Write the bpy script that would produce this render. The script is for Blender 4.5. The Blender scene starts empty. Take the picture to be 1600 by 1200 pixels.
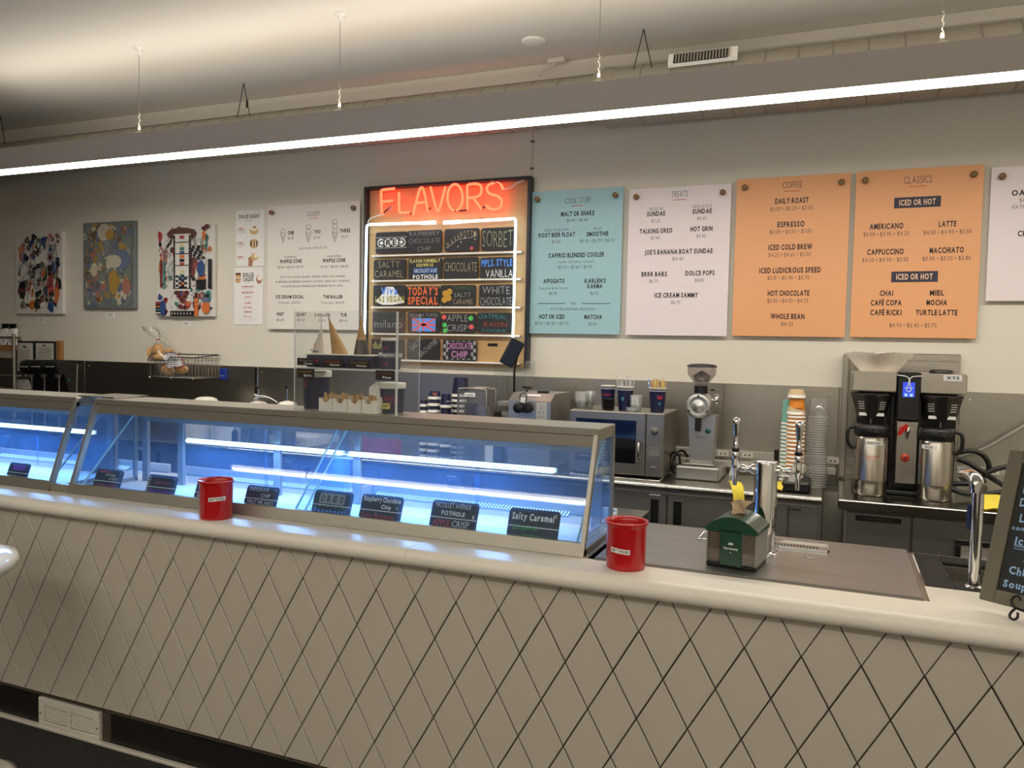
import bpy, math, random
from mathutils import Vector, Matrix, Quaternion
random.seed(7)
S = bpy.context.scene
COL = S.collection
# ------------------------------------------------------------------ camera
FPX, YAW, PITCH, ROLL, CAMH = 1235.0, math.radians(22.3), math.radians(-2.75), math.radians(1.15), 1.6
_fw = Vector((-math.sin(YAW)*math.cos(PITCH), math.cos(YAW)*math.cos(PITCH), math.sin(PITCH)))
_r0 = Vector((math.cos(YAW), math.sin(YAW), 0)); _u0 = _r0.cross(_fw)
_r = _r0*math.cos(ROLL) + _u0*math.sin(ROLL); _u = _u0*math.cos(ROLL) - _r0*math.sin(ROLL)
CP = Vector((0, 0, CAMH))
cd = bpy.data.cameras.new('camera'); cam = bpy.data.objects.new('camera', cd); COL.objects.link(cam)
cam.matrix_world = Matrix(((_r.x, _u.x, -_fw.x, 0), (_r.y, _u.y, -_fw.y, 0), (_r.z, _u.z, -_fw.z, CAMH), (0, 0, 0, 1)))
cd.sensor_width = 36; cd.lens = 36*FPX/1600; cd.clip_start = 0.05; cd.clip_end = 60
S.camera = cam
S.view_settings.view_transform = 'Standard'; S.view_settings.look = 'None'
S.view_settings.gamma = 1; S.view_settings.use_curve_mapping = False
S.view_settings.exposure = 0.13
w = bpy.data.worlds.new('world'); S.world = w; w.use_nodes = True
w.node_tree.nodes['Background'].inputs[0].default_value = (0.9, 0.93, 1, 1)
w.node_tree.nodes['Background'].inputs[1].default_value = 0.02
def area(name, loc, sx, sy, power, color=(1, .94, .84), rot=(0, 0, 0)):
    l = bpy.data.lights.new(name, 'AREA'); l.shape = 'RECTANGLE'; l.size = sx; l.size_y = sy
    l.energy = power; l.color = color
    o = bpy.data.objects.new(name, l); COL.objects.link(o); o.location = loc; o.rotation_euler = rot
    return o
WARM = (1, .94, .83)
# the pendants' own light: downward and upward halves of each linear fixture
area('aisle_pendant_light', (-1.2, 3.66, 2.683), 8.6, .05, 60, WARM)
area('aisle_pendant_uplight', (-1.2, 3.66, 2.875), 8.6, .05, 28, WARM, (math.pi, 0, 0))
area('dining_pendant_light', (-1.0, -.22, 2.683), 8.0, .05, 40, WARM)
area('dining_pendant_uplight', (-1.0, -.22, 2.875), 8.0, .05, 52, WARM, (math.pi, 0, 0))
area('rear_added_light', (-.5, -3.1, 2.683), 7.0, .05, 36, WARM)  # added unseen pendant, down and up halves, to soften the stool's shadow
area('rear_added_uplight', (-.5, -3.1, 2.875), 7.0, .05, 50, WARM, (math.pi, 0, 0))

# ------------------------------------------------------------------ helpers
def at(px, py, Y):                       # photo pixel -> point on the plane y = Y
    d = _fw + (px-800)/FPX*_r - (py-600)/FPX*_u
    return CP + d*(Y/d.y)
def atz(px, py, Z):                      # photo pixel -> point on the plane z = Z
    d = _fw + (px-800)/FPX*_r - (py-600)/FPX*_u
    return CP + d*((Z-CAMH)/d.z)
def mpp(p):                              # metres per photo pixel at a point
    return (Vector(p)-CP).dot(_fw)/FPX
def lin(c):
    return tuple((x/255/12.92 if x/255 <= .04045 else ((x/255+.055)/1.055)**2.4) for x in c)
MATS = {}
def mat(name, rgb, rough=.55, metal=0., var=.0, scale=8, bump=0., emit=None, es=0., stretch=None, spec=None, coat=0.):
    if name in MATS: return MATS[name]
    m = bpy.data.materials.new(name); m.use_nodes = True; nt = m.node_tree; b = nt.nodes['Principled BSDF']
    c = lin(rgb)
    b.inputs['Base Color'].default_value = (*c, 1); b.inputs['Roughness'].default_value = rough
    b.inputs['Metallic'].default_value = metal
    if spec is not None: b.inputs['Specular IOR Level'].default_value = spec
    if coat: b.inputs['Coat Weight'].default_value = coat; b.inputs['Coat Roughness'].default_value = .08
    if emit:
        b.inputs['Emission Color'].default_value = (*emit, 1); b.inputs['Emission Strength'].default_value = es
    if var or bump:
        tc = nt.nodes.new('ShaderNodeTexCoord'); mp = nt.nodes.new('ShaderNodeMapping')
        if stretch: mp.inputs['Scale'].default_value = stretch
        nt.links.new(tc.outputs['Object'], mp.inputs['Vector'])
        n = nt.nodes.new('ShaderNodeTexNoise'); n.inputs['Scale'].default_value = scale; n.inputs['Detail'].default_value = 4
        nt.links.new(mp.outputs['Vector'], n.inputs['Vector'])
        if var:
            mx = nt.nodes.new('ShaderNodeMix'); mx.data_type = 'RGBA'
            mx.inputs[6].default_value = (*[x*(1-var) for x in c], 1); mx.inputs[7].default_value = (*[min(1, x*(1+var)) for x in c], 1)
            nt.links.new(n.outputs['Fac'], mx.inputs[0]); nt.links.new(mx.outputs[2], b.inputs['Base Color'])
        if bump:
            bp = nt.nodes.new('ShaderNodeBump'); bp.inputs['Strength'].default_value = bump; bp.inputs['Distance'].default_value = .01
            nt.links.new(n.outputs['Fac'], bp.inputs['Height']); nt.links.new(bp.outputs['Normal'], b.inputs['Normal'])
    MATS[name] = m; return m
ORD = 'top second third fourth fifth sixth seventh eighth ninth tenth eleventh twelfth thirteenth fourteenth fifteenth sixteenth seventeenth eighteenth nineteenth twentieth'.split()
def ordn(i):                             # 0 -> 'top', 1 -> 'second', 22 -> 'twenty-third'
    if i < 20: return ORD[i]
    return {2: 'twenty', 3: 'thirty'}[(i+1)//10]+('-'+('first second third fourth fifth sixth seventh eighth ninth'.split()[(i+1) % 10-1]) if (i+1) % 10 else 'th').replace('thirtyth', 'thirtieth')
def glass(name, tint=(1, 1, 1), refl=1.0, haze=0., hazecol=(1, 1, 1), rough=0.02):
    if name in MATS: return MATS[name]
    m = bpy.data.materials.new(name); m.use_nodes = True; nt = m.node_tree; N = nt.nodes; N.remove(N['Principled BSDF'])
    t = N.new('ShaderNodeBsdfTransparent'); t.inputs[0].default_value = (*tint, 1)
    g = N.new('ShaderNodeBsdfGlossy'); g.inputs['Roughness'].default_value = rough
    lw = N.new('ShaderNodeLayerWeight'); lw.inputs[0].default_value = .5
    pw_ = N.new('ShaderNodeMath'); pw_.operation = 'POWER'; pw_.inputs[1].default_value = 4.5; nt.links.new(lw.outputs['Facing'], pw_.inputs[0])
    mu = N.new('ShaderNodeMath'); mu.operation = 'MULTIPLY_ADD'; mu.inputs[1].default_value = .55*refl; mu.inputs[2].default_value = .045*refl
    nt.links.new(pw_.outputs[0], mu.inputs[0])
    mx = N.new('ShaderNodeMixShader'); nt.links.new(mu.outputs[0], mx.inputs[0])
    last = t.outputs[0]
    if haze:
        d = N.new('ShaderNodeBsdfDiffuse'); d.inputs[0].default_value = (*hazecol, 1)
        tl = N.new('ShaderNodeBsdfTranslucent'); tl.inputs[0].default_value = (*hazecol, 1)
        dm = N.new('ShaderNodeMixShader'); dm.inputs[0].default_value = .6
        nt.links.new(d.outputs[0], dm.inputs[1]); nt.links.new(tl.outputs[0], dm.inputs[2])
        hm = N.new('ShaderNodeMixShader'); 
        nz = N.new('ShaderNodeTexNoise'); nz.inputs['Scale'].default_value = 5; nz.inputs['Detail'].default_value = 5
        tc = N.new('ShaderNodeTexCoord'); nt.links.new(tc.outputs['Object'], nz.inputs['Vector'])
        hh = N.new('ShaderNodeMapRange'); hh.inputs[1].default_value = .35; hh.inputs[2].default_value = .7
        hh.inputs[3].default_value = haze*.6; hh.inputs[4].default_value = haze*1.3
        nt.links.new(nz.outputs['Fac'], hh.inputs[0]); nt.links.new(hh.outputs[0], hm.inputs[0])
        nt.links.new(last, hm.inputs[1]); nt.links.new(dm.outputs[0], hm.inputs[2]); last = hm.outputs[0]
    nt.links.new(last, mx.inputs[1]); nt.links.new(g.outputs[0], mx.inputs[2])
    nt.links.new(mx.outputs[0], N['Material Output'].inputs[0])
    MATS[name] = m; return m
def emis(name, col, st):
    if name in MATS: return MATS[name]
    m = bpy.data.materials.new(name); m.use_nodes = True; nt = m.node_tree; nt.nodes.remove(nt.nodes['Principled BSDF'])
    e = nt.nodes.new('ShaderNodeEmission'); e.inputs[0].default_value = (*col, 1); e.inputs[1].default_value = st
    nt.links.new(e.outputs[0], nt.nodes['Material Output'].inputs[0]); MATS[name] = m; return m

# glyphs of the built-in font, meshed once, regular and bold
GL = {}
def load_glyphs():
    chars = sorted(set("ABCDEFGHIJKLMNOPQRSTUVWXYZabcdefghijklmnopqrstuvwxyz0123456789$.,'&•É½()-:/%+"))
    objs = []
    for kind, off in (('r', -.008), ('b', .034), ('t', -.02)):
        for ch in chars:
            c = bpy.data.curves.new('g', 'FONT'); c.body = ch; c.size = 1; c.resolution_u = 2; c.offset = off; c.fill_mode = 'FRONT'
            o = bpy.data.objects.new('g', c); COL.objects.link(o); objs.append((kind, ch, o, c))
    dg = bpy.context.evaluated_depsgraph_get(); dg.update()
    for kind, ch, o, c in objs:
        me = o.evaluated_get(dg).to_mesh()
        vs = [(v.co.x, v.co.y) for v in me.vertices]; fs = [tuple(p.vertices) for p in me.polygons]
        x0 = min(v[0] for v in vs); x1 = max(v[0] for v in vs)
        GL[kind, ch] = ([(x-x0, y) for x, y in vs], fs, x1-x0)
        o.evaluated_get(dg).to_mesh_clear()
    for kind, ch, o, c in objs:
        bpy.data.objects.remove(o); bpy.data.curves.remove(c)
load_glyphs()
CAPH = max(v[1] for v in GL['r', 'H'][0])

class MB:
    def __init__(s): s.v = []; s.f = []; s.mi = []; s.sm = []; s.mats = []; s.cur = 0; s.M = None
    def use(s, m):
        if m not in s.mats: s.mats.append(m)
        s.cur = s.mats.index(m); return s
    def add(s, vs, fs, smooth=False):
        b = len(s.v)
        for p in vs:
            p = Vector(p); s.v.append(s.M @ p if s.M else p)
        for f in fs: s.f.append([b+i for i in f]); s.mi.append(s.cur); s.sm.append(smooth)
        return s
    def box(s, x0, x1, y0, y1, z0, z1, bev=0.):
        if x0 > x1: x0, x1 = x1, x0
        if y0 > y1: y0, y1 = y1, y0
        if z0 > z1: z0, z1 = z1, z0
        return s.obox(((x0+x1)/2, (y0+y1)/2, (z0+z1)/2), ((x1-x0)/2, 0, 0), (0, (y1-y0)/2, 0), (0, 0, (z1-z0)/2), bev)
    def quad(s, x0, x1, z0, z1, y): return s.add([(x0, y, z0), (x1, y, z0), (x1, y, z1), (x0, y, z1)], [(0, 1, 2, 3)])
    def lines(s, x0, x1, z0, z1, n, y, seed=1):
        rn = random.Random(seed)
        for i in range(n):
            z = z1-(z1-z0)*(i+.5)/n; h = (z1-z0)/n*.18; x = x0+(x1-x0)*rn.uniform(0, .12); xe = x1-(x1-x0)*rn.uniform(0, .2)
            while x < xe:
                w_ = (x1-x0)*rn.uniform(.06, .14); s.quad(x, min(xe, x+w_), z-h, z+h, y); x += w_+(x1-x0)*.025
        return s
    def obox(s, c, a, b, d, bev=0.):
        c, a, b, d = Vector(c), Vector(a), Vector(b), Vector(d)
        if not bev:
            vs = [c+a*i+b*j+d*k for k in (-1, 1) for j in (-1, 1) for i in (-1, 1)]
            return s.add(vs, [(0, 2, 3, 1), (4, 5, 7, 6), (0, 1, 5, 4), (2, 6, 7, 3), (0, 4, 6, 2), (1, 3, 7, 5)])
        L = [a.length, b.length, d.length]; bev = min(bev, min(L)*.95); ax = [a, b, d]; idx = {}; vs = []
        for i in (-1, 1):
            for j in (-1, 1):
                for k in (-1, 1):
                    sg = (i, j, k)
                    for n in range(3):
                        p = c.copy()
                        for q in range(3): p += ax[q]*sg[q]*(1 if q == n else 1-bev/L[q])
                        idx[sg, n] = len(vs); vs.append(p)
        fs = []
        for n in range(3):
            o = [q for q in range(3) if q != n]
            for sgn in (-1, 1):
                def K(x, y):
                    t = [0, 0, 0]; t[n] = sgn; t[o[0]] = x; t[o[1]] = y; return idx[tuple(t), n]
                fs.append((K(-1, -1), K(1, -1), K(1, 1), K(-1, 1)))
        for n in range(3):
            o = [q for q in range(3) if q != n]
            for x in (-1, 1):
                for y in (-1, 1):
                    t0 = [0]*3; t1 = [0]*3; t0[n] = -1; t1[n] = 1
                    t0[o[0]] = t1[o[0]] = x; t0[o[1]] = t1[o[1]] = y; t0 = tuple(t0); t1 = tuple(t1)
                    fs.append((idx[t0, o[0]], idx[t1, o[0]], idx[t1, o[1]], idx[t0, o[1]]))
        for i in (-1, 1):
            for j in (-1, 1):
                for k in (-1, 1): fs.append(tuple(idx[(i, j, k), n] for n in range(3)))
        # fix windings
        out = []
        for f in fs:
            P = [vs[i] for i in f]; nrm = (P[1]-P[0]).cross(P[2]-P[0]); ctr = sum(P, Vector())/len(P)
            out.append(f if nrm.dot(ctr-c) > 0 else tuple(reversed(f)))
        return s.add(vs, out)
    def prism(s, pts, off, smooth=False):
        pts = [Vector(p) for p in pts]; off = Vector(off); n = len(pts)
        nrm = Vector()
        for i in range(n): nrm += pts[i].cross(pts[(i+1) % n])
        if nrm.dot(off) > 0: pts.reverse()
        vs = pts+[p+off for p in pts]
        return s.add(vs, [tuple(range(n)), tuple(range(2*n-1, n-1, -1))]).__class__.sides(s, n, smooth)
    def sides(s, n, smooth):
        b = len(s.v)-2*n
        for i in range(n):
            j = (i+1) % n; s.f.append([b+j, b+i, b+n+i, b+n+j]); s.mi.append(s.cur); s.sm.append(smooth)
        return s
    def lathe(s, c, prof, n=24, axis=(0, 0, 1), cap0=True, cap1=True, sy=1.0):
        c = Vector(c); ax = Vector(axis).normalized()
        t = Vector((1, 0, 0)) if abs(ax.x) < .9 else Vector((0, 1, 0))
        u = (t-ax*t.dot(ax)).normalized(); v = ax.cross(u); vs = []; fs = []
        for r, z in prof:
            for i in range(n):
                a = 2*math.pi*i/n; vs.append(c+ax*z+u*(r*math.cos(a))+v*(r*sy*math.sin(a)))
        for k in range(len(prof)-1):
            for i in range(n):
                j = (i+1) % n; fs.append((k*n+i, k*n+j, k*n+n+j, k*n+n+i))
        s.add(vs, fs, True)
        if cap0: s.add(vs[:n], [tuple(reversed(range(n)))])
        if cap1: s.add(vs[-n:], [tuple(range(n))])
        return s
    def cyl(s, c, r, h, n=20, axis=(0, 0, 1), r2=None): return s.lathe(c, [(r, 0), (r if r2 is None else r2, h)], n, axis)
    def tube(s, pts, r, n=8, closed=False, caps=True, rs=None):
        pts = [Vector(p) for p in pts]; m = len(pts); vs = []; fs = []; up = None
        for i, p in enumerate(pts):
            if closed: d = pts[(i+1) % m]-pts[i-1]
            else: d = pts[min(i+1, m-1)]-pts[max(i-1, 0)]
            d.normalize()
            if up is None:
                t = Vector((0, 0, 1)) if abs(d.z) < .9 else Vector((1, 0, 0)); up = (t-d*t.dot(d)).normalized()
            else: up = (up-d*up.dot(d)).normalized()
            q = d.cross(up); rr = rs[i] if rs else r
            for k in range(n):
                a = 2*math.pi*k/n; vs.append(p+up*(rr*math.cos(a))+q*(rr*math.sin(a)))
        for i in range(m if closed else m-1):
            for k in range(n):
                k2 = (k+1) % n; j = (i+1) % m; fs.append((i*n+k, i*n+k2, j*n+k2, j*n+k))
        s.add(vs, fs, True)
        if caps and not closed:
            s.add(vs[:n], [tuple(reversed(range(n)))]); s.add(vs[-n:], [tuple(range(n))])
        return s
    def sphere(s, c, r, n=14, m=8, sz=1., sx=1., sy=1.):
        c = Vector(c); vs = []; fs = []
        for j in range(m+1):
            t = math.pi*j/m
            for i in range(n):
                a = 2*math.pi*i/n; vs.append(c+Vector((r*sx*math.sin(t)*math.cos(a), r*sy*math.sin(t)*math.sin(a), -r*sz*math.cos(t))))
        for j in range(m):
            for i in range(n):
                k = (i+1) % n; fs.append((j*n+i, j*n+k, j*n+n+k, j*n+n+i))
        return s.add(vs, fs, True)
    def text(s, st, c, w, h, kind='b', X=(1, 0, 0), Z=(0, 0, 1), slant=0., jit=0., gap=.13):
        """flat lettering centred on c, w wide and h tall (cap height), in the plane X, Z"""
        c, X, Z = Vector(c), Vector(X), Vector(Z); x = 0; items = []
        for ch in st:
            if ch == ' ': x += .30; continue
            g = GL.get((kind, ch))
            if not g: continue
            items.append((g, x)); x += g[2]+gap
        tot = x-gap; k = w/tot if w else h/CAPH; q = h/CAPH
        for g, gx in items:
            jy = random.uniform(-jit, jit); ja = random.uniform(-jit, jit)*1.5; cx = gx+g[2]/2
            vs = []
            for px, py in g[0]:
                dx, dy = px-g[2]/2, py-CAPH/2; dx, dy = dx-ja*dy, dy+ja*dx
                X_ = (cx+dx-tot/2)*k+slant*dy*q; Y_ = (dy+jy)*q
                vs.append(c+X*X_+Z*Y_)
            s.add(vs, g[1])
        return s

ROOT = {}
def base(o):
    p = Vector((0, 0, 0))
    while o is not None: p += ROOT.get(o.name, Vector()); o = o.parent
    return p
def obj(name, mb, m=None, parent=None, kind=None, label=None):
    """one mesh object; its vertices are given in world coordinates"""
    me = bpy.data.meshes.new(name); org = base(parent) if parent else Vector()
    me.from_pydata([tuple(v-org) for v in mb.v], [], mb.f)
    mats = mb.mats if mb.mats else [m]
    if mb.mats and m is not None and m not in mb.mats: pass
    for k in mats: me.materials.append(k)
    me.polygons.foreach_set('material_index', mb.mi); me.polygons.foreach_set('use_smooth', mb.sm)
    me.update()
    o = bpy.data.objects.new(name, me); COL.objects.link(o)
    if parent: o.parent = parent
    if kind: o['kind'] = kind
    if label: o['label'] = label
    return o
def thing(name, label, cat, loc=(0, 0, 0), group=None):
    o = bpy.data.objects.new(name, None); COL.objects.link(o); o.location = loc; o.empty_display_size = .05
    ROOT[o.name] = Vector(loc); o['label'] = label; o['category'] = cat
    if group: o['group'] = group
    return o
def tag(o, label, cat, group=None):
    # a one-mesh thing: move its origin to the mesh's base
    me = o.data; n = len(me.vertices)
    xs = [v.co for v in me.vertices]
    c = Vector(((min(v.x for v in xs)+max(v.x for v in xs))/2, (min(v.y for v in xs)+max(v.y for v in xs))/2, min(v.z for v in xs)))
    me.transform(Matrix.Translation(-c)); o.location = c; ROOT[o.name] = c
    o['label'] = label; o['category'] = cat
    if group: o['group'] = group
    return o
def dup(root, loc, label=None, group=None):
    r = root.copy(); COL.objects.link(r); r.location = loc; ROOT[r.name] = Vector(loc)
    if label: r['label'] = label
    if group: r['group'] = group
    for ch in list(root.children):
        c = ch.copy(); COL.objects.link(c); c.parent = r
        for g in ch.children:
            d = g.copy(); COL.objects.link(d); d.parent = c
    return r
def struct(name, mb, m): return obj(name, mb, m, kind='structure')

# ------------------------------------------------------------------ materials
WALLM = mat('wall_paint', (216, 210, 196), .7, var=.02, scale=1.5)
CEILM = mat('ceiling_paint', (212, 206, 194), .8, var=.02, scale=1.2)
STEEL = mat('brushed_steel', (168, 164, 156), .30, 1., var=.10, scale=30, stretch=(1, 12, 12))
STEELV = mat('brushed_steel_wall', (178, 174, 164), .34, 1., var=.07, scale=10, stretch=(9, 9, .6))
STEELD = mat('dull_steel_front', (150, 147, 140), .45, .8, var=.06, scale=10, stretch=(9, 9, .8))
CHROME = mat('chrome', (226, 226, 226), .06, 1.)
WHITEP = mat('white_plastic', (236, 232, 224), .35)
BLACK = mat('black_plastic', (18, 18, 19), .35)
BLACKM = mat('black_matte', (22, 22, 23), .7)
NAVY = mat('navy_paper', (22, 26, 62), .4)
RED = mat('red_plastic', (178, 16, 20), .28, coat=.3)
INK = mat('black_ink', (28, 26, 30), .6)
INKG = mat('grey_ink', (82, 76, 78), .6)
INKB = mat('blue_ink', (52, 62, 104), .6)
INKR = mat('red_ink', (196, 74, 56), .6)
PAPER = mat('white_paper', (232, 230, 226), .6)
SOLID = mat('white_solid_surface', (226, 220, 208), .36, var=.02, scale=60, spec=.38)
TILEM = mat('cream_panel_tile', (186, 178, 164), .42, var=.025, scale=3)
GROOVE = mat('brown_groove', (44, 33, 26), .8)
CLEAR = glass('clear_acrylic', (.97, .98, .98), .8, haze=.02)
CUPCLEAR = glass('clear_cup_plastic', (.90, .91, .91), 1.6, haze=.28, hazecol=(.9, .9, .9), rough=.1)
BROWNWOOD = mat('wood_knob', (128, 96, 58), .5, var=.15, scale=30)
SPOONW = mat('birch_wood', (196, 158, 108), .6, var=.12, scale=25)
# ------------------------------------------------------------------ room
FL = -.075; CE = 3.37; WY = 4.88
XL, XR, YB = -8.4, 3.2, -4.2
CARPET = mat('black_carpet', (40, 38, 36), .95, var=.98, scale=90, bump=1.0)
struct('floor', MB().box(XL, XR, YB, WY+.2, FL-.1, FL), CARPET)
struct('ceiling', MB().box(XL, XR, YB, WY+.2, CE, CE+.1), CEILM)
struct('wall_back', MB().box(XL-.2, XR+.2, WY, WY+.2, FL, CE), WALLM)
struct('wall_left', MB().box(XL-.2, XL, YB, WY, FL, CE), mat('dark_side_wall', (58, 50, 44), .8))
struct('wall_right', MB().box(XR, XR+.2, YB, WY, FL, CE), WALLM)
struct('wall_front', MB().box(XL-.2, XR+.2, YB-.2, YB, FL, CE), mat('dining_wall_paint', (206, 198, 184), .8))
struct('trim_1', MB().box(XL, XR, WY-.16, WY, 3.27, CE, .004), CEILM)
struct('trim_2', MB().box(-7.4, XR, 2.300, 2.322, FL, FL+.014, .003), mat('pale_edge_strip', (196, 190, 178), .4))

# stainless backsplash: one panel sheet after another with seams
for i, (a, b) in enumerate(((-8.3, -5.95), (-5.95, -4.12), (-4.12, -2.03), (-2.03, -.62), (-.62, .02), (.02, .62), (.62, 2.0), (2.0, 3.1))):
    o = obj('backsplash_panel', MB().box(a+.002, b-.002, WY-.013, WY-.001, .84, 1.402, .002), STEELV)
    tag(o, ['leftmost brushed steel backsplash panel behind the shelf rack', 'dark steel backsplash panel behind the drink dispenser',
            'steel backsplash panel under the wire bread basket', 'steel backsplash panel below the lit flavour sign',
            'steel backsplash panel behind the microwave and grinder', 'steel backsplash panel behind the tall cup stacks',
            'steel backsplash panel behind the coffee brewer', 'steel backsplash panel behind the black hoses at right'][i], 'wall panel')
    for xx in (a+.05, b-.05):
        for zz in (1.36,):
            obj('screw', MB().lathe((xx-0, WY-.013, zz), [(.006, 0), (.004, .004)], 8, (0, -1, 0)), CHROME, o)
# bright metal joint strip on the splash
o = obj('joint_strip', MB().box(-4.135, -4.105, WY-.018, WY-.012, .90, 1.40, .002), CHROME); tag(o, 'bright vertical metal joint strip on the steel backsplash', 'strip')

# ------------------------------------------------------------------ linear pendants
def pendant(y0, y1, xa, xb, label, cables):
    t = thing('linear_pendant_light', label, 'light', ((xa+xb)/2, (y0+y1)/2, 2.76))
    mb = MB(); mb.box(xa, xb, y0, y0+.006, 2.705, 2.845); mb.box(xa, xb, y1-.006, y1, 2.705, 2.845); mb.box(xa, xb, y0+.006, y1-.006, 2.835, 2.845)
    mb.box(xa, xa+.006, y0, y1, 2.705, 2.835); mb.box(xb-.006, xb, y0, y1, 2.705, 2.835)
    obj('housing', mb, mat('pendant_housing', (196, 190, 186), .5), t)
    obj('diffuser', MB().box(xa+.006, xb-.006, y0+.004, y1-.004, 2.688, 2.712, .002), emis('pendant_diffuser', (1, .95, .85), 13), t)
    for cx in cables:
        cy = (y0+y1)/2
        c = obj('suspension_cable', MB().cyl((cx, cy, 2.845), .0018, CE-2.845, 6), mat('steel_cable', (150, 146, 138), .4, .6), t)
        obj('ceiling_canopy', MB().lathe((cx, cy, CE), [(.006, -.045), (.010, -.040), (.010, -.014), (.035, -.010), (.038, 0)], 16), WHITEP, c)
        mb = MB(); mb.lathe((cx, cy, 2.845), [(.030, 0), (.026, .012), (.008, .020), (.007, .050), (.003, .056)], 12)
        k = [(cx+.004*math.sin(j*2.1), cy+.004*math.cos(j*1.7), 2.888+j*.012) for j in range(9)]
        mb.tube(k, .0022, 5); obj('cable_gripper', mb, mat('pale_gripper', (214, 206, 188), .5), c)
    return t
pendant(3.62, 3.70, -5.55, 3.1, 'long white linear pendant light hanging over the serving aisle', [-5.46, -4.0, -2.545, -1.09, .345, 1.8])
pendant(-.26, -.18, -5.0, 3.0, 'linear pendant light over the customer side, just behind the camera', [-4, -1, 2])
pendant(-3.14, -3.06, -4.0, 3.0, 'unseen linear pendant light added farthest back on the customer side', [-3, 0, 2])  # added fixture out of view, fills in the stool's shadow

# ------------------------------------------------------------------ spiral duct under the ceiling
DUCT = mat('painted_duct', (156, 149, 134), .6, var=.04, scale=4)
t = thing('air_duct', 'round white spiral duct running along the top of the back wall', 'duct', (-2, 4.52, 3.05))
obj('duct_pipe', MB().lathe((-8.3, 4.52, 3.05), [(.135, 0), (.135, 7.0)], 28, (1, 0, 0)), DUCT, t)
obj('duct_pipe', MB().lathe((-1.3, 4.52, 3.05), [(.160, 0), (.160, 4.4)], 28, (1, 0, 0)), DUCT, t)
obj('collar', MB().lathe((-1.36, 4.52, 3.05), [(.137, 0), (.150, .02), (.150, .05), (.168, .07), (.168, .12), (.161, .13)], 28, (1, 0, 0)), DUCT, t)
SEAM = mat('duct_seam', (140, 132, 118), .6)
x = -8.0
while x < 3.0:
    r = .1355 if x < -1.4 else .1605
    if not -1.4 < x < -1.2:
        obj('seam', MB().lathe((x, 4.52, 3.05), [(r, 0), (r+.0035, .003), (r+.0035, .006), (r, .009)], 28, (1, 0, 0), False, False), SEAM, t)
    x += .165
g = thing('air_grille', 'white supply grille with dark slots set in the duct', 'vent', (-.75, 4.34, 3.16))
ga = at(1044, 114, 4.36); gb = at(1152, 103, 4.36)
obj('grille_frame', MB().obox(((ga.x+gb.x)/2, 4.362, 3.165), ((gb.x-ga.x)/2, 0, 0), (0, .012, .03), (0, -.008, .008)), WHITEP, g)
obj('slot_backing', MB().obox(((ga.x+gb.x)/2-.01, 4.348, 3.168), ((gb.x-ga.x)/2*.78, 0, 0), (0, .010, .024), (0, -.003, .003)), BLACKM, g)
for i in range(18):
    xx = ga.x+(gb.x-ga.x)*(.12+.76*i/17)
    obj('fin', MB().obox((xx, 4.344, 3.170), (.0035, 0, 0), (0, .010, .024), (0, -.003, .003)), DUCT, g)
for i, (px, py, dx) in enumerate(((32, 190, 1), (410, 143, 1), (1017, 64, 1))):
    p = atz(px, py, CE); ht = thing('duct_hanger', ['black wire duct hanger at far left of the ceiling', 'black wire duct hanger with a ratchet left of centre', 'black wire duct hanger above the grille end'][i], 'hanger', (p.x, 4.52, CE))
    yy = 4.40
    obj('wire', MB().tube([(p.x, yy, CE), (p.x-.055, yy, 3.14)], .0028, 6), BLACK, ht)
    obj('wire', MB().tube([(p.x, yy, CE), (p.x+.055, yy, 3.14)], .0028, 6), BLACK, ht)
    if i == 1: obj('ratchet', MB().box(p.x+.022, p.x+.036, yy-.006, yy+.006, 3.20, 3.25, .002), BLACK, ht)
p = atz(834, 64, CE); o = obj('ceiling_disc', MB().lathe((p.x, p.y, CE), [(.025, -.012), (.06, -.010), (.072, -.004), (.072, 0)], 24), WHITEP); tag(o, 'flat round white cover plate on the ceiling', 'cover')
p = at(868, 102, 4.66); t = thing('ceiling_junction_box', 'small painted junction box with cable beside the duct', 'box', (p.x, p.y, 3.3))
obj('box_body', MB().box(p.x-.05, p.x+.06, p.y-.02, p.y+.03, CE-.03, CE, .004), CEILM, t)
obj('cable', MB().tube([(p.x, p.y, CE-.03), (p.x-.04, p.y, CE-.045), (p.x-.09, p.y, CE-.055), (p.x-.12, p.y+.01, CE-.10)], .006, 6), CEILM, t)
a = at(832, 203, WY-.01); b = at(828, 272, WY-.01)
t = thing('sign_power_cable', 'thin painted cable dropping down the wall to the neon sign', 'cable', (a.x, WY-.01, b.z))
obj('wire', MB().tube([(a.x, WY-.006, 3.0), (a.x, WY-.006, b.z+.09), (a.x-.002, WY-.006, b.z), (a.x-.02, WY-.008, b.z-.02)], .005, 6), WALLM, t)
for zz in (b.z+.03, a.z-.08): obj('cable_clip', MB().box(a.x-.01, a.x+.012, WY-.015, WY, zz, zz+.012, .002), mat('brass_clip', (120, 96, 60), .4, .6), t)

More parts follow.
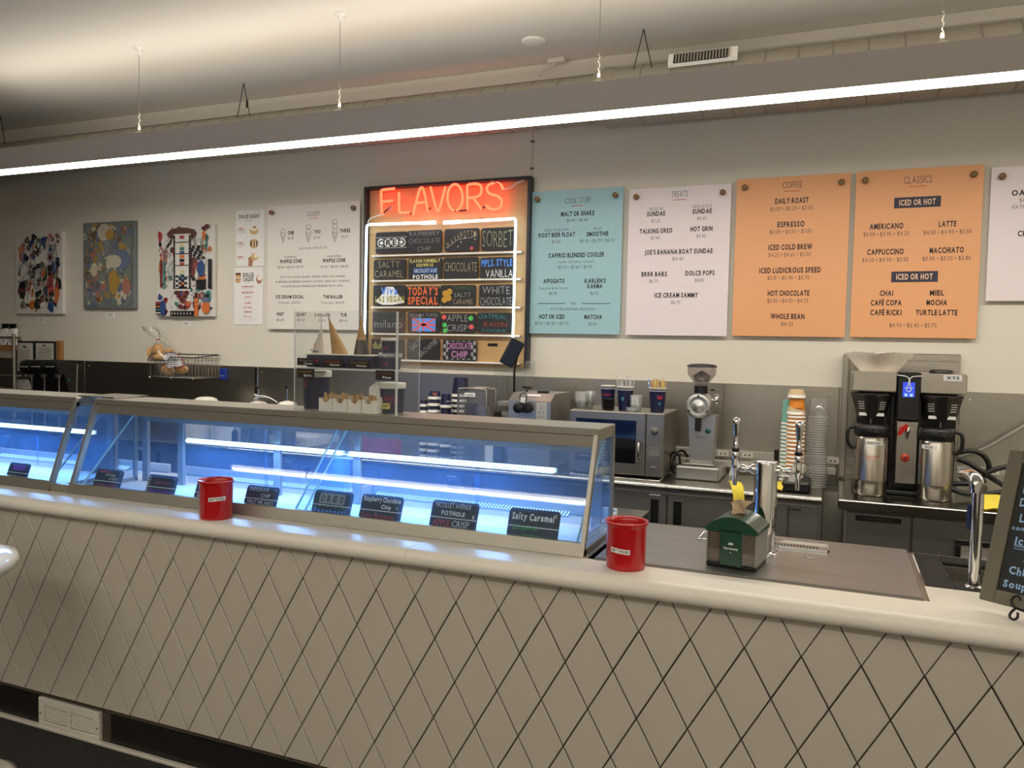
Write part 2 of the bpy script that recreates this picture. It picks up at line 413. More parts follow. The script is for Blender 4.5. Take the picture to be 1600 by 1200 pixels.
# ------------------------------------------------------------------ the bar: tiled front, kick, white top
TY = 2.31; TX0, TX1 = -4.40, 1.35
bar = thing('bar_counter', 'long service counter clad in cream diamond panels', 'counter', (-1.4, 2.5, FL))
obj('carcass', MB().box(-4.42, 1.4, TY+.006, 2.40, .078, .90), GROOVE, bar)
obj('carcass_back', MB().box(-4.42, 1.4, 2.96, 3.0, FL, .88), STEELD, bar)
obj('kick_panel', MB().box(-4.42, -3.112, TY+.012, TY+.03, FL, .078), mat('black_kick', (30, 28, 27), .35, var=.3, scale=6), bar)
obj('kick_panel', MB().box(-2.695, 1.4, TY+.012, TY+.03, FL, .078), MATS['black_kick'], bar)
obj('lower_edge', MB().box(-4.42, 1.4, TY-.001, TY+.03, .070, .0775), mat('dark_edge', (70, 62, 54), .5), bar)
obj('drip_shadow_rail', MB().box(-4.42, 1.4, TY+.002, TY+.02, .86, .885), TILEM, bar)
ZR = [.752-.1345*k for k in range(-2, 7)]
def clip(poly, z, keep_above):
    out = []
    for i in range(len(poly)):
        a, b = poly[i-1], poly[i]; ia = (a[1] >= z) == keep_above; ib = (b[1] >= z) == keep_above
        if ia != ib:
            t_ = (z-a[1])/(b[1]-a[1]); out.append((a[0]+(b[0]-a[0])*t_, z))
        if ib: out.append(b)
    return out
def tile_mesh(poly, cx, cz):
    n = len(poly); g = .0021; vs = []
    def inset(p, d):
        l = math.hypot(p[0]-cx, p[1]-cz) or 1; return (p[0]+(cx-p[0])/l*d, p[1]+(cz-p[1])/l*d)
    # edge-parallel inset by scaling about the centre
    def sc(p, d):
        k = 1-d/.0666; return (cx+(p[0]-cx)*k, cz+(p[1]-cz)*k)
    o1 = [sc(p, g) for p in poly]; o2 = [sc(p, g+.0022) for p in poly]
    vs = [(x, TY+.006, z) for x, z in o1]+[(x, TY+.0015, z) for x, z in o1]+[(x, TY, z) for x, z in o2]
    fs = [tuple(range(2*n, 3*n))]
    for i in range(n):
        j = (i+1) % n; fs += [(i, j, n+j, n+i), (n+i, n+j, 2*n+j, 2*n+i)]
    return vs, fs
full = None
cnt = 0
for row in range(-1, 7):
    cz = .752-.1345*row; off = 0 if row % 2 == 0 else .0765
    n0 = int((TX0+.444)/.153)-1
    for n in range(n0, 14):
        cx = -.444+.153*n+off
        if cx < TX0 or cx > TX1-.05: continue
        poly = [(cx, cz+.1345), (cx-.0765, cz), (cx, cz-.1345), (cx+.0765, cz)]
        whole = cz+.1345 < .862 and cz-.1345 > .075
        if whole and full:
            o = full.copy(); COL.objects.link(o); o.location = full.location+Vector((cx-fc[0], 0, cz-fc[1])); continue
        poly2 = clip(clip(poly, .862, False), .0795, True)
        if len(poly2) < 3 or max(p[1] for p in poly2)-min(p[1] for p in poly2) < .01: continue
        ax = sum(p[0] for p in poly2)/len(poly2); az = sum(p[1] for p in poly2)/len(poly2)
        vs, fs = tile_mesh(poly2, ax, az)
        mb = MB(); mb.add(vs, fs); o = obj('tile', mb, TILEM, bar)
        if whole: full = o; fc = (cx, cz)
# the grille low in the kick
t = thing('floor_register', 'white louvred air register set in the black kick panel', 'vent', (-2.93, TY, FL))
x0, x1, z0, z1 = -3.108, -2.752, FL+.0, .060
WREG = mat('register_enamel', (206, 200, 188), .5, var=.05, scale=12)
mb = MB(); yf = TY-.004
mb.box(x0, x1, yf, yf+.02, z1-.032, z1, .002); mb.box(x0, x1, yf, yf+.02, z0, z0+.034, .002)
xm = (x0+x1)/2
mb.box(x0, x0+.034, yf, yf+.02, z0+.034, z1-.032, .002); mb.box(x1-.03, x1, yf, yf+.02, z0+.034, z1-.032, .002); mb.box(xm-.012, xm+.012, yf, yf+.02, z0+.034, z1-.032, .002)
obj('register_frame', mb, WREG, t)
obj('dark_backing', MB().box(x0+.01, x1-.01, yf+.021, yf+.024, z0+.01, z1-.01), BLACKM, t)
for a, b in ((x0+.036, xm-.014), (xm+.014, x1-.032)):
    for i in range(7):
        zz = z0+.041+i*.0094
        obj('louvre', MB().obox(((a+b)/2, yf+.007, zz), ((b-a)/2, 0, 0), (0, .002, .0018), (0, -.0004, .0010)), WREG, t)
for xx in (x0+.012, x1-.012): obj('screw', MB().lathe((xx, yf, (z0+z1)/2), [(.004, 0), (.003, .002)], 8, (0, -1, 0)), mat('dark_screw', (70, 66, 60), .4, .8), t)
obj('kick_return', MB().box(x1+.006, x1+.05, TY+.008, TY+.03, z0, z1+.012, .002), mat('dark_edge', (70, 62, 54), .5), bar)

# white bullnose top: full depth left of the steel deck cut-out and past it
def top_slab(xa, xb, yb, name):
    prof = []
    r = .030; yc = 2.262+r; zc = .92-r
    for k in range(0, 9):
        a = math.pi/2+math.pi*k/8; prof.append((yc+r*math.cos(a)*1.05, zc+r*math.sin(a)))
    prof = [(yb, .92)]+prof+[(TY+.03, .86), (TY+.03, .895), (yb, .895)]
    mb = MB(); n = len(prof); vs = [(xa, y, z) for y, z in prof]+[(xb, y, z) for y, z in prof]
    mb.add(vs, [tuple(range(n)), tuple(range(2*n-1, n-1, -1))])
    mb.add(vs, [(i, i+n, (i+1) % n+n, (i+1) % n) for i in range(n) if i < 10], True)
    mb.add(vs, [(i, i+n, (i+1) % n+n, (i+1) % n) for i in range(n) if i >= 10])
    return mb
wt = thing('white_countertop', 'long white solid surface bar top with rounded front edge', 'countertop', (-1.4, 2.5, .86))
obj('slab', top_slab(-4.45, -1.3005, 2.43, 's'), SOLID, wt)
obj('slab', top_slab(-1.2995, 1.6, 2.43, 's'), SOLID, wt)
obj('slab', MB().box(.262, 1.6, 2.43, 2.585, .895, .92), SOLID, wt)
obj('slab', MB().box(-4.45, -.74, 2.43, 2.50, .895, .92), SOLID, wt)
# stainless deck
dk = thing('steel_deck', 'brushed stainless deck panel beside the napkin holder and tap tower', 'worktop', (-.25, 2.72, .90))
SCUFF = mat('scuffed_steel', (156, 155, 152), .40, 1., var=.16, scale=6, stretch=(.7, 4, 1))
obj('deck_sheet', MB().box(-.700, .247, 2.432, 3.02, .905, .926, .003), SCUFF, dk)
obj('deck_lip', MB().box(-.700, .247, 2.424, 2.432, .908, .923, .002), STEEL, dk)
obj('well_side', MB().box(.249, .2605, 2.434, 3.02, .80, .916), STEEL, dk)
dt = thing('drip_tray', 'slotted clear drip tray recessed in the steel deck behind the tower', 'tray', (-.1, 2.9, .926))
a0 = atz(1196, 846, .93); a1 = atz(1285, 868, .93)
DX0, DX1, DY0, DY1 = -.19, .0, 2.835, 2.935
mb = MB(); mb.box(DX0, DX1, DY0, DY0+.006, .926, .936, .001); mb.box(DX0, DX1, DY1-.006, DY1, .926, .936, .001); mb.box(DX0, DX0+.006, DY0, DY1, .926, .936, .001); mb.box(DX1-.006, DX1, DY0, DY1, .926, .936, .001)
obj('rim', mb, CHROME, dt)
obj('tray_base', MB().box(DX0+.006, DX1-.006, DY0+.006, DY1-.006, .926, .929), STEEL, dt)
for i in range(14): obj('slot', MB().box(DX0+.012+i*.0105, DX0+.0175+i*.0105, DY0+.02, DY0+.06, .929, .9295), BLACKM, dt)
o = obj('tray_clip', MB().tube([(-.43, 2.82, .93), (-.43, 2.92, .935), (-.38, 2.94, .935), (-.36, 2.84, .93)], .003, 6, True), CHROME); tag(o, 'small bent wire clip on steel deck left of napkin holder', 'clip')
o = obj('drain_cap', MB().lathe((-.06, 2.745, .926), [(.016, 0), (.016, .002), (.010, .003)], 16), STEELD); tag(o, 'small round metal cap in steel deck below the tray', 'cap')
# under-worktop floor so that nothing is see-through
st = thing('rear_work_shelf', 'white dipping cabinet top behind the glass cases', 'cabinet', (-2.3, 2.75, .88))
BLUEW = mat('case_liner_white', (190, 198, 206), .45)
obj('cabinet_top', MB().box(-4.42, -.745, 2.50, 3.03, .895, .925, .002), BLUEW, st)
obj('cabinet_front', MB().box(-4.42, -.74, 3.0, 3.03, FL, .895), STEELD, st)
obj('rear_lip', MB().box(-3.02, -1.93, 3.015, 3.03, .925, .968, .003), BLUEW, st)
obj('rear_lip', MB().box(-1.90, -.78, 3.015, 3.03, .925, .968, .003), BLUEW, st)
obj('rear_lip', MB().box(-4.42, -3.1, 3.015, 3.03, .925, .968, .003), BLUEW, st)
obj('end_lip', MB().box(-.792, -.78, 2.62, 3.015, .925, .955, .003), BLUEW, st)
obj('end_lip', MB().box(-1.93, -1.90, 2.80, 3.03, .925, .968, .003), BLUEW, st)
sh = thing('steel_ledge', 'small folded steel ledge at the rear right end of the glass case', 'ledge', (-.73, 3.1, .92))
obj('ledge_top', MB().box(-.86, -.70, 3.04, 3.24, .920, .926, .001), STEEL, sh)
obj('ledge_skirt', MB().box(-.706, -.70, 3.04, 3.24, .87, .920), BLACKM, sh)
# ------------------------------------------------------------------ glass display cases on the bar
PANE = glass('case_glass', (.93, .97, 1.0), .55, haze=.08, hazecol=(.25, .52, 1.0))  # hazy glass with the blue LED glow put into its tint and haze colour
RPANE = glass('glow_pane_glass', (.90, .95, 1.0), .6, haze=.10, hazecol=(.16, .42, 1.0), rough=.1)  # LED glow put into the haze colour of the added rear panes
EDGE = mat('glass_edge', (170, 210, 216), .15)
LEDM = emis('led_tube', (.45, .74, 1.0), 10)
CASEST = mat('case_steel', (158, 153, 142), .38, .6, var=.08, scale=20, stretch=(1, 10, 10))
FY0, FY1, FZ0, FZ1 = 2.432, 2.583, .958, 1.312          # slanted front
def fy(z): return FY0+.004+(FY1-FY0)*(z-.92)/(1.312-.92)
def case(label, x0, x1, leds, divs, posts):
    t = thing('glass_display_case', label, 'display case', ((x0+x1)/2, 2.61, .92))
    mb = MB(); mb.box(x0, x1, 2.568, 2.790, 1.300, 1.326, .003)
    obj('top_shelf', mb, CASEST, t)
    mb = MB(); mb.box(x0+.002, x1-.002, 2.566, 2.572, 1.262, 1.300)
    obj('fascia', mb, CASEST, t)
    obj('rear_fascia', MB().box(x0+.1, x1-.05, 2.772, 2.786, 1.215, 1.300), mat('fascia_steel', (150, 147, 138), .5, .3), t)
    mb = MB(); mb.prism([(x0, 2.430, .922), (x0, 2.444, .962), (x0, 2.462, .962), (x0, 2.462, .922)], (x1-x0, 0, 0))
    obj('front_rail', mb, CASEST, t)
    obj('sill', MB().box(x0, x1, 2.432, 2.50, .9205, .928), CASEST, t)
    # front panes between dividers
    cuts = [x0+.014]+divs+[x1-.014]
    for a, b in zip(cuts[:-1], cuts[1:]):
        z0, z1 = .958, 1.306
        q = [(a+.003, fy(z0), z0), (b-.003, fy(z0), z0), (b-.003, fy(z1), z1), (a+.003, fy(z1), z1)]
        p = obj('front_pane', MB().prism(q, (0, .005, .002)), PANE, t)
        obj('pane_edge', MB().obox(((a+b)/2, fy(z1)-.012, z1-.036), ((b-a)/2-.004, 0, 0), (0, .002, .0005), (0, 0, .0016)), EDGE, p)
    for a, b in zip([x0+.02]+[d+.02 for d in divs], [d-.02 for d in divs]+[x1-.02]):
        m_ = (a+b)/2; a_ = a if x0 < -4 or a > -2.5 else -2.78
        obj('added_glow_pane', MB().box(a_, (a_+b)/2+.02, 2.812, 2.816, .935, 1.262), RPANE, t); obj('added_glow_pane', MB().box((a_+b)/2, b, 2.820, 2.824, .935, 1.262), RPANE, t)  # panes added behind the LED tube to spread its blue glow
    # end frames: slanted stile, rear stile, bottom and top rails around a glass side
    for sx, e in ((1, x0), (-1, x1)):
        w_ = .014*sx
        f = MB()
        f.prism([(e, FY0-.006, .922), (e, FY0+.020, .922), (e, FY1+.006, 1.306), (e, FY1-.020, 1.306)], (w_, 0, 0))
        f.box(e, e+w_, 2.776, 2.792, .922, 1.302); f.box(e, e+w_, 2.44, 2.79, .922, .942)
        f.box(e, e+w_, 2.57, 2.79, 1.284, 1.302)
        p = obj('end_frame', f, CASEST, t)
        q = [(e+w_*.4, 2.452, .942), (e+w_*.4, 2.776, .942), (e+w_*.4, 2.776, 1.284), (e+w_*.4, 2.585, 1.284)]
        obj('side_pane', MB().prism(q, (.004*sx, 0, 0)), PANE, t)
    for d in divs+[x0+.05, x1-.035]:
        for k in ((-.022, .022) if d in divs else (0,)):
            q = [(d+k, 2.462, .958), (d+k, 2.776, .958), (d+k, 2.776, 1.262), (d+k, 2.752, 1.262)]
            p = obj('divider_pane', MB().prism(q, (.005, 0, 0)), PANE, t)
            obj('pane_edge', MB().prism([(d+k-.001, 2.458, .958), (d+k-.001, 2.467, .958), (d+k-.001, 2.757, 1.262), (d+k-.001, 2.748, 1.262)], (.006, 0, 0)), EDGE, p)
    for d in posts:
        obj('post', MB().box(d-.018, d+.018, 2.790, 2.808, .926, 1.30, .002), mat('post_steel', (150, 156, 162), .4, .7), t)
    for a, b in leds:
        l = obj('led_strip', MB().lathe((a, 2.768, 1.139), [(.0095, 0), (.0095, b-a)], 10, (1, 0, 0)), LEDM, t)
        mb = MB(); n = int((b-a)/.0125)
        for i in range(n):
            xx = a+(i+.5)*(b-a)/n; mb.quad(xx-.0018, xx+.0018, 1.130, 1.148, 2.758)
        obj('led_gap', mb, mat('led_gap', (120, 150, 190), .5), l)
        obj('led_channel', MB().box(a-.01, b+.01, 2.778, 2.786, 1.129, 1.149), CASEST, l)
        # the LED's reflection at the back of the work surface, built as glowing dashes
        l2 = obj('led_reflection', MB().box(a, b, 2.962, 2.985, .926, .930), mat('reflection_base', (150, 170, 190), .4), t)
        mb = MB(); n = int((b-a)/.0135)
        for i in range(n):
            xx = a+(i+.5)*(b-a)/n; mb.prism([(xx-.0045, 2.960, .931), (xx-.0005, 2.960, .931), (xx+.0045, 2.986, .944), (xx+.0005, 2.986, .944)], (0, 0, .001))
        obj('reflection_dashes', mb, emis('reflection_dash', (.55, .85, 1.0), 2.4), l2)
        area('case_led_light', ((a+b)/2, 2.745, 1.139), b-a, .012, 7*(b-a), (.22, .50, 1.0), (math.radians(-20), 0, 0)).parent = None
    return t
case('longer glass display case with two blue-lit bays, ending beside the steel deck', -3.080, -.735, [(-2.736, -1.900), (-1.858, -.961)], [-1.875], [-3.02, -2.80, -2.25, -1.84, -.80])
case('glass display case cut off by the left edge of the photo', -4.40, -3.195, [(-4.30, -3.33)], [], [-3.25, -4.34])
o = obj('case_infill', MB().box(-3.193, -3.082, 2.434, 2.46, .922, .955, .002), CASEST); tag(o, 'small steel infill strip between the two glass cases at counter level', 'strip')
o = obj('case_bridge_strip', MB().box(-3.22, -3.0, 2.60, 2.80, 1.328, 1.333, .001), CHROME); tag(o, 'thin bright metal strip bridging the tops of the two glass cases', 'strip')

# flavour cards leaning inside the front glass
CARD = mat('chalk_card', (34, 33, 36), .6)
def chalk(name, rgb): return mat('chalk_'+name, rgb, .8)
CW, CP_, CV, CB, CG, CR, CGY, CYL, CO = [chalk(n, c) for n, c in (('white', (232, 232, 230)), ('pink', (214, 92, 150)), ('violet', (120, 60, 190)), ('blue', (90, 150, 240)), ('green', (80, 190, 90)), ('red', (222, 90, 90)), ('grey', (150, 152, 152)), ('yellow', (214, 204, 120)), ('orange', (226, 110, 60)))]
sl = Vector((0, FY1-FY0, 1.312-.92)).normalized()
def rrect(c, w_, h, r, X, Z, n=4):
    pts = []
    for (sx, sz, a0_) in ((1, 1, 0), (-1, 1, 90), (-1, -1, 180), (1, -1, 270)):
        for i in range(n+1):
            a = math.radians(a0_+90*i/n); pts.append(c+X*(sx*(w_/2-r)+r*math.cos(a))+Z*(sz*(h/2-r)+r*math.sin(a)))
    return pts
def case_card(px0, px1, pyt, label, lines, deco=None):
    c = at((px0+px1)/2, pyt+2, 2.51); wd = (px1-px0)*mpp(c)*1.03; hh = wd*.66
    X = Vector((1, 0, 0)); nrm = Vector((0, -sl.z, sl.y))
    # top edge on the pixel row, standing on the sill behind the rail
    ztop = .932+hh*sl.z; c0 = Vector((c.x, fy(.932)+.016, .932))+sl*(hh/2)
    t = thing('flavor_card', label, 'sign', (c.x, fy(.932)+.016, .932))
    obj('card_board', MB().prism(rrect(c0, wd, hh, .012, X, sl), -nrm*.003), CARD, t)
    obj('divider_line', MB().prism(rrect(c0+nrm*.0004, wd*.98, .0028, .001, X, sl, 1), nrm*.0006), CW, t)
    mb = MB()
    for (s_, u, v, w_, h_, m_, k_) in lines:
        mb.use(m_); mb.text(s_, c0+nrm*.0012+X*(u*wd)+sl*(v*hh), w_*wd, h_*hh, k_, X, sl, 0, .03)
    if deco: deco(mb, c0+nrm*.001, X, sl, wd, hh)
    obj('chalk_lettering', mb, None, t); return t
def blob(mb, c, X, Z, rx, rz, n=14):
    mb.add([c+X*(rx*math.cos(6.283*i/n))+Z*(rz*math.sin(6.283*i/n)) for i in range(n)], [tuple(range(n))])
case_card(151, 206, 737, 'black card reading ORANGE SORBET and Strawberry Sorbet inside the glass', [('CRANBERRY', -.2, .40, .45, .10, CR, 'r'), ('ORANGE', .05, .27, .35, .11, CW, 'r'), ('SORBET', .2, .12, .35, .10, CW, 'r'), ('Strawberry Sorbet', 0, -.14, .82, .12, CP_, 'r'), ('K', .42, .38, .04, .07, CW, 'r')])
def d2(mb, c, X, Z, w_, h): 
    mb.use(CW)
    for i in range(9): blob(mb, c+X*(-w_*.44)+Z*(h*(.36-.09*i)), X, Z, .004, .0028, 6)
case_card(233, 290, 743, 'black card reading Lemon Oreo above violet lettering inside the glass', [('Lemon Oreo', .02, .2, .55, .14, CP_, 'r'), ('Black Raspberry', .05, -.15, .8, .15, CV, 'b'), ('K', .42, .38, .04, .07, CW, 'r')], d2)
case_card(309, 366, 750, 'black card with silvery script mostly hidden behind the left red crock', [('Coffee', .0, .22, .5, .16, CW, 'r'), ('Ricki', -.2, -.14, .4, .15, CW, 'r')])
case_card(387, 447, 758, 'black card reading CHOCOLATE CHIP and MINT MILANO', [('CHOCOLATE', -.12, .36, .6, .13, CW, 'r'), ('CHIP', .12, .14, .3, .14, CW, 'r'), ('MINT MILANO', 0, -.14, .8, .16, CW, 'r'), ('K', .40, .38, .04, .07, CW, 'r')])
def d4(mb, c, X, Z, w_, h):
    mb.use(CGY); mb.add(rrect(c+X*(-.02*w_)+Z*(.22*h), w_*.66, h*.34, .008, X, Z), [tuple(range(20))])
    mb.use(CG)
    for u, v in ((-.3, -.05), (-.1, -.04), (.1, -.05), (.3, -.06), (.38, -.2), (-.4, -.2)): blob(mb, c+X*(u*w_)+Z*(v*h), X, Z, .003, .003, 5)
    for i, ch in enumerate('OREO'):
        mb.use(INK); mb.text(ch, c+X*((-.26+.16*i)*w_)+Z*(.22*h)-Vector((0, .0006, 0)), .1*w_, .2*h, 'b', X, Z)
case_card(492, 561, 768, 'black card reading OREO in white and Pavarotti in blue', [('Pavarotti', -.03, -.2, .84, .2, CB, 'b')], d4)
case_card(566, 638, 778, 'black card reading Raspberry Chocolate Chip and Salty Brownie', [('Raspberry Chocolate', 0, .36, .88, .15, CW, 'b'), ('Chip', .12, .14, .24, .12, CW, 'b'), ('Salty Brownie', -.05, -.16, .78, .15, CR, 'r'), ('K', .38, .13, .05, .08, CW, 'r')])
case_card(676, 754, 788, 'black card reading NICOLLET AVENUE POTHOLE and APPLE CRISP', [('NICOLLET AVENUE', -.04, .37, .76, .14, CW, 'r'), ('POTHOLE', -.02, .14, .5, .12, CW, 'b'), ('APPLE', -.24, -.15, .36, .18, CR, 'r'), ('CRISP', .17, -.15, .36, .18, CW, 'r'), ('K', .42, .1, .05, .1, CW, 'b')])
case_card(797, 879, 802, 'black card reading Salty Caramel and green Jalapeno', [('Salty Caramel', -.02, .28, .82, .18, CW, 'b'), ('Jalapeño'.replace('ñ', 'n'), -.15, -.02, .5, .13, CG, 'r'), ('Cornbread', .0, -.24, .4, .11, CG, 'r'), ('K', .43, .36, .05, .12, CW, 'r')])
case_card(-45, 9, 716, 'black card half cut off at the left edge of the photo', [('BLACK', .1, .22, .7, .18, CW, 'r'), ('CHERRY', .1, -.15, .7, .15, CW, 'r')])
case_card(17, 62, 719, 'black card with violet patch in the left glass case', [('Milk', -.2, -.2, .5, .16, CW, 'r')], lambda mb, c, X, Z, w_, h: (mb.use(CV), mb.add(rrect(c+Z*(.26*h), w_*.6, h*.26, .008, X, Z), [tuple(range(20))])))

# ------------------------------------------------------------------ red crocks
def crock(x, y, label, la):
    t = thing('red_crock', label, 'crock', (x, y, .92))
    pr = [(.056, .0), (.0595, .004), (.0600, .012), (.0615, .128), (.0625, .134), (.067, .140), (.068, .145), (.0655, .148), (.0595, .143), (.057, .134), (.0555, .012), (.001, .008)]
    obj('crock_body', MB().lathe((x, y, .92), pr, 40, cap1=False), RED, t)
    # a curved paper label
    r = .0618; n = 10; vs = []; a0_ = math.radians(la[0]); a1_ = math.radians(la[1]); z = la[2]
    for i in range(n+1):
        a = a0_+(a1_-a0_)*i/n; zt = z-.004*(i/n)*la[3]
        vs += [(x+r*math.cos(a), y+r*math.sin(a), zt-.0075), (x+r*math.cos(a), y+r*math.sin(a), zt+.0075)]
    mb = MB().add(vs, [(2*i, 2*i+2, 2*i+3, 2*i+1) for i in range(n)], True)
    lb = obj('label_strip', mb, PAPER, t)
    st = 'DIRTY SPOONS'; mb = MB(); am = (a0_+a1_)/2; hw = (a1_-a0_)*r/2*.88
    tmp = MB().text(st, (0, 0, 0), 2*hw, .0075, 'b')
    vs = [(x+(r+.0004)*math.cos(am+v.x/r), y+(r+.0004)*math.sin(am+v.x/r), z-.004*la[3]*(.5+v.x/(2*hw)*.88)+v.z) for v in tmp.v]
    mb.add(vs, tmp.f); obj('label_text', mb, INK, lb)
crock(-.585, 2.388, 'red crock labelled DIRTY SPOONS on the white bar by the steel deck', (-124, -65, .985, 1.0))
crock(-2.180, 2.352, 'red crock labelled DIRTY SPOONS in front of the glass case', (-74, -15, 1.0, -1.0))

# ------------------------------------------------------------------ napkin dispenser
nd = thing('napkin_dispenser', 'green and clear napkin dispenser with a napkin pulled out of its top', 'napkin dispenser', (-.265, 2.56, .926))
GREEN = mat('dark_green_plastic', (18, 62, 44), .3, coat=.3)
SMOKE = glass('smoked_clear', (.62, .60, .55), 1.2, haze=.10)
NAPK = mat('kraft_napkin', (206, 180, 148), .8, var=.08, scale=40)
Rn = Matrix.Translation((-.272, 2.575, .926)) @ Matrix.Rotation(math.radians(-8), 4, 'Z')
def N(mb): mb.M = Rn; return mb
hw, hd, hh = .078, .074, .125
obj('base', N(MB()).box(-hw, hw, -hd, hd, 0, .012, .004), BLACK, nd)
obj('front_window', N(MB()).box(-hw+.002, hw-.002, -hd+.001, -hd+.004, .012, hh), SMOKE, nd)
obj('rear_window', N(MB()).box(-hw+.002, hw-.002, hd-.004, hd-.001, .012, hh), SMOKE, nd)
sd = mat('dispenser_side', (140, 138, 130), .35, .3)
obj('side_panel', N(MB()).box(-hw, -hw+.005, -hd, hd, .012, hh, .001), sd, nd)
obj('side_panel', N(MB()).box(hw-.005, hw, -hd, hd, .012, hh, .001), sd, nd)
obj('front_panel', N(MB()).box(-.034, .034, -hd-.004, -hd+.001, .006, hh-.004, .003), GREEN, nd)
mb = N(MB()).use(GREEN); pts = []
for k in range(13):
    a = math.pi*k/12; pts.append((-hw-.003+(2*hw+.006)*k/12, -hd-.004, hh-.004+.038*math.sin(a)**.8))
mb.prism([(hw+.003, -hd-.004, hh-.014), (-hw-.003, -hd-.004, hh-.014)]+pts, (0, 2*hd+.008, 0)); obj('lid', mb, None, nd)
obj('lid_slot', N(MB()).lathe((0, 0, hh+.030), [(.026, 0), (.026, .005)], 18, sy=.6), BLACK, nd)
for s_ in (-1, 1):
    mb = N(MB())
    for i in range(14): mb.box(s_*.038, s_*.072, -hd+.008, hd-.008, .016+i*.0075, .016+i*.0075+.0055, .001)
    obj('napkin_stack', mb, NAPK, nd)
for s_ in (-1,):
    obj('side_screw', N(MB()).lathe((-hw, -.02, hh-.02), [(.006, 0), (.006, .01), (.003, .013)], 10, (-1, 0, .3)), CHROME, nd)
mb = N(MB()).use(chalk('white', 0)); lg = -hd-.0046
mb.text('Xpressnap', (0, lg, .062), .044, .0065, 'b'); mb.text('o', (0, lg, .050), .004, .004, 'b')
for i in range(3): mb.prism([(-.008+i*.0055, lg, .073), (-.004+i*.0055, lg, .073), (-.002+i*.0045, lg, .080), (-.005+i*.0045, lg, .080)], (0, -.0003, 0))
obj('printed_logo', mb, None, nd)
mb = N(MB()); vs = []; nn = 8
for j in range(nn+1):
    v = j/nn
    for i in range(5):
        u = i/4-.5; wd = .022+.032*v
        vs.append((u*wd*1.3+.015*v+.006*math.sin(5*v+u*3), -.010+.012*math.sin(u*6+v*4)-.012*v, hh+.022+.062*v+.012*u*v-.010*v*v*abs(u)*2))
mb.add(vs, [(j*5+i, j*5+i+1, j*5+i+6, j*5+i+5) for j in range(nn) for i in range(4)], True)
o = obj('paper_napkin', mb, NAPK); tag(o, 'brown paper napkin sticking up out of the green dispenser', 'napkin')

# ------------------------------------------------------------------ chrome tap tower
tw = thing('tap_tower', 'polished chrome tower with two beer-style taps on the steel deck', 'tap tower', (-.205, 2.735, .926))
bx, by = -.205, 2.745
obj('column', MB().lathe((bx, by, .926), [(.0375, 0), (.0375, .305), (.036, .309), (.0005, .310)], 40), CHROME, tw)
obj('base_flange', MB().lathe((bx, by, .926), [(.052, 0), (.052, .005), (.046, .009), (.0378, .012)], 32, cap1=False), CHROME, tw)
for s_ in (-1, 1):
    f = obj('shank', MB().lathe((bx+s_*.034, by, 1.205), [(.016, 0), (.018, .004), (.018, .012), (.010, .016), (.010, .030), (.014, .034), (.014, .046), (.008, .050), (.008, .062)], 16, (s_, 0, 0)), CHROME, tw)
    tx = bx+s_*.100
    mb = MB().lathe((tx, by, 1.145), [(.0065, 0), (.008, .012), (.0075, .045), (.012, .055), (.013, .080), (.009, .090), (.011, .096), (.0115, .110), (.008, .116)], 16); obj('faucet', mb, CHROME, tw)
    obj('collar', MB().cyl((tx, by, 1.261), .0125, .010, 16), BLACK, tw)
    obj('tap_handle', MB().lathe((tx, by, 1.271), [(.009, 0), (.010, .018), (.0065, .026), (.009, .045), (.0135, .086), (.0135, .094), (.010, .101), (.004, .104)], 20), CHROME, tw)

# ------------------------------------------------------------------ back counters
bc = thing('back_counter', 'long stainless back counter with black door pulls behind the bar', 'cabinet', (-4, 4.4, FL))
BX0, BX1, BY = -8.2, -.045, 4.195
obj('counter_body', MB().box(BX0, BX1-.01, BY+.03, WY-.02, FL+.1, .842), STEELD, bc)
obj('counter_top', MB().box(BX0, BX1, BY+.004, WY-.014, .845, .880, .003), STEEL, bc)
obj('front_nosing', MB().lathe((BX0, BY+.005, .862), [(.018, 0), (.018, BX1-BX0)], 14, (1, 0, 0)), mat('nosing_steel', (205, 202, 194), .16, 1.), bc)
obj('end_panel', MB().box(BX1-.012, BX1, BY+.03, WY-.02, FL, .842), STEELD, bc)
obj('toe_kick', MB().box(BX0, BX1, BY+.08, BY+.10, FL, FL+.1), BLACKM, bc)
DOORM = mat('door_steel', (150, 147, 140), .38, .85, var=.05, scale=8, stretch=(9, 9, .8))
edges = [-6.6, -5.9, -5.2, -4.5, -3.9, -3.22, -2.6, -2.02, -1.38, at(1041, 800, BY).x, -.20]
pull = [at(1022, 800, BY).x, at(1058, 803, BY).x]
for i in range(len(edges)-1):
    a, b = edges[i]+.004, edges[i+1]-.004
    if i == len(edges)-2: b += 0
    d = obj('door', MB().box(a, b, BY+.008, BY+.028, FL+.12, .822, .003), DOORM, bc)
    hx = (b-.075) if i % 2 == 0 else (a+.075)
    if i == len(edges)-3: hx = pull[0]
    if i == len(edges)-2: hx = pull[1]
    obj('recess_pull', MB().box(hx-.022, hx+.022, BY+.003, BY+.010, .665, .795, .002), BLACK, d)
    if i % 2 == 0: obj('maker_plate', MB().box(hx-.03, hx+.03, BY+.004, BY+.009, .812, .820), PAPER, d)
obj('filler_panel', MB().box(-.195, BX1-.01, BY+.012, BY+.028, FL+.12, .822, .002), DOORM, bc)
obj('hinge', MB().box(-.20, -.14, BY+.002, BY+.012, .800, .812, .002), mat('hinge_grey', (90, 88, 84), .4, .7), bc)
mb = MB().tube([(-1.35, 3.99, .80), (-.3, 3.99, .80)], .002, 5)
rc = thing('coffee_counter', 'thick edged stainless counter under the coffee brewer', 'cabinet', (1, 4.5, FL))
CX0 = .03; CY = 4.11
